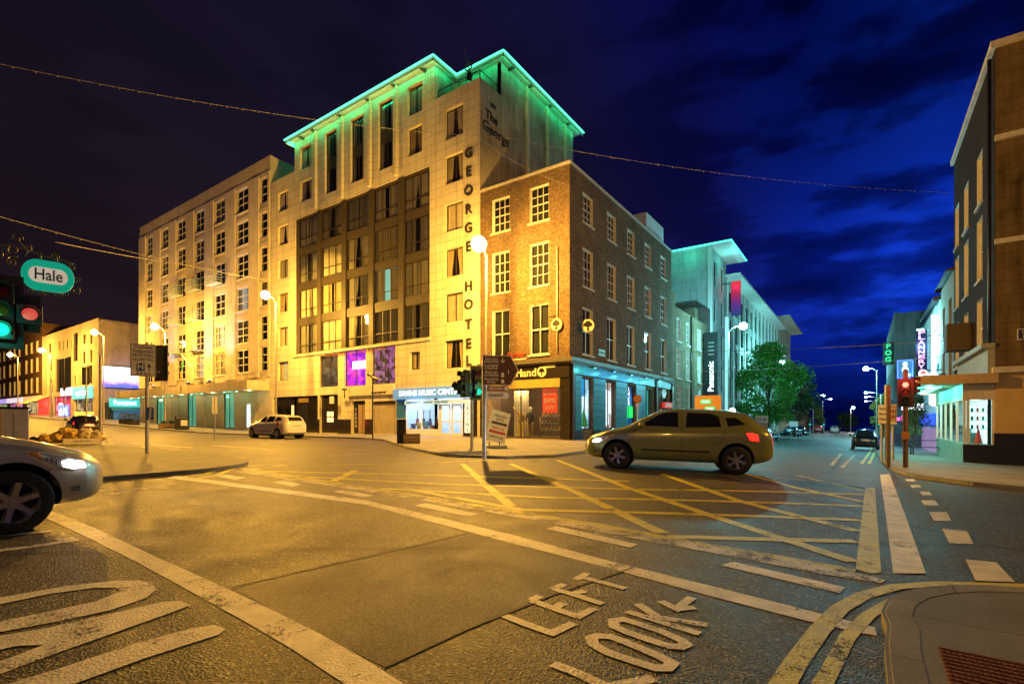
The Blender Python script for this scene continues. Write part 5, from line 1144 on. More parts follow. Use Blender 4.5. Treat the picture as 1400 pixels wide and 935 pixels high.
MB().prism([(-.35, .5), (.35, .5), (.25, .15), (-.25, .15)], -.08, -.061).prism([(-.3, .6), (-.05, .6), (-.05, .68), (-.3, .68)], -.08, -.061).prism([(.05, .6), (.3, .6), (.3, .68), (.05, .68)], -.08, -.061).build('emblem', NAVY, r)
r = blade(3.32, 43.9, 4.05, .5, .5, NAVY, 'round_lit_sign', 'round red and white sign hanging over the square white one'); MB().cyl((0, -.1, .25), (0, -.061, .25), .25, n=20).build('ring', glow('white_sign', (.8, .9, 1.0), 1.6), r); MB().cyl((0, -.12, .25), (0, -.101, .25), .15, n=20).build('centre', glow('red_centre', (.9, .02, .02), .7), r)
r = blade(3.3, 40.9, 2.75, .7, .32, glow('amber_box_sign', (1.0, .65, .2), 2.5), 'amber_lit_sign', 'small amber glowing box sign low over the pavement')
r = blade(2.9, 54.0, 4.7, 1.0, 1.5, NAVY, 'blue_framed_sign', 'blue neon framed sign with a white figure'); 
b = MB(); [b.cyl(p, q, .05, n=6) for p, q in (((-.5, -.08, 0), (-.5, -.08, 1.5)), ((.5, -.08, 0), (.5, -.08, 1.5)), ((-.5, -.08, 1.5), (.5, -.08, 1.5)), ((-.5, -.08, 0), (.5, -.08, 0)))]; b.build('neon_frame', glow('blue_neon', (.05, .12, 1.0), 2), r)
MB().ball((0, -.12, 1.2), .17, sc=(1, .2, 1)).ball((0, -.12, .7), .28, sc=(.8, .15, 1.2)).ball((.15, -.12, .25), .22, sc=(1, .15, .6)).build('figure', glow('white_figure', (.7, .85, 1.0), 1.2), r)
r = blade(1.9, 58.5, 6.3, .8, 2.1, plain('green_sign_board', (.01, .05, .03), .5), 'green_vertical_sign', 'dark vertical sign with green neon letters far down the right side')
for k, ch in enumerate('POG'): text(ch, .62, glow('green_letters', (.02, .8, .25), 1.3), r, T(0, -.1, 1.72-.62*k))
r = blade(2.4, 54.5, 1.0, 1.7, .55, NAVY, 'pink_neon_sign', 'pink neon word glowing over the right pavement'); text('sushi', .55, glow('pink_neon', (1.0, .12, .4), 1.6), r, T(0, -.1, .28), width=1.5)
r = blade(3.0, 47.5, 1.9, 1.3, .45, glow('white_sign', (.8, .9, 1.0), 1.6), 'small_lit_sign', 'low white strip sign below the green lit leaves'); 
r = blade(3.4, 36.9, 2.0, .7, .7, glow('white_sign2', (.9, .8, .7), .9), 'small_lit_sign', 'small pale sign tucked above the flat canopy')
# pavement planting in shade of the canopy
def bush(loc, r, h, n, m, name, label, cat='shrub', seed=1, group=None):
    rnd = random.Random(seed); e_ = empty(name, loc, 0, label, cat, group); b = MB()
    for _ in range(n):
        t = rnd.random(); a = rnd.random()*2*pi; rr = r*sqrt(rnd.random())*(1-.5*t); p = Vector((rr*cos(a), rr*sin(a), h*(.25+.75*t)))
        s_ = rnd.uniform(.04, .09); q = Matrix.Rotation(rnd.random()*6, 4, (rnd.random(), rnd.random(), rnd.random()+.1))
        b.add([p+q @ Vector(v) for v in ((-s_, 0, 0), (0, -s_*.5, 0), (s_*1.3, 0, 0), (0, s_*.5, 0))], [(0, 1, 2, 3)])
    b.build('foliage', m, e_); MB().tube([(0, 0, 0), (.03, 0, h*.4), (0, 0, h*.8)], [.05, .04, .02]).build('stem', plain('bark', (.12, .08, .05), .9), e_)
    return e_
def leafmat(name, c):
    m, Nn, Ll, b = nodes(name); gi = Nn.new('ShaderNodeNewGeometry'); 
    Ll.new(ramp(Nn, Ll, gi.outputs['Random Per Island'], [(0, tuple(k*.45 for k in c)), (.6, c), (1, tuple(min(1, k*1.7) for k in c))]), b.inputs['Base Color'])
    b.inputs['Roughness'].default_value = .55; b.inputs['Subsurface Weight'].default_value = 0; return m
LEAF = leafmat('leaf_green', (.08, .30, .03)); LEAFY = leafmat('leaf_yellow_green', (.12, .16, .03)); LEAFD = leafmat('leaf_dark', (.03, .07, .02))
bush((2.5, 40.5, .2), .8, 2.3, 1400, LEAFD, 'hanging_plant', 'dark leafy plant hanging under the shop canopy', 'plant', 5).location = (2.6, 39.5, .25)
bush((2.0, 49, .0), .7, 2.4, 900, LEAF, 'potted_tree', 'small green tree by the lit shopfronts', 'tree', 6).location = (3.0, 48.0, -.6)
# ------------------------------------------------------------------ trees
def tree(loc, cr, h, z0, label, m, n=9000, seed=1, leaf=.17, group=None, sx=1.0):
    rnd = random.Random(seed); r = empty('street_tree', loc, 0, label, 'tree', group); b = MB()
    b.tube([(0, 0, 0), (.05, 0, z0*.6), (-.03, .05, z0+h*.25), (0, 0, z0+h*.6)], [.22, .17, .12, .05], 9)
    clumps = []
    for k in range(46):
        t = rnd.random()**.8; a = rnd.random()*2*pi; prof = sin(pi*min(.97, (t*.85+.12)))**.7
        rr = cr*prof*(rnd.random()**.45)*.86; c = Vector((rr*cos(a)*sx, rr*sin(a), z0+h*t*.93))
        clumps.append((c, cr*rnd.uniform(.20, .34)))
        if k % 3 == 0: b.tube([(0, 0, z0*.7+h*t*.35), (c.x*.5, c.y*.5, (c.z+z0*.7+h*t*.35)/2+.2), tuple(c)], [.09, .05, .02], 6)
    b.build('trunk', plain('bark', (.12, .08, .05), .9), r); b = MB()
    for _ in range(n):
        c, q_ = clumps[rnd.randrange(len(clumps))]; d = Vector((rnd.gauss(0, 1), rnd.gauss(0, 1), rnd.gauss(0, .8))).normalized()*q_*(rnd.random()**.35)
        p = c+d; s_ = leaf*rnd.uniform(.6, 1.2); q = Matrix.Rotation(rnd.random()*6.28, 4, Vector((rnd.gauss(0, 1), rnd.gauss(0, 1), rnd.gauss(0, 1))).normalized())
        b.add([p+q @ Vector(v) for v in ((-s_, 0, 0), (0, -s_*.45, .02), (s_, 0, 0), (0, s_*.45, .02))], [(0, 1, 2, 3)])
    b.build('crown', m, r); return r
tree((-9.5, 68.5, G(-9.5, 68.5)+.1), 4.5, 9.4, 2.0, 'big rounded green street tree in front of the turquoise offices', LEAF, 15000, 2, .20)
tree((-10.2, 104, G(-10, 104)+.1), 4.2, 8.6, 2.4, 'dark tree behind the big round tree on the left pavement', LEAFD, 7000, 4, .26)
tree((-8.2, 128, G(-8, 128)+.1), 1.6, 4.4, 1.2, 'small tree lit yellow at the far end of the left pavement', LEAFY, 2200, 5, .18)  # yellow lamplight on this tree is put into its leaf colour
tree((2.6, 95, G(2.6, 95)+.1), 2.4, 5.0, 1.6, 'yellow green tree on the far right pavement by the river end', LEAFY, 3500, 8, .2)
tree((-4.0, 172, G(-4, 170)), 3.0, 4.0, 1.2, 'low dark tree beyond the river end of the street', LEAFD, 2500, 9, .3)
# ================================================================== cars: one lofted shell per car, arches cut out, details laid on the shell
def car_paint(name, col, metallic=.4, rough=.28):
    m, Nn, Ll, b = nodes(name)
    nz = noise(Nn, Ll, 400, 2); Ll.new(ramp(Nn, Ll, nz, [(.3, tuple(c*.9 for c in col)), (.7, tuple(min(1, c*1.1) for c in col))]), b.inputs['Base Color'])
    b.inputs['Metallic'].default_value = metallic; b.inputs['Roughness'].default_value = rough; b.inputs['Coat Weight'].default_value = .8; b.inputs['Coat Roughness'].default_value = .05
    bump(Nn, Ll, b, noise(Nn, Ll, 1.2, 3), .02, .02); return m
CARGLASS = plain('tinted_car_glass', (.012, .014, .016), .04, var=.1)
TRIM = plain('black_car_trim', (.02, .02, .02), .55); SEAM = plain('panel_gap', (.004, .004, .004), .8)
def interp(tab, x):
    for (a, va), (b, vb) in zip(tab, tab[1:]):
        if a <= x <= b:
            t = (x-a)/(b-a) if b > a else 0; t = t*t*(3-2*t)*.5+t*.5; return va+(vb-va)*t
    return tab[0][1] if x < tab[0][0] else tab[-1][1]
def car(name, label, cat, mpaint, kind='hatch', lit=True, plate='', L_=4.2, Wd=1.70, H_=1.44, group=None, tails=False, detail=2):
    r = empty(name, (0, 0, 0), 0, label, cat, group); h = L_/2; xf = h-.82; xr = -h+.78; WR = .305
    # profile tables along x (front = +x)
    if kind == 'hatch': top = [(-h, .62), (-h+.04, .95), (-h+.22, 1.10), (-h+.55, 1.36), (-h+1.0, H_-.02), (-.1, H_), (.35, H_-.06), (.72, 1.20), (1.08, .985), (1.45, .90), (h-.22, .77), (h-.05, .64), (h, .52)]
    elif kind == 'estate': top = [(-h, .60), (-h+.05, 1.0), (-h+.18, 1.22), (-h+.42, 1.40), (-.3, H_), (.30, H_-.05), (.70, 1.20), (1.10, .985), (1.5, .90), (h-.22, .77), (h-.05, .62), (h, .5)]
    else: top = [(-h, .62), (-h+.06, .96), (-h+.3, 1.03), (-h+.72, 1.08), (-h+1.25, 1.38), (-.2, H_), (.30, H_-.05), (.72, 1.20), (1.12, .99), (1.5, .91), (h-.22, .78), (h-.05, .64), (h, .52)]
    belt = [(-h, .60), (-h+.06, .88), (-h+.4, .97), (0, .93), (1.0, .90), (1.4, .845), (h-.25, .70), (h-.05, .60), (h, .5)]
    wid = [(-h, .56), (-h+.05, .66), (-h+.2, .76), (-h+.7, .83), (0, .85), (1.0, .845), (h-.6, .81), (h-.3, .735), (h-.12, .62), (h-.03, .46), (h, .34)]
    und = [(-h, .36), (-h+.15, .26), (-h+.5, .20), (h-.6, .20), (h-.2, .22), (h, .30)]
    k = Wd/1.70; xs = [-h, -h+.03, -h+.08, -h+.18, -h+.32] + [-h+.5+i*(L_-1.0)/22 for i in range(23)] + [h-.38, h-.26, h-.17, h-.1, h-.05, h-.02, h]
    verts = []; rows = []
    for x in xs:
        w_ = interp(wid, x)*k; zb = interp(belt, x); zt = max(interp(top, x), zb+.004); zu = interp(und, x); dz = zt-zb
        cab = min(1, dz/.42); mid = zu+(zb-zu)*.55
        pts = [(0, zu), (w_*.80, zu), (w_*.95, zu+.05), (w_*.995, zu+.16), (w_, mid), (w_*.985, zb-.10), (w_*.95, zb-.02),
               (w_*(.915-.02*cab), zb+.012+dz*.06), (w_*(.86-.06*cab), zb+dz*(.45+.05*cab)), (w_*(.76-.10*cab), zb+dz*.88), (w_*(.50-.02*cab), zb+dz*.985), (0, zt)]
        rows.append(pts)
    m_ = len(rows[0]); ring = 2*m_-2
    for x, pts in zip(xs, rows):
        full = pts + [(-y, z) for y, z in pts[-2:0:-1]]
        verts += [(x, y, z) for y, z in full]
    fs = [(i*ring+j, i*ring+(j+1) % ring, (i+1)*ring+(j+1) % ring, (i+1)*ring+j) for i in range(len(xs)-1) for j in range(ring)]
    fs += [tuple(range(ring-1, -1, -1)), tuple((len(xs)-1)*ring+j for j in range(ring))]
    b = MB(); b.add(verts, fs, True); tmp = b.build('tmp', mpaint)
    bm = bmesh.new(); bm.from_mesh(tmp.data); bmesh.ops.recalc_face_normals(bm, faces=bm.faces); bm.to_mesh(tmp.data); bm.free()
    sb = tmp.modifiers.new('s', 'SUBSURF'); sb.levels = sb.render_levels = 2 if detail > 1 else 1
    dg = bpy.context.evaluated_depsgraph_get(); ev = tmp.evaluated_get(dg); shell = bpy.data.meshes.new_from_object(ev)
    bmv = bmesh.new(); bmv.from_mesh(shell); bvh = BVHTree.FromBMesh(bmv); bmv.free()
    # wheel arches
    cut = MB()
    for x in (xf, xr):
        for s_ in (-1, 1): cut.cyl((x, s_*.50*k, WR+.01), (x, s_*1.2, WR+.01), WR+.065, n=40)
    co = cut.build('cut', SEAM); bo = tmp.modifiers.new('b', 'BOOLEAN'); bo.operation = 'DIFFERENCE'; bo.object = co; bo.solver = 'EXACT'
    dg = bpy.context.evaluated_depsgraph_get(); me = bpy.data.meshes.new_from_object(tmp.evaluated_get(dg)); me.materials.clear(); me.materials.append(mpaint)
    for p in me.polygons: p.use_smooth = True; p.material_index = 0
    bpy.data.objects.remove(tmp); bpy.data.objects.remove(co)
    body = bpy.data.objects.new('body', me); link(body, r)
    try: me.set_sharp_from_angle(angle=radians(38))
    except Exception: pass
    def ray(o, d):
        hit = bvh.ray_cast(Vector(o), Vector(d)); return (hit[0], hit[1]) if hit[0] is not None else (None, None)
    def decal(org, d, u, v, outline, off, nm, mt, parent=None, rings=5, bulge=0):
        org = Vector(org); d = Vector(d).normalized(); u = Vector(u).normalized(); v = Vector(v).normalized()
        cx = sum(p[0] for p in outline)/len(outline); cy = sum(p[1] for p in outline)/len(outline)
        dense = []
        for i, p in enumerate(outline):
            q = outline[(i+1) % len(outline)]
            for t in (0, .25, .5, .75): dense.append((p[0]+(q[0]-p[0])*t, p[1]+(q[1]-p[1])*t))
        n = len(dense); vs_ = []; ok = True
        for j in range(rings+1):
            s_ = j/rings
            for p in (dense if j else [(cx, cy)]):
                P = (cx+(p[0]-cx)*s_, cy+(p[1]-cy)*s_); o_ = org+u*P[0]+v*P[1]
                a, nn = ray(o_, d)
                if a is None: a = vs_[-1] if vs_ else None; nn = -d
                if a is None: return None
                else: vs_.append(a+nn*(off+bulge*(1-s_*s_)) if j < rings else a+nn*(-.006))
        if True:
            # lift the outer rim: duplicate ring at offset
            pass
        fs = [(0, 1+i, 1+(i+1) % n) for i in range(n)] + [(1+(j-1)*n+i, 1+j*n+i, 1+j*n+(i+1) % n, 1+(j-1)*n+(i+1) % n) for j in range(1, rings) for i in range(n)]
        return MB().add([tuple(p) for p in vs_], fs, True).build(nm, mt, parent or r)
    def seam(pts3, d, rad=.005, nm='panel_gap', mt=SEAM):
        q = []
        for (a, b_) in zip(pts3, pts3[1:]):
            for t in range(8):
                p = Vector(a).lerp(Vector(b_), t/8); hit, nn = ray(p, d)
                if hit is not None: q.append(hit-nn*rad*.35)
        if len(q) > 2: MB().tube(q, rad, 5).build(nm, mt, body)
    gl = [WHITEP]
    for s_ in (-1, 1):
        D = (0, -s_, 0); O = lambda x, z: (x, s_*2, z)
        def sd(poly, off, nm, mt, par=None, rings=5, bulge=0): return decal((0, s_*2, 0), D, (1, 0, 0), (0, 0, 1), poly, off, nm, mt, par, rings, bulge)
        zt = H_-.10
        if kind == 'hatch': w1 = [(.82, .985), (.32, zt-.03), (.18, zt), (-.12, zt+.01), (-.12, .97)]; w2 = [(-.19, .97), (-.19, zt+.01), (-.78, zt), (-.98, zt-.08), (-1.02, 1.0)]; w3 = [(-1.10, 1.02), (-1.05, zt-.10), (-1.28, 1.25), (-1.52, 1.08)]
        elif kind == 'estate': w1 = [(.80, .985), (.30, zt-.03), (.16, zt), (-.14, zt+.01), (-.14, .97)]; w2 = [(-.20, .97), (-.20, zt+.01), (-.92, zt), (-1.02, zt-.06), (-1.02, 1.0)]; w3 = [(-1.10, 1.0), (-1.10, zt-.04), (-1.5, zt-.05), (-1.78, 1.15), (-1.8, 1.06)]
        else: w1 = [(.80, .99), (.30, zt-.03), (.16, zt), (-.14, zt+.01), (-.14, .97)]; w2 = [(-.20, .97), (-.20, zt+.01), (-.70, zt-.01), (-.98, 1.16), (-1.02, 1.02)]; w3 = None
        for w_ in (w1, w2, w3):
            if w_: sd(w_, .004, 'side_window', CARGLASS)
        sx = [(1.02, .30), (.98, .70), (.84, .96)]
        seam([(p[0], s_*2, p[1]) for p in sx], D); seam([(-.155, s_*2, .26), (-.155, s_*2, 1.3)], D); seam([(-1.06, s_*2, .95), (-1.0, s_*2, .72), (-.86, s_*2, .62)], D); seam([(1.0, s_*2, .27), (-.86, s_*2, .27)], D, .004)
        seam([(h-.62, s_*2, .575), (xf+.3, s_*2, .60)], D, .004)
        for x in (-.02, -.86): sd([(x-.10, .80), (x+.06, .80), (x+.06, .83), (x-.10, .83)], .02, 'door_handle', mpaint)
        sd([(xf-.4, .44), (xr+.4, .44), (xr+.4, .49), (xf-.4, .49)], .012, 'side_moulding', TRIM if lit != 2 else mpaint, rings=2)
        # lamps: head lamps wrap the corner
        ang = radians(42)*s_; Dd = (-cos(ang), -sin(ang), 0); U = (-sin(ang), cos(ang), 0); org = (h*.6+cos(ang)*2, .45*s_*k+sin(ang)*2, 0)
        us = s_
        hp = [(-.27*us, .57), (-.10*us, .56), (.03*us, .60), (.12*us, .67), (.21*us, .775), (.20*us, .80), (.10*us, .785), (-.08*us, .735), (-.24*us, .665)]
        hl = decal(org, Dd, U, (0, 0, 1), hp, .010, 'headlight', plain('headlamp_housing', (.55, .55, .56), .22, .25, var=.5, scale=60, coat=.8), rings=6, bulge=.01)
        if hl:
            lens = [(-.24*us, .585), (-.11*us, .58), (-.02*us, .615), (-.01*us, .67), (-.08*us, .69), (-.22*us, .65)]
            decal(org, Dd, U, (0, 0, 1), lens, .024, 'lamp_lens', glow('headlamp_on', (1.0, .97, .9), 9) if lit else plain('clear_lens', (.6, .6, .62), .05, .3), hl, bulge=.012)
            for q_ in range(3): decal(org, Dd, U, (0, 0, 1), [((.005+q_*.028)*us, .625+q_*.02), ((.018+q_*.028)*us, .63+q_*.02), ((.014+q_*.028)*us, .71+q_*.018), ((.002+q_*.028)*us, .705+q_*.018)], .022, 'reflector_rib', plain('rib_dark', (.08, .08, .09), .2, .5), hl, rings=2)
            decal(org, Dd, U, (0, 0, 1), [(.09*us, .68), (.175*us, .765), (.17*us, .785), (.10*us, .765)], .024, 'indicator', plain('amber_indicator', (.6, .20, .03), .2), hl)
        decal(org, Dd, U, (0, 0, 1), [(-.19*us, .35), (-.09*us, .35), (-.08*us, .41), (-.18*us, .42)], .006, 'fog_lamp', plain('fog_lens', (.25, .25, .26), .1, .5), body)
        Dr = (cos(ang), -sin(ang), 0); Ur = (sin(ang), cos(ang), 0); orr = (-h*.6-cos(ang)*2, .5*s_*k+sin(ang)*2, 0)
        tp_ = [(-.14*us, .72), (.02*us, .74), (.07*us, .90), (-.02*us, .92), (-.13*us, .88)]
        if kind == 'estate': tp_ = [(.02*us, .72), (.16*us, .74), (.16*us, 1.15), (.06*us, 1.15)]
        decal(orr, Dr, Ur, (0, 0, 1), tp_, .012, 'tail_light', glow('tail_lamp_on', (1.0, .015, .01), 2.2) if tails else plain('red_lens', (.35, .01, .01), .12), rings=4)
        mm_ = MB(); mm_.ball((.72, s_*(.93*k), 1.02), .1, sc=(.7, 1, .72)); mm_.box(.70, s_*.80*k-.06, .97, .78, s_*.80*k+.06, 1.0); mm_.build('wing_mirror', mpaint if lit != 2 else TRIM, r)
        for x in (xf, xr):
            yo = s_*(.835*k); wl = MB(); sg = s_
            # tyre as a lathe
            prof = [(.205, -.02), (.285, -.012), (.302, -.035), (WR, -.06), (WR, -.17), (.295, -.20), (.205, -.20)]
            n = 44; vs_ = [(x+rr*cos(2*pi*i/n), yo+sg*q, WR+rr*sin(2*pi*i/n)) for rr, q in prof for i in range(n)]
            fs = [(j*n+i, j*n+(i+1) % n, (j+1)*n+(i+1) % n, (j+1)*n+i) for j in range(len(prof)-1) for i in range(n)]
            wl.add(vs_, fs, True); wh = wl.build('wheel', RUBBER, r)
            rm = MB(); prof = [(.207, -.018), (.212, -.03), (.196, -.04), (.185, -.10), (.17, -.11)]
            vs_ = [(x+rr*cos(2*pi*i/n), yo+sg*q, WR+rr*sin(2*pi*i/n)) for rr, q in prof for i in range(n)]
            rm.add(vs_, [(j*n+i, j*n+(i+1) % n, (j+1)*n+(i+1) % n, (j+1)*n+i) for j in range(len(prof)-1) for i in range(n)], True)
            ns = 6
            for q in range(ns):
                a = 2*pi*q/ns+.3; ca, sa = cos(a), sin(a)
                def P(rad, tan, dep): return (x+rad*ca-tan*sa, yo+sg*dep, WR+rad*sa+tan*ca)
                rm.add([P(.03, -.030, -.035), P(.03, .030, -.035), P(.19, .024, -.022), P(.19, -.024, -.022), P(.03, -.04, -.085), P(.03, .04, -.085), P(.195, .04, -.07), P(.195, -.04, -.07), P(.11, -.020, -.030), P(.11, .020, -.030)],
                       [(0, 1, 9, 8), (8, 9, 2, 3), (0, 8, 3, 7, 4), (1, 5, 6, 2, 9)])
            rm.cyl((x, yo+sg*-.10, WR), (x, yo+sg*-.024, WR), .045, .036, n=20)
            for q in range(5): a = 2*pi*q/5; rm.cyl((x+.055*cos(a), yo+sg*-.06, WR+.055*sin(a)), (x+.055*cos(a), yo+sg*-.028, WR+.055*sin(a)), .009, n=6)
            rm.build('rim', plain('alloy_wheel', (.45, .45, .46), .28, .85, var=.08), wh)
            MB().cyl((x, yo+sg*-.20, WR), (x, yo+sg*-.13, WR), .2, n=28).build('brake_disc', DARKMETAL, wh)
            MB().cyl((x, yo-sg*.33, WR+.01), (x, yo-sg*.32, WR+.01), WR+.07, n=28).build('arch_liner', SEAM, body)
    # windscreen, rear window, grille, plates, bonnet gap
    decal((1.6, 0, 1.9), (-.62, 0, -.79), (0, 1, 0), (-.79, 0, .62), [(-.64*k, -.02), (.64*k, -.02), (.54*k, .52), (.3*k, .55), (-.3*k, .55), (-.54*k, .52)] if False else [(-.60*k, -.55), (.60*k, -.55), (.50*k, .02), (-.50*k, .02)], .004, 'windscreen', CARGLASS, rings=8)
    zr0, zr1 = (1.04, 1.30) if kind != 'saloon' else (1.10, 1.33)
    decal((-4, 0, 0), (1, 0, 0), (0, 1, 0), (0, 0, 1), [(-.52*k, zr0), (.52*k, zr0), (.46*k, zr1), (-.46*k, zr1)], .004, 'rear_window', CARGLASS, rings=6)
    decal((4, 0, 0), (-1, 0, 0), (0, 1, 0), (0, 0, 1), [(-.24, .56), (.24, .56), (.27, .63), (-.27, .63)], .006, 'grille', TRIM, rings=3)
    decal((4, 0, 0), (-1, 0, 0), (0, 1, 0), (0, 0, 1), [(-.36, .30), (.36, .30), (.40, .39), (-.40, .39)], .004, 'lower_grille', TRIM, rings=3)
    seam([(h-.33, .72*k, 2), (1.1, .70*k, 2)], (0, 0, -1), .004); seam([(h-.33, -.72*k, 2), (1.1, -.70*k, 2)], (0, 0, -1), .004)
    seam([(4, -.6*k, .53), (4, .6*k, .53)], (-1, 0, 0), .004); seam([(-4, -.55*k, .64), (-4, .55*k, .64)], (1, 0, 0), .005)
    pz = .66 if kind != 'estate' else .72
    hit, nn = ray((-4, 0, pz+.06), (1, 0, 0)); px_ = hit.x
    p_ = MB().box(px_-.022, -.26, pz, px_-.008, .26, pz+.11).build('number_plate', plain('plate_white', (.7, .7, .65), .4), r)
    if plate: text(plate, .10, BLACKP, p_, T(px_-.024, 0, pz+.055) @ RZ(-pi/2), width=.44, ext=.001)
    hit, nn = ray((4, 0, .45), (-1, 0, 0)); p_ = MB().box(hit.x+.004, -.26, .40, hit.x+.018, .26, .51).build('number_plate', plain('plate_white', (.7, .7, .65), .4), r)
    if plate: text(plate, .10, BLACKP, p_, T(hit.x+.02, 0, .455) @ RZ(pi/2), width=.44, ext=.001)
    return r
def put(o, x, y, fx, fy):
    a = atan2(fy, fx)
    # sit on the slope
    n = Vector((G(x-.5, y)-G(x+.5, y), G(x, y-.5)-G(x, y+.5), 1)).normalized(); f = Vector((cos(a), sin(a), 0)); f = (f-n*f.dot(n)).normalized(); l_ = n.cross(f)
    M = Matrix((f, l_, n)).transposed().to_4x4(); M.translation = (x, y, G(x, y)+.004); o.matrix_basis = M; return o
SILVER = car_paint('silver_beige_car_paint', (.52, .48, .42), .35, .32); CWHITE = car_paint('white_car_paint', (.72, .69, .62), 0, .3); OLIVE = car_paint('olive_green_car_paint', (.24, .27, .09), .3, .28)
NAVYC = car_paint('dark_blue_car_paint', (.012, .018, .03), .5, .25); BLKC = car_paint('black_car_paint', (.012, .012, .014), .2, .2)
c1 = put(car('silver_car', 'silver beige hatchback with its headlight on at the stop line on the left', 'car', SILVER, 'hatch', 2, plate='06-L-4415', L_=4.25, H_=1.46), -7.42, -.12, 0, 1)
lamp_light((2.25, -.62, .62), 30, (1, .95, .85), c1, .05, spot=80, aim=(1, 0, -.15)); lamp_light((2.25, .62, .62), 30, (1, .95, .85), c1, .05, spot=80, aim=(1, 0, -.15))
c2 = put(car('parked_car', 'white estate car parked at the kerb in front of the office block', 'car', CWHITE, 'estate', 0, plate='01-LK-672', L_=4.45, H_=1.46), -29.9, 17.15, -1, .0)
c3 = put(car('moving_car', 'olive green hatchback crossing the yellow box with its lights on', 'car', OLIVE, 'hatch', True, plate='04-L-2210', L_=4.15, tails=True), -3.75, 12.1, -.95, -.31)
lamp_light((2.2, 0, .6), 60, (1, .97, .9), c3, .2, spot=90, aim=(1, 0, -.12)); lamp_light((-2.2, 0, .7), 5, (1, .05, .03), c3, .2)
c4 = put(car('taxi', 'dark saloon taxi with yellow roof sign and glowing red tail lights', 'taxi', BLKC, 'saloon', True, L_=4.6, tails=True), -47.5, 12.3, -1, .12)
ts_ = MB().box(-.18, -.55, 1.45, .12, .55, 1.63).build('roof_sign', glow('taxi_roof_sign', (1.0, .62, .06), 1.6), c4, bevel=.03); text('TAXI', .2, BLACKP, ts_, T(-.19, 0, 1.54) @ RZ(-pi/2), width=.7)
lamp_light((-2.5, 0, .8), 20, (1, .1, .03), c4, .2)
c5 = put(car('parked_car', 'black hatchback parked nose away on the right side of the side street', 'car', NAVYC, 'hatch', 0, plate='08-L-918', L_=4.2, H_=1.5, tails=False), .1, 45.0, 0, 1)
for i, (y, lb_) in enumerate([(39.5, 'dark car parked on the left of the side street, nearest of the row'), (46.2, 'dark car parked second along the left kerb of the side street'), (56, 'dark car parked just before the big round tree'), (80, 'dark car parked beyond the big round tree'), (92, 'farthest dark car parked along the left kerb')]):
    if i == 0: cl_ = put(car('parked_car', lb_, 'car', NAVYC, 'saloon', 0, L_=4.4, group='dark cars parked along the left kerb', detail=1), -8.3, y, 0, 1)
    else: cc_ = copy_tree(cl_, label=lb_); put(cc_, -8.3, y, 0, 1)
o = copy_tree(c5, label='small red car far away at the end of the side street'); put(o, -7.5, 120, 0, 1)
for ch in o.children: pass
REDC = car_paint('red_car_paint', (.4, .03, .02), .2, .3)
for ch in kids(o):
    if ch.name.startswith('body'): ch.data = ch.data.copy(); ch.data.materials[0] = REDC
o = copy_tree(c2, label='pale van-like estate far off beside the small red car'); put(o, -5.0, 128, 0, 1)
# ================================================================== street furniture
def face(x, y, tx_=0, ty_=0): return atan2(tx_-x, -(ty_-y))
def pole_mb(h, r=.055, z0=-.02): return MB().cyl((0, 0, z0), (0, 0, h), r, r*.92, n=14)
HEADB = plain('signal_housing', (.02, .022, .02), .45); DEADL = {c: plain('dead_'+c, v, .15) for c, v in dict(red=(.12, .01, .01), amber=(.12, .05, .005), green=(.005, .06, .04)).items()}
LIVE = dict(red=glow('red_signal_on', (1.0, .10, .06), 5), green=glow('green_signal_on', (.01, .8, .42), .6), amber=glow('amber_signal_on', (1, .5, .05), 8))
def head(r, M, on=None, n=3, board=True, s=1.0, name='signal_head', offs=.1):
    b = MB(M); b.box(-.15*s, -.09*s, 0, .15*s, .11*s, .30*s*n); h_ = b.build(name, HEADB, r, bevel=.02)
    if board: MB(M).box(-.26*s, .02*s, -.12*s, .26*s, .04*s, .30*s*n+.12*s).build('backing_board', HEADB, h_)
    for k in range(n):
        c = ('green', 'amber', 'red')[k] if n == 3 else ('green', 'red')[k] if n == 2 else (on or 'green'); z = (.15+.30*k)*s
        v = MB(M); nn = 14; vs_ = []
        for j, yy in enumerate((-.085*s, -.24*s)):
            for i in range(nn+1):
                a = -pi*.15+pi*1.3*i/nn; vs_.append((.115*s*cos(a), yy, z+.115*s*sin(a)))
        v.add(vs_, [(i, i+1, nn+2+i, nn+1+i) for i in range(nn)], True); v.build('visor', HEADB, h_)
        MB(M).ball((0, -.088*s, z), .1*s, 16, 8, (1, .25, 1)).build('lens', LIVE[c] if on == c else DEADL[c], h_)
    return h_
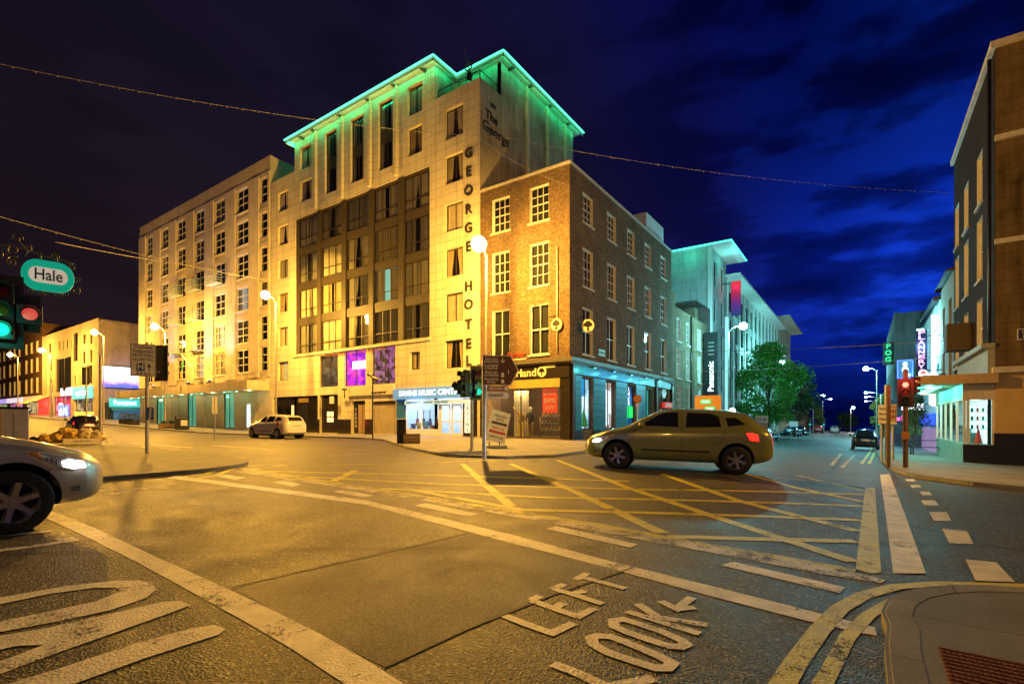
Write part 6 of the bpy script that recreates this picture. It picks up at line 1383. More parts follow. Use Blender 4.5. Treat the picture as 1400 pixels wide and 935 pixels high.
# --- street lamps
def street_lamp(x, y, z, hgt, tgt, colour, label, group, power, arm=1.2, lensstr=60, radius=.15, aim=None, ls=1.0):
    r = empty('street_lamp', (x, y, z), 0, label, 'street lamp', group); d = Vector(tgt).normalized()
    MB().cyl((0, 0, -.05), (0, 0, 1.6), .11, .10, n=14).cyl((0, 0, 1.6), (0, 0, hgt-.3), .075, .05, n=14).build('pole', plain('lamp_pole_grey', (.40, .38, .34), .5, .3, var=.15), r)
    MB().tube([(0, 0, hgt-.6), (d.x*arm*.3, d.y*arm*.3, hgt-.15), (d.x*arm, d.y*arm, hgt)], .035).build('arm', GALV, r)
    c = Vector((d.x*(arm+.3), d.y*(arm+.3), hgt)); a = atan2(d.y, d.x)
    MB(T(*c) @ RZ(a)).ball((0, 0, .03), .36, 16, 8, (1, .42, .3)).build('lantern', GALV, r)
    MB(T(*c) @ RZ(a)).ball((0, 0, -.05), .34*ls, 16, 8, (1, .85, .85)).build('lens', glow('sodium_lens' if colour == SODIUM else 'led_lens', colour if colour != SODIUM else (1.0, .72, .28), lensstr), r)  # lens made oversized, its shape carries the lamp's glare
    lamp_light(c+Vector((0, 0, -.22-.29*ls)), power, colour, r, radius, soft=13 if colour == SODIUM else 0, spot=95 if aim else None, aim=aim); return r
gS = 'sodium street lamps along the hotel side'
for i, (px, py, pw) in enumerate([(659, 330, 8000), (362, 401, 5600), (210, 445, 4600), (127, 453, 3800), (55, 478, 5000), (12, 484, 5000)]):
    X, Z = PY(px, py, 19.3 if i else 19.4); gx_ = X-.55; gy_ = 20.45
    street_lamp(gx_, gy_, G(gx_, gy_)+PH, Z-(G(gx_, gy_)+PH), (.3, -1, 0), SODIUM,
      ['tall orange sodium lamp in front of the corner brick house, nearest of its row', 'orange sodium lamp where the hotel meets the office block', 'orange sodium lamp at the far end of the office block', 'orange sodium lamp in front of the cream block with the billboard', 'orange sodium lamp before the dark brick townhouses', 'farthest orange sodium lamp at the left edge'][i], gS, pw, arm=.7, lensstr=55, ls=1.3 if i == 0 else 1.0)
# lamps on the camera's side of the crossing, outside the picture
for (x, y, tx_, ty_, pw, lb_) in [(-12.6, -14, 1, 0, 500, 'orange sodium lamp down the street behind the silver car'), (12, 14.2, -1, 0, 5000, 'orange sodium lamp on the far pavement right of the ochre building'), (5, -11, -1, 0, 600, 'orange sodium lamp on the near pavement behind the camera')]:
    street_lamp(x, y, G(x, y)+PH, 10, (tx_, ty_, 0), SODIUM, lb_, 'sodium lamps on the near side', pw, aim=(-1, .3, -.25) if x == 12 else None)
gL = 'white lamps down the side street'
X = -9.9; Yl = 48.0
street_lamp(X, Yl, G(X, Yl)+PH, 9.5-(G(X, Yl)+PH), (1, 0, 0), LED, 'white lamp glaring in front of the pale tower on the left pavement', gL, 2600, arm=.9, lensstr=70)
street_lamp(-9.9, 74, G(-9.9, 74)+PH, 9.6, (1, 0, 0), LED, 'added white lamp brightening the big round tree on the left pavement', gL, 3600, arm=.9, lensstr=40)  # extra lamp added to brighten the tree crown
street_lamp(1.5, 84, G(1.5, 84)+PH, 9.6, (-1, 0, 0), LED, 'added white lamp beyond the lit signs on the right pavement', gL, 3200, arm=.9, lensstr=40)  # extra lamp added for more white light down the street
wl = empty('wall_lamp', (RX0, 46.2, 7.4), 0, 'greenish white lamp on a bracket from the neon hung house', 'wall lamp'); MB().tube([(0, 0, 0), (-.8, 0, .2)], .03).build('bracket', DARKMETAL, wl); MB().ball((-.95, 0, .15), .18, sc=(1.3, .8, .6)).build('lens', glow('led_lens', LED, 60), wl); lamp_light((-.95, 0, -.1), 1100, LED, wl, .12)
for (px, py, Y_, side, lb_) in [(1126, 540, 118, 1, 'white lamp head, left one of the far pair'), (1136, 545, 150, 1, 'white lamp head, right one of the far left pair'), (1184, 536, 92, -1, 'far right white lamp, highest of three'), (1184, 542, 112, -1, 'far right white lamp, middle of three'), (1184, 548, 140, -1, 'far right white lamp, lowest of three')]:
    l = (px-700)/FP; d = Y_/(CF+SF*l); X = d*(-SF+CF*l); Z = CAM_H+(575-py)*d/FP; g = G(X, Y_)
    px_ = X-1.8*side
    street_lamp(px_, Y_, g, Z-g, (side, 0, 0), (.7, .92, 1.0), lb_, 'far white lamps', 500, arm=1.5, lensstr=40, ls=.6)
l = (1165-700)/FP; Y_ = 150; d = Y_/(CF+SF*l); street_lamp(d*(-SF+CF*l)-.3, Y_, G(0, Y_), CAM_H+18*d/FP-G(0, Y_), (1, 0, 0), (1.0, .85, .7), 'pinkish white lamp starring at the end of the street', 'far white lamps', 900, arm=.2, lensstr=120)
# --- plain posts
def post(px, py, topy, label, r=.05, m=GALV, name='sign_post', cat='post'):
    p = WG(px, py, PH); d = p.x*-SF+p.y*CF; h_ = CAM_H+(575-topy)*d/FP-p.z-PH
    e_ = empty(name, (p.x, p.y, p.z+PH), face(p.x, p.y), label, cat); MB().cyl((0, 0, -.03), (0, 0, h_), r, n=14).ball((0, 0, h_), r, 10, 4).build('pole', m, e_); return e_, p, d, h_
# hospital sign with the back of a signal head
hs, p, d, h_ = post(201, 619, 470, 'white hospital direction sign with blue H on a grey post, signal head behind it', .06, name='hospital_sign', cat='road sign')
sc = d/FP; zt = lambda y: CAM_H+(575-y)*d/FP-p.z-PH
bd = MB().box(-22*sc, -.10, zt(515), 12*sc, -.065, zt(471)).build('sign_plate', plain('sign_white', (.68, .66, .62), .35), hs, bevel=.006); bb = MB(); x0, x1, z0, z1 = -21.4*sc, 11.4*sc, zt(514.4), zt(471.6); t_ = .018
for q in ((x0, z0, x1, z0+t_), (x0, z1-t_, x1, z1), (x0, z0+t_, x0+t_, z1-t_), (x1-t_, z0+t_, x1, z1-t_)): bb.box(q[0], -.103, q[1], q[2], -.1005, q[3])
bb.build('border', BLACKP, bd); cx = -5*sc
for s_, y_, w_, k_ in (('Ospideal', 475.5, 24, .13), ('Reigiunach', 481, 27, .13), ('REGIONAL', 486.5, 28, .13), ('HOSPITAL', 492.5, 28, .13), ('3.8 km', 511, 19, .11)): text(s_, k_, BLACKP, bd, T(cx, -.104, zt(y_)), ext=.002, width=w_*sc)
hs.scale = (.83, 1, 1)
h2_ = MB().box(cx-9*sc, -.104, zt(508), cx+2*sc, -.1015, zt(497)).build('blue_panel', plain('sign_blue', (.01, .06, .35), .4), bd); text('H', .27, WHITEP, h2_, T(cx-3.5*sc, -.106, zt(502.5)), ext=.002)
MB().prism([(cx+7*sc, zt(508)), (cx+8.4*sc, zt(508)), (cx+8.4*sc, zt(502)), (cx+10.6*sc, zt(502.4)), (cx+7.7*sc, zt(497)), (cx+4.8*sc, zt(502.4)), (cx+7*sc, zt(502))], -.104, -.1015).build('arrow', BLACKP, bd)
head(hs, T(20*sc, .08, zt(515)) @ RZ(pi*.78), None); MB().box(-.2, -.02, zt(508), 20*sc, .02, zt(507)).build('bracket', GALV, hs)
ln = MB().box(-.02, -.16, zt(574), .2, -.06, zt(557)).build('post_advert', plain('sign_blue', (.01, .06, .35), .4), hs); text('Parking', .12, WHITEP, ln, T(.09, -.165, zt(565.5)) @ RY(-pi/2), ext=.001, width=.34)
post(137.5, 606, 487, 'bare grey post with a small bracket at its top, left of the hospital sign')
e_, p, d, h_ = post(118, 592, 500, 'thin grey post behind the heap of bags'); MB().box(-.25, -.03, h_-1.4, .15, .0, h_-.1).build('thin_sign', BLACKP, e_)
e_, p, d, h_ = post(293.5, 601, 542, 'thin bus stop pole with narrow pale flag by the office', .03, name='bus_stop_pole', cat='bus stop'); MB().box(-.12, -.02, h_-.9, .12, .02, h_).build('flag', WHITEP, e_)
e_, p, d, h_ = post(509.5, 600, 512, 'slim dark lantern post in front of the hotel bar', .04, BLACKP, 'lantern_post', 'lamp post'); MB().tube([(-.25, 0, h_+.05), (.0, 0, h_-.15), (.5, 0, h_-.3)], [.05, .07, .03]).ball((-.2, 0, h_+.02), .12).build('lantern', GALV, e_)
# main signals at the tip of the far pavement
ts, p, d, h_ = post(645, 613, 503, 'pair of traffic signals on one post, green lit, by the brown direction sign', .06, name='traffic_signal', cat='traffic light')
sc = d/FP; zt = lambda y: CAM_H+(575-y)*d/FP-p.z-PH
head(ts, T(-9.5*sc, 0, zt(543)) @ RZ(radians(-50)), None, s=1.1, board=False); head(ts, T(8.5*sc, -.02, zt(542)) @ RZ(radians(18)), 'green', s=1.1)
MB().box(-9*sc, -.02, zt(538), 9*sc, .02, zt(537)).box(-9*sc, -.02, zt(512), 9*sc, .02, zt(511)).build('bracket', GALV, ts)
bx = head(ts, T(-18*sc, 0, zt(534)) @ RZ(radians(-30)), None, n=1, s=1.1, board=False); lamp_light((.5, -.6, 2.2), 8, (.05, 1, .6), ts, .08)
ds, p, d, h_ = post(662, 626, 487, 'large brown arrow shaped direction sign over a small brown and a white finger', .06, name='direction_sign', cat='road sign')
sc = d/FP; zt = lambda y: CAM_H+(575-y)*d/FP-p.z-PH; SB = plain('sign_brown', (.10, .045, .02), .4); SBL = plain('sign_brown_light', (.28, .13, .05), .4)
def arrow(x0, x1, ya, yb, m, nm, tip=5, yy=-.10):
    a, c = zt(ya), zt(yb); return MB().prism([(x0*sc, c), ((x1-tip)*sc, c), (x1*sc, (a+c)/2), ((x1-tip)*sc, a), (x0*sc, a)], yy, yy+.03).build(nm, m, ds)
w_ = arrow(-2.6, 46.9, 486.4, 526.9, WHITEP, 'sign_border', 10.5, -.098); ar = arrow(-2, 45.4, 487.2, 526.2, SB, 'sign_face', 10, -.106)
for s_, y_, w__ in (('Sraid an tSeoil', 491, 17), ('KING JOHNS', 495, 19), ('Ar gach Bealach', 500, 19), ('CASTLE', 504, 17), ('Museum agus', 509, 17), ('HUNT MUSEUM', 513.5, 19), ('Ollscoil Luimnigh', 518.5, 19), ('CITY HALL', 523, 12)): text(s_, .09, WHITEP, ar, T((9.5)*sc, -.108, zt(y_)), ext=.001, width=w__*sc)
ic = MB(); ic.tube([(25*sc, -.109, zt(490)), (25*sc, -.109, zt(495))], .012).tube([(22.5*sc, -.109, zt(493.5)), (24*sc, -.109, zt(495.7)), (26*sc, -.109, zt(495.7)), (27.5*sc, -.109, zt(493.5))], .012); ic.prism([(23*sc, zt(516)), (27*sc, zt(516)), (27*sc, zt(511)), (25*sc, zt(509)), (23*sc, zt(511))], -.109, -.1065); ic.prism([(23*sc, zt(524)), (27*sc, zt(524)), (27*sc, zt(519)), (23*sc, zt(519))], -.109, -.1065); ic.box(32.5*sc, -.109, zt(512), 33.5*sc, -.1065, zt(506)); ic.build('pictogram', WHITEP, ar)
for ya, yb, m_, mk, tx__ in ((527.5, 535.3, SBL, SB, 'LIMERICK MARINA'), (536.6, 545, plain('sign_white', (.68, .66, .62), .35), DKT, 'PARKING')):
    f_ = arrow(3.5, 34, ya, yb, m_, 'finger_sign', 2.5); text(tx__, .11, WHITEP if m_ is SBL else mk, f_, T(16*sc, -.102, zt((ya+yb)/2)), ext=.001, width=19*sc)
    MB().cyl((30*sc, -.103, zt((ya+yb)/2)), (30*sc, -.101, zt((ya+yb)/2)), .06, n=14).build('roundel', WHITEP, f_)
# A-board with weighted base
p = WG(676, 612, PH); d = p.x*-SF+p.y*CF; sc = d/FP
ab = empty('advertising_board', (p.x, p.y, p.z+PH), face(p.x, p.y)+.25, 'leaning white advertising board with red strip on a grey weighted base', 'pavement sign')
Mt = T(0, 0, .12) @ RY(radians(14)) @ RX(radians(-6)); bd = MB(Mt).box(-.38, -.03, .1, .38, .03, 1.28).build('board', plain('board_white', (.72, .70, .66), .4), ab, bevel=.02)
for s_, z_, w__, m_ in (('FREEZER', 1.08, .5, DKT), ('SHOP', .95, .3, DKT), ('VINTAGE', .62, .5, plain('board_red', (.45, .04, .03), .5)), ('FURNITURE', .28, .55, DKT)): text(s_, .13, m_, bd, Mt @ T(0, -.034, z_), ext=.001, width=w__)
MB(Mt).box(-.32, -.034, .42, .32, -.0305, .52).build('strip', plain('board_red', (.45, .04, .03), .5), bd); MB(Mt).box(-.30, -.034, .76, .32, -.0305, .86).build('strip', DKT, bd)
MB().slab([(-.42, -.28), (.42, -.28), (.48, 0), (.42, .28), (-.42, .28), (-.48, 0)], 0, .10).build('base', GALV, ab, bevel=.02); MB().tube([(-.2, 0, .1), (-.2, 0, .25)], .02).tube([(.2, 0, .1), (.2, 0, .25)], .02).build('spring', DARKMETAL, ab)
# litter bin and planter by the music shop
p = WG(549, 606, PH); lb2 = empty('litter_bin', (p.x, p.y, p.z+PH), face(p.x, p.y), 'narrow dark litter bin with pale lid in front of the music shop', 'litter bin')
MB().slab([(-.2, -.18), (.2, -.18), (.2, .18), (-.2, .18)], 0, 1.0).build('body', DARKMETAL, lb2, bevel=.03); MB().slab([(-.22, -.2), (.22, -.2), (.22, .2), (-.22, .2)], 1.05, 1.1).build('lid', WHITEP, lb2, bevel=.02); MB().box(-.2, .14, 1.0, .2, .18, 1.05).build('hinge', DARKMETAL, lb2)
p = WG(563, 606, PH); pb = empty('planter', (p.x, p.y, p.z+PH), face(p.x, p.y), 'low square wooden planter beside the dark litter bin', 'planter')
b = MB()
for k in range(3): b.box(-.33, -.25, .02+k*.13, .33, .25, .13+k*.13)
b.build('planks', plain('weathered_wood', (.22, .14, .08), .8, var=.3), pb); MB().box(-.3, -.22, .35, .3, .22, .42).build('soil', plain('soil', (.04, .03, .02), .95), pb); MB().box(-.36, -.28, .0, -.3, .28, .43).box(.3, -.28, 0, .36, .28, .43).build('corner_post', plain('weathered_wood', (.22, .14, .08), .8), pb)
p = WG(249, 587, PH); sb_ = empty('litter_bin', (p.x, p.y, p.z+PH), face(p.x, p.y), 'squat black litter bin with a poster in front of the office', 'litter bin'); MB().box(-.55, -.3, 0, .55, .3, 1.0).build('body', BLACKP, sb_, bevel=.03); MB().box(-.6, -.33, 1.15, .6, .33, 1.22).box(-.55, .2, 1.0, -.45, .3, 1.15).box(.45, .2, 1.0, .55, .3, 1.15).build('hood', BLACKP, sb_); MB().box(-.1, -.31, .35, .4, -.301, .85).build('poster', WHITEP, sb_)
for i, px in enumerate((224, 235)):
    p = WG(px, 585.5, PH); q = empty('planter', (p.x, p.y, p.z+PH), face(p.x, p.y), 'low dark planter box by the office, %s of two' % ('left' if i == 0 else 'right'), 'planter', 'planters by the office'); MB().box(-.42, -.3, 0, .42, .3, .45).build('box', plain('weathered_wood', (.22, .14, .08), .8), q, bevel=.02)
    bush((p.x, p.y, p.z+PH+.4), .3, .3, 160, LEAFD, 'planter_shrub', 'tiny shrub in the %s planter by the office' % ('left' if i == 0 else 'right'), 'shrub', i)
# right of the corner: signal seen from behind, round sign
rs, p, d, h_ = post(846, 597, 524, 'dark signal head seen from behind in front of the teal shop windows', .05, plain('brown_pole', (.10, .07, .05), .6), 'traffic_signal', 'traffic light'); sc = d/FP; zt = lambda y: CAM_H+(575-y)*d/FP-p.z-PH
head(rs, T(-3*sc, -.05, zt(552)) @ RZ(pi*.95), None, board=False, s=.9); head(rs, T(-9*sc, 0, zt(543)) @ RZ(pi*.8), None, n=1, board=False, s=.9)
ns, p, d, h_ = post(871.5, 602.5, 541, 'round orange no stopping sign on a pale post by the teal shop', .04, WHITEP, 'round_road_sign', 'road sign'); sc = d/FP; zc = CAM_H+(575-545.5)*sc-p.z-PH
MB().cyl((0, -.08, zc), (0, -.05, zc), 5.6*sc, n=30).build('disc', plain('sign_orange_red', (.65, .10, .02), .4), ns); MB().cyl((0, -.086, zc), (0, -.0805, zc), 4.2*sc, n=30).build('disc_face', plain('sign_amber', (.75, .30, .05), .4), ns)
for a in (1, -1): MB(T(0, -.09, zc) @ RY(radians(45*a))).box(-.02, -.002*(a+2), -4*sc, .02, .002, 4*sc).build('cross_bar', plain('sign_orange_red', (.65, .10, .02), .4), ns)
MB().box(-.1, -.07, zc-11*sc, .1, -.05, zc-6.5*sc).build('time_plate', WHITEP, ns)
# orange board with green patches, globe
p = Vector((-9.0, 27.5, G(-9, 27.5)+PH)); d = p.x*-SF+p.y*CF
def road_board(px0, px1, y0, y1, Y, label, m, name='road_sign_board', legs=True, cat='road sign'):
    Xa, Za = PY(px0, y1, Y); Xb, Zb = PY(px1, y0, Y); xc = (Xa+Xb)/2; g = G(xc, Y); e_ = empty(name, (xc, Y, g), 0, label, cat); hw_ = (Xb-Xa)/2
    bd_ = MB().box(-hw_, -.03, Za-g, hw_, .0, Zb-g).build('board', m, e_); lg_ = MB()
    if legs: lg_.cyl((-hw_*.6, .05, -.05), (-hw_*.6, .05, Zb-g), .04).cyl((hw_*.6, .05, -.05), (hw_*.6, .05, Zb-g), .04); lg_.build('post', GALV, e_)
    return e_, bd_, hw_, Za-g, Zb-g
e_, bd_, hw_, za, zb = road_board(950, 986, 540, 565, 30, 'orange map board with two green patches beyond the teal shop', plain('board_orange', (.55, .30, .10), .5))
GP = glow('green_patch', (.01, .6, .12), .9); WB = glow('white_patch', (.7, 1, .8), 1.2)
for (a, c, q, s_) in ((-.55, .25, .55, 'SHANNON'), (-.2, .55, .15, 'TUNNEL')):
    g_ = MB().box(a*hw_, -.045, za+(zb-za)*(q-.02), c*hw_, -.031, za+(zb-za)*(q+.22)).build('green_patch', GP, bd_); text(s_, .18, WB, g_, T((a+c)/2*hw_, -.048, za+(zb-za)*(q+.1)), ext=.002, width=(c-a)*hw_*.75)
e_, bd_, hw_, za, zb = road_board(1033, 1050, 568, 578, 42, 'white road sign board in front of the big tree', plain('sign_white', (.68, .66, .62), .35)); text('N18  N20', .35, DKT, bd_, T(0, -.035, (za+zb)/2), ext=.002, width=hw_*1.5)
MB().box(-.3, -.03, za-.9, .4, 0, za-.02).build('orange_plate', plain('board_orange', (.55, .30, .10), .5), e_)
road_board(1079, 1091, 576, 583, 60, 'small pale road sign near the far dark tree', plain('sign_white', (.68, .66, .62), .35))
gb = empty('globe_light', (-12.9, 46.6, 1.0), 0, 'white glowing disc light on a bracket below the pale tower', 'wall lamp'); 
Xg, Zg = PX(1001, 562, -11.2)[0], PX(1001, 562, -11.2)[1]; gb.location = (-11.2, Xg, Zg); MB().ball((0, 0, 0), .34).build('globe', glow('globe_white', (.85, 1, .9), 5), gb); MB().tube([(0, 0, 0), (-1.8, 0, .1)], .03).build('bracket', DARKMETAL, gb)
# --- right pavement: red pedestrian signal, posts, brown board, bench rail
rp_, p, d, h_ = post(1238, 639, 507, 'red signal with large dark backing board on the right pavement', .065, plain('brown_pole', (.10, .07, .05), .6), 'traffic_signal', 'traffic light'); sc = d/FP; zt = lambda y: CAM_H+(575-y)*d/FP-p.z-PH
s_ = 39*sc/1.14; head(rp_, T(0, -.08, zt(552)), 'red', s=s_); lamp_light((0, -.6, zt(523)), 25, (1, .04, .03), rp_, .1)
head(rp_, T(9*sc, .1, zt(540)) @ RZ(radians(70)), 'red', n=3, s=s_*.8, board=False); MB().box(-.09, -.14, zt(600), .09, -.06, zt(590)).build('push_button_unit', plain('button_yellow', (.4, .2, .03), .5), rp_)
BRP = plain('brown_pole', (.10, .07, .05), .6)
post(1214.5, 637.5, 529, 'brown post left of the red signal', .055, BRP); post(1211.5, 628, 527, 'paler post just behind the brown one', .05, GALV)
e_, bd_, hw_, za, zb = road_board(1200.5, 1226, 553, 580, 24.5, 'two panel road sign board, white beside brown, on the right pavement', plain('sign_white', (.68, .66, .62), .35))
MB().box(hw_*.35, -.045, za+.12, hw_*.95, -.031, zb-.05).build('brown_panel', SBL, bd_); 
for k in range(4): text(('City Centre', 'Ennis', 'Galway', 'Shannon')[k], .12, DKT, bd_, T(-hw_*.35, -.035, zb-.16-k*.2), ext=.001, width=hw_*1.0)
for i in range(6): MB().box(hw_*(.45+.25*(i % 2)), -.05, zb-.2-.22*(i//2), hw_*(.55+.25*(i % 2)), -.046, zb-.1-.22*(i//2)).build('pictogram', WHITEP, bd_)
p = WG(1262, 622, PH); bench = empty('bench', (p.x+.3, p.y, p.z+PH), radians(12), 'dark metal bench with arm loops on the right pavement', 'bench')
MB().box(-.9, -.2, .42, .9, .2, .46).build('seat', DARKMETAL, bench); MB().tube([(-.9, .2, .46), (-.9, .25, .8), (.9, .25, .8), (.9, .2, .46)], .025).build('backrest', DARKMETAL, bench)
for x in (-.8, .8): MB().tube([(x, -.18, 0), (x, -.2, .44), (x, -.15, .65), (x, .2, .66)], .03).tube([(x, .2, 0), (x, .2, .5)], .03).build('leg', DARKMETAL, bench)
# green signals far down the street
for i, (px, y_) in enumerate([(1107.5, 96), (1126.5, 100), (1203, 60)]):
    X, Z = PY(px, 580, y_); g = G(X, y_)+PH; e_ = empty('traffic_signal', (X, y_, g), 0, ['green signal under the dark far tree', 'green signal right of the small yellow tree', 'green signal on the right pavement beyond the parked black car'][i], 'traffic light', 'far green signals'); pole_mb(max(1.2, Z-g), .06).build('pole', GALV, e_); head(e_, T(0, -.1, max(1.0, Z-g-.2)), 'green', s=1.2, board=False)
# --- near left: close signal, oval pharmacy sign on scroll ironwork, rubbish, bins
X0, Y0 = -11.55, 1.55; p = Vector((X0, Y0, G(X0, Y0))); d = p.x*-SF+p.y*CF; sc = d/FP
nsg = empty('traffic_signal', (X0, Y0, p.z+PH), face(X0, Y0), 'close dark signal at the left edge, green lit, with dull red box beside it', 'traffic light'); lat = (p.x*CF+p.y*SF); pxc = 700+lat/d*FP
zt = lambda y: CAM_H+(575-y)*sc-p.z-PH; xo = lambda px: (px-pxc)*sc*.70
pole_mb(zt(340), .06).build('pole', GALV, nsg)
s1 = 2.0
head(nsg, T(xo(0), -.1, zt(462)), 'green', s=1.05); hh = head(nsg, T(xo(42), -.1, zt(436)), None, n=1, s=1.05, board=False); MB().box(xo(26), .02, zt(446), xo(60), .05, zt(392)).build('backing_board', HEADB, hh)
MB().ball((xo(42), -.2, zt(436)+.157), .1, 16, 8, (1, .25, 1)).build('lens', glow('dull_red_lens', (.8, .08, .06), .55, (.4, .1, .08)), hh); MB().box(xo(0), -.02, zt(425), xo(42), .0, zt(423)).build('bracket', GALV, nsg)
lamp_light((xo(0), -.5, zt(448)), 6, (.05, 1.0, .7), nsg, .06)
d2 = 8.6; l = (66-700)/FP; Xh, Yh = d2*(-SF+CF*l), d2*(CF+SF*l); sc = d2/FP; hsx = .76; Zh = CAM_H+(575-378)*sc
hl_ = empty('pharmacy_sign', (Xh, Yh, Zh), face(Xh, Yh)+.05, 'green oval sign reading Hale hanging from scrolled ironwork', 'hanging sign'); hl_.scale = (.76, 1, 1)
def stad(w_, h_, n=14): 
    r_ = h_*.5; o_ = []
    for i in range(n+1): a = -pi/2+pi*i/n; o_.append((w_/2-r_*1.05+r_*1.05*cos(a), r_*sin(a)))
    for i in range(n+1): a = pi/2+pi*i/n; o_.append((-w_/2+r_*1.05+r_*1.05*cos(a), r_*sin(a)))
    return o_
bo_ = MB().prism(stad(71*sc, 41*sc), -.05, .05).build('board', glow('teal_sign_board', (.0, .55, .36), .32, (.01, .38, .26)), hl_, bevel=.01)
w_ = MB().prism(stad(52*sc, 21*sc), -.056, -.051).build('label', glow('pale_label', (.9, .75, .6), .30, (.7, .62, .52)), bo_); text('Hale', 21*sc, plain('sign_dark_green', (.01, .09, .07), .5), w_, T(0, -.06, 0), ext=.003, width=37*sc)
IR = plain('wrought_iron', (.16, .14, .08), .4, .6)
def scroll(cx, cz, r0, a0, turns, s_=1): return [((cx+(r0*(1-.75*t/20))*cos(a0+s_*turns*2*pi*t/20))*sc, 0, (cz+(r0*(1-.75*t/20))*sin(a0+s_*turns*2*pi*t/20))*sc) for t in range(21)]
b = MB(); b.tube([(-75*sc, 0, 30*sc), (-40*sc, 0, 34*sc), (-5*sc, 0, 27*sc), (20*sc, 0, 25*sc), (34*sc, 0, 22*sc)], .014)
for q in ((-40, 44, 8, 0, 1.2, 1), (-27, 34, 6, 1, 1.2, -1), (9, 28, 6, 0, 1.3, 1), (-46, 12, 7, 2, 1.3, 1), (-44, 28, 9, -1, 1.2, -1), (-62, 20, 10, 0, 1.4, 1), (38, -14, 6, 1, 1.2, -1), (33, 18, 5, 1.5, 1.2, 1), (38, 0, 5, 0, 1.2, 1)): b.tube(scroll(*q), .011, 5)
for k in range(9): b.tube(scroll(-24+k*6, -25+abs(k-4)*.8, 3.4, k, 1.0, 1 if k % 2 else -1), .007, 5)
b.tube([(-42*sc, 0, 44*sc), (-26*sc, 0, 31*sc), (-30*sc, 0, 22*sc)], .012); b.tube([(-10*sc, 0, 30*sc), (-10*sc, 0, 20*sc)], .01); b.tube([(12*sc, 0, 26*sc), (12*sc, 0, 20*sc)], .01)
b.build('ironwork_bracket', IR, hl_)
nb_ = empty('near_left_building', (-13.9, -22, 0), 0, 'brick building beside the near pavement left of the silver car', 'building')
oo = [(2+3.5*i, z, 1.4, 2.2) for i in range(6) for z in (5, 8.5, 12)]
facade(nb_, SIDE_R(0, 0), 23.3, 15, oo+[(1, .4, 21, 3)], BRK2, z0=-1); MB().box(-12, .003, -1, -.3, 23.29, 14.9).build('wall', BRK2, nb_)
for i, q in enumerate(oo): window(nb_, SIDE_R(0, 0), *q, 'sash', seed=i)
window(nb_, SIDE_R(0, 0), 1, .4, 21, 3, 'big', room=glow('dim_near_shop', (.6, .9, .8), .25), name='shop_window')
# rubbish heap on the near-left pavement
p = WG(112, 607, PH)
bx_ = empty('cardboard_box', (p.x, p.y, p.z+PH), face(p.x, p.y)+.1, 'long flat white box lying in front of the yellow bags', 'box'); MB().box(-.62, -.15, 0, .62, .15, .24).build('carton', plain('white_card', (.70, .64, .52), .7), bx_, bevel=.01); text('FRESH PRODUCE', .08, plain('board_blue', (.05, .1, .3), .5), bx_, T(0, -.154, .13), ext=.001, width=.6); MB().box(-.6, -.02, .2405, .6, .02, .243).build('tape', plain('tape', (.4, .3, .15), .3), bx_)
random.seed(11)
for i, (dx, dz, r_, c_) in enumerate([(-1.15, 0, .28, 0), (-.8, .05, .3, 0), (-.35, .1, .36, 0), (.05, .08, .38, 1), (.5, .06, .33, 1), (-.55, .32, .26, 0), (-1.5, 0, .22, 2)]):
    a = face(p.x, p.y); b = MB(); nn, mm2 = 36, 24; vs_ = []
    for j in range(mm2+1):
        for k in range(nn):
            th = pi*j/mm2; ph = 2*pi*k/nn; v_ = Vector((cos(ph)*sin(th), sin(ph)*sin(th), cos(th))); rr = r_*(1+.38*mnoise.noise(v_*2.1+Vector((i*7, 0, 0)))+.30*abs(mnoise.noise(v_*5.5+Vector((0, i*5, 0))))); zz = r_*.8*(1-cos(th)*.9-.1)*(1+.15*mnoise.noise(v_*3)); rx = rr*sin(th)**.7
            if th > pi*.88: rx *= .5; zz += r_*.12
            vs_.append((rx*cos(ph), rx*sin(ph)*.8, zz))
    b.add(vs_, [(j*nn+k, j*nn+(k+1) % nn, (j+1)*nn+(k+1) % nn, (j+1)*nn+k) for j in range(mm2) for k in range(nn)], True)
    o = b.build('rubbish_bag', [plain('yellow_bag', (.60, .40, .08), .35), plain('clear_beige_bag', (.50, .40, .24), .3), plain('black_bag', (.02, .02, .02), .3)][c_])
    q = Vector((cos(a)*dx-sin(a)*.45, sin(a)*dx+cos(a)*.45)); o.location = (p.x+q.x, p.y+q.y, p.z+PH+dz); tag(o, ['small yellow bag second from the left of the heap', 'creased yellow bag third from the left of the heap', 'largest yellow bag, in the middle of the heap', 'big beige bag behind the white box', 'beige bag at the right end of the heap', 'yellow bag lying on top of the heap', 'little black bag at the left end of the heap'][i], 'bag', 'rubbish bags on the near pavement')
l = (18-700)/FP; d = 13.5; X, Y = d*(-SF+CF*l), d*(CF+SF*l); zb_ = G(X, Y)+PH
cb = empty('steel_cabinet', (X, Y, zb_), face(X, Y), 'dented bright steel cabinet behind the silver car bonnet', 'cabinet'); MB().box(-.24, -.25, 0, .30, .25, 1.32).build('casing', plain('stainless', (.62, .60, .56), .35, .9, var=.15, scale=4, bmp=.2), cb, bevel=.02); MB().box(-.26, -.27, 1.325, .32, .27, 1.37).build('lid', DARKMETAL, cb); MB().box(.0, -.262, .1, .01, -.251, 1.2).build('door_gap', BLACKP, cb)
X -= .35; Y -= -.05
cb = empty('newspaper_box', (X-.15, Y+.05, zb_), face(X, Y), 'dark box with white lettering at the left edge behind the car', 'box'); MB().box(-.3, -.22, 0, .16, .22, 1.30).build('casing', BLACKP, cb, bevel=.02); text('LEADER', .22, WHITEP, cb, T(-.05, -.235, .65) @ RY(-pi/2), ext=.001, width=.95); MB().box(-.3, -.24, 1.3, .18, .24, 1.36).build('lid', plain('brass_yellow', (.5, .35, .08), .5), cb)
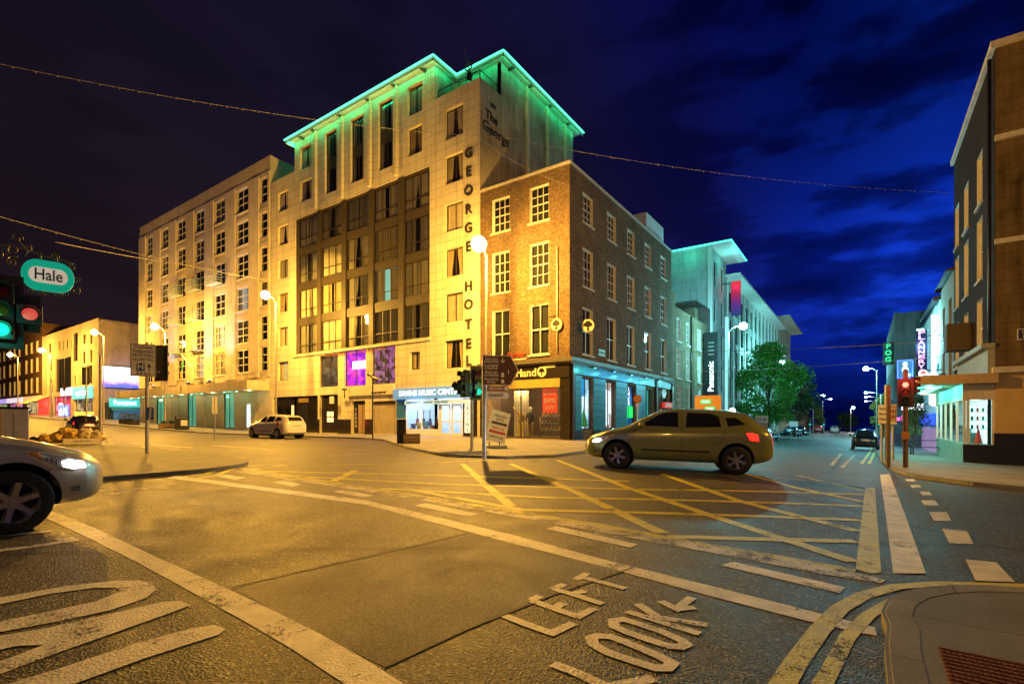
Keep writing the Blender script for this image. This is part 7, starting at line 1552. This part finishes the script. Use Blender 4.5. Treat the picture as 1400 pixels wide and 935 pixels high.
# chalk board, signs and bollards on the far left pavement
for i, X in enumerate((-66, -63.5)):
    q = empty('planter', (X, 20.6, G(X, 20.6)+PH), 0, 'far planter by the low blue shop, %s one' % ('left' if i == 0 else 'right'), 'planter'); MB().box(-.8, -.3, 0, .8, .3, .6).build('box', BLACKP, q); bush((X, 20.6, G(X, 20.6)+PH+.5), .7, .7, 250, LEAFD, 'planter_shrub', 'dark shrub in the %s far planter' % ('left' if i == 0 else 'right'), 'shrub', i+4)
for i in range(2):
    q = empty('brown_finger_sign', (-83+i*3, 20.8, G(-83, 20)+PH), 0, ['far brown pointed sign before the cream block', 'far square pale sign before the dark townhouses'][i], 'road sign'); MB().cyl((0, 0, 0), (0, 0, 5), .06).build('pole', GALV, q)
    (MB().prism([(-.7, 3.9), (.3, 3.9), (.9, 4.4), (.3, 5), (-.7, 5)], -.06, -.03) if i == 0 else MB().box(-.8, -.06, 3.9, .8, -.03, 5.2)).build('plate', SB if i == 0 else plain('sign_white', (.68, .66, .62), .35), q); q.location.x = -88 if i == 0 else -94
# --- overhead wires with festoon bulbs
BULB = plain('festoon_bulb', (.3, .28, .24), .2)
def wire(a, b_, sag, label, n=30, bulbs=0, r=.010, m=None):
    a = Vector(a); b_ = Vector(b_); pts = []
    for i in range(n+1): t = i/n; q = a.lerp(b_, t); q.z -= sag*4*t*(1-t); pts.append(q)
    o = MB().tube(pts, r, 5).build('overhead_wire', m or plain('wire_grey', (.35, .32, .28), .6)); tag(o, label, 'overhead wire')
    if bulbs:
        bb_ = MB()
        for i in range(1, bulbs): t = i/bulbs; q = a.lerp(b_, t); q.z -= sag*4*t*(1-t); bb_.ball(q-Vector((0, 0, .03)), .022, 6, 4)
        bb_.build('bulb', BULB, o)
def at(px, py, d): l = (px-700)/FP; return (d*(-SF+CF*l), d*(CF+SF*l), CAM_H+(575-py)*d/FP)
wire(at(-120, 62, 15), at(690, 188, 26), .5, 'festoon wire sweeping from the top left to the hotel corner', bulbs=38)
wire(at(690, 188, 26), at(1312, 264, 26.5), .5, 'thin festoon wire from the hotel corner to the right brick building', bulbs=30, r=.007)
wire(at(-120, 262, 14), at(378, 384, 41), .35, 'lower festoon wire running to the lamp between hotel and offices', bulbs=44)
wire(at(75, 331, 30), at(330, 372, 52), .2, 'faint third wire behind the lower festoon wire', r=.02)
wire(at(560, 95, 31.5), at(772, 252, 27), 1.0, 'thin slack wire across the upper hotel front', r=.01)
wire((-13, 42, 6.8), (4.3, 42, 6.2), .15, 'upper wire crossing the side street', r=.018); wire((-13, 47, 5.6), (4.3, 44, 5.4), .2, 'lower wire crossing the side street', r=.018)
flush_text()
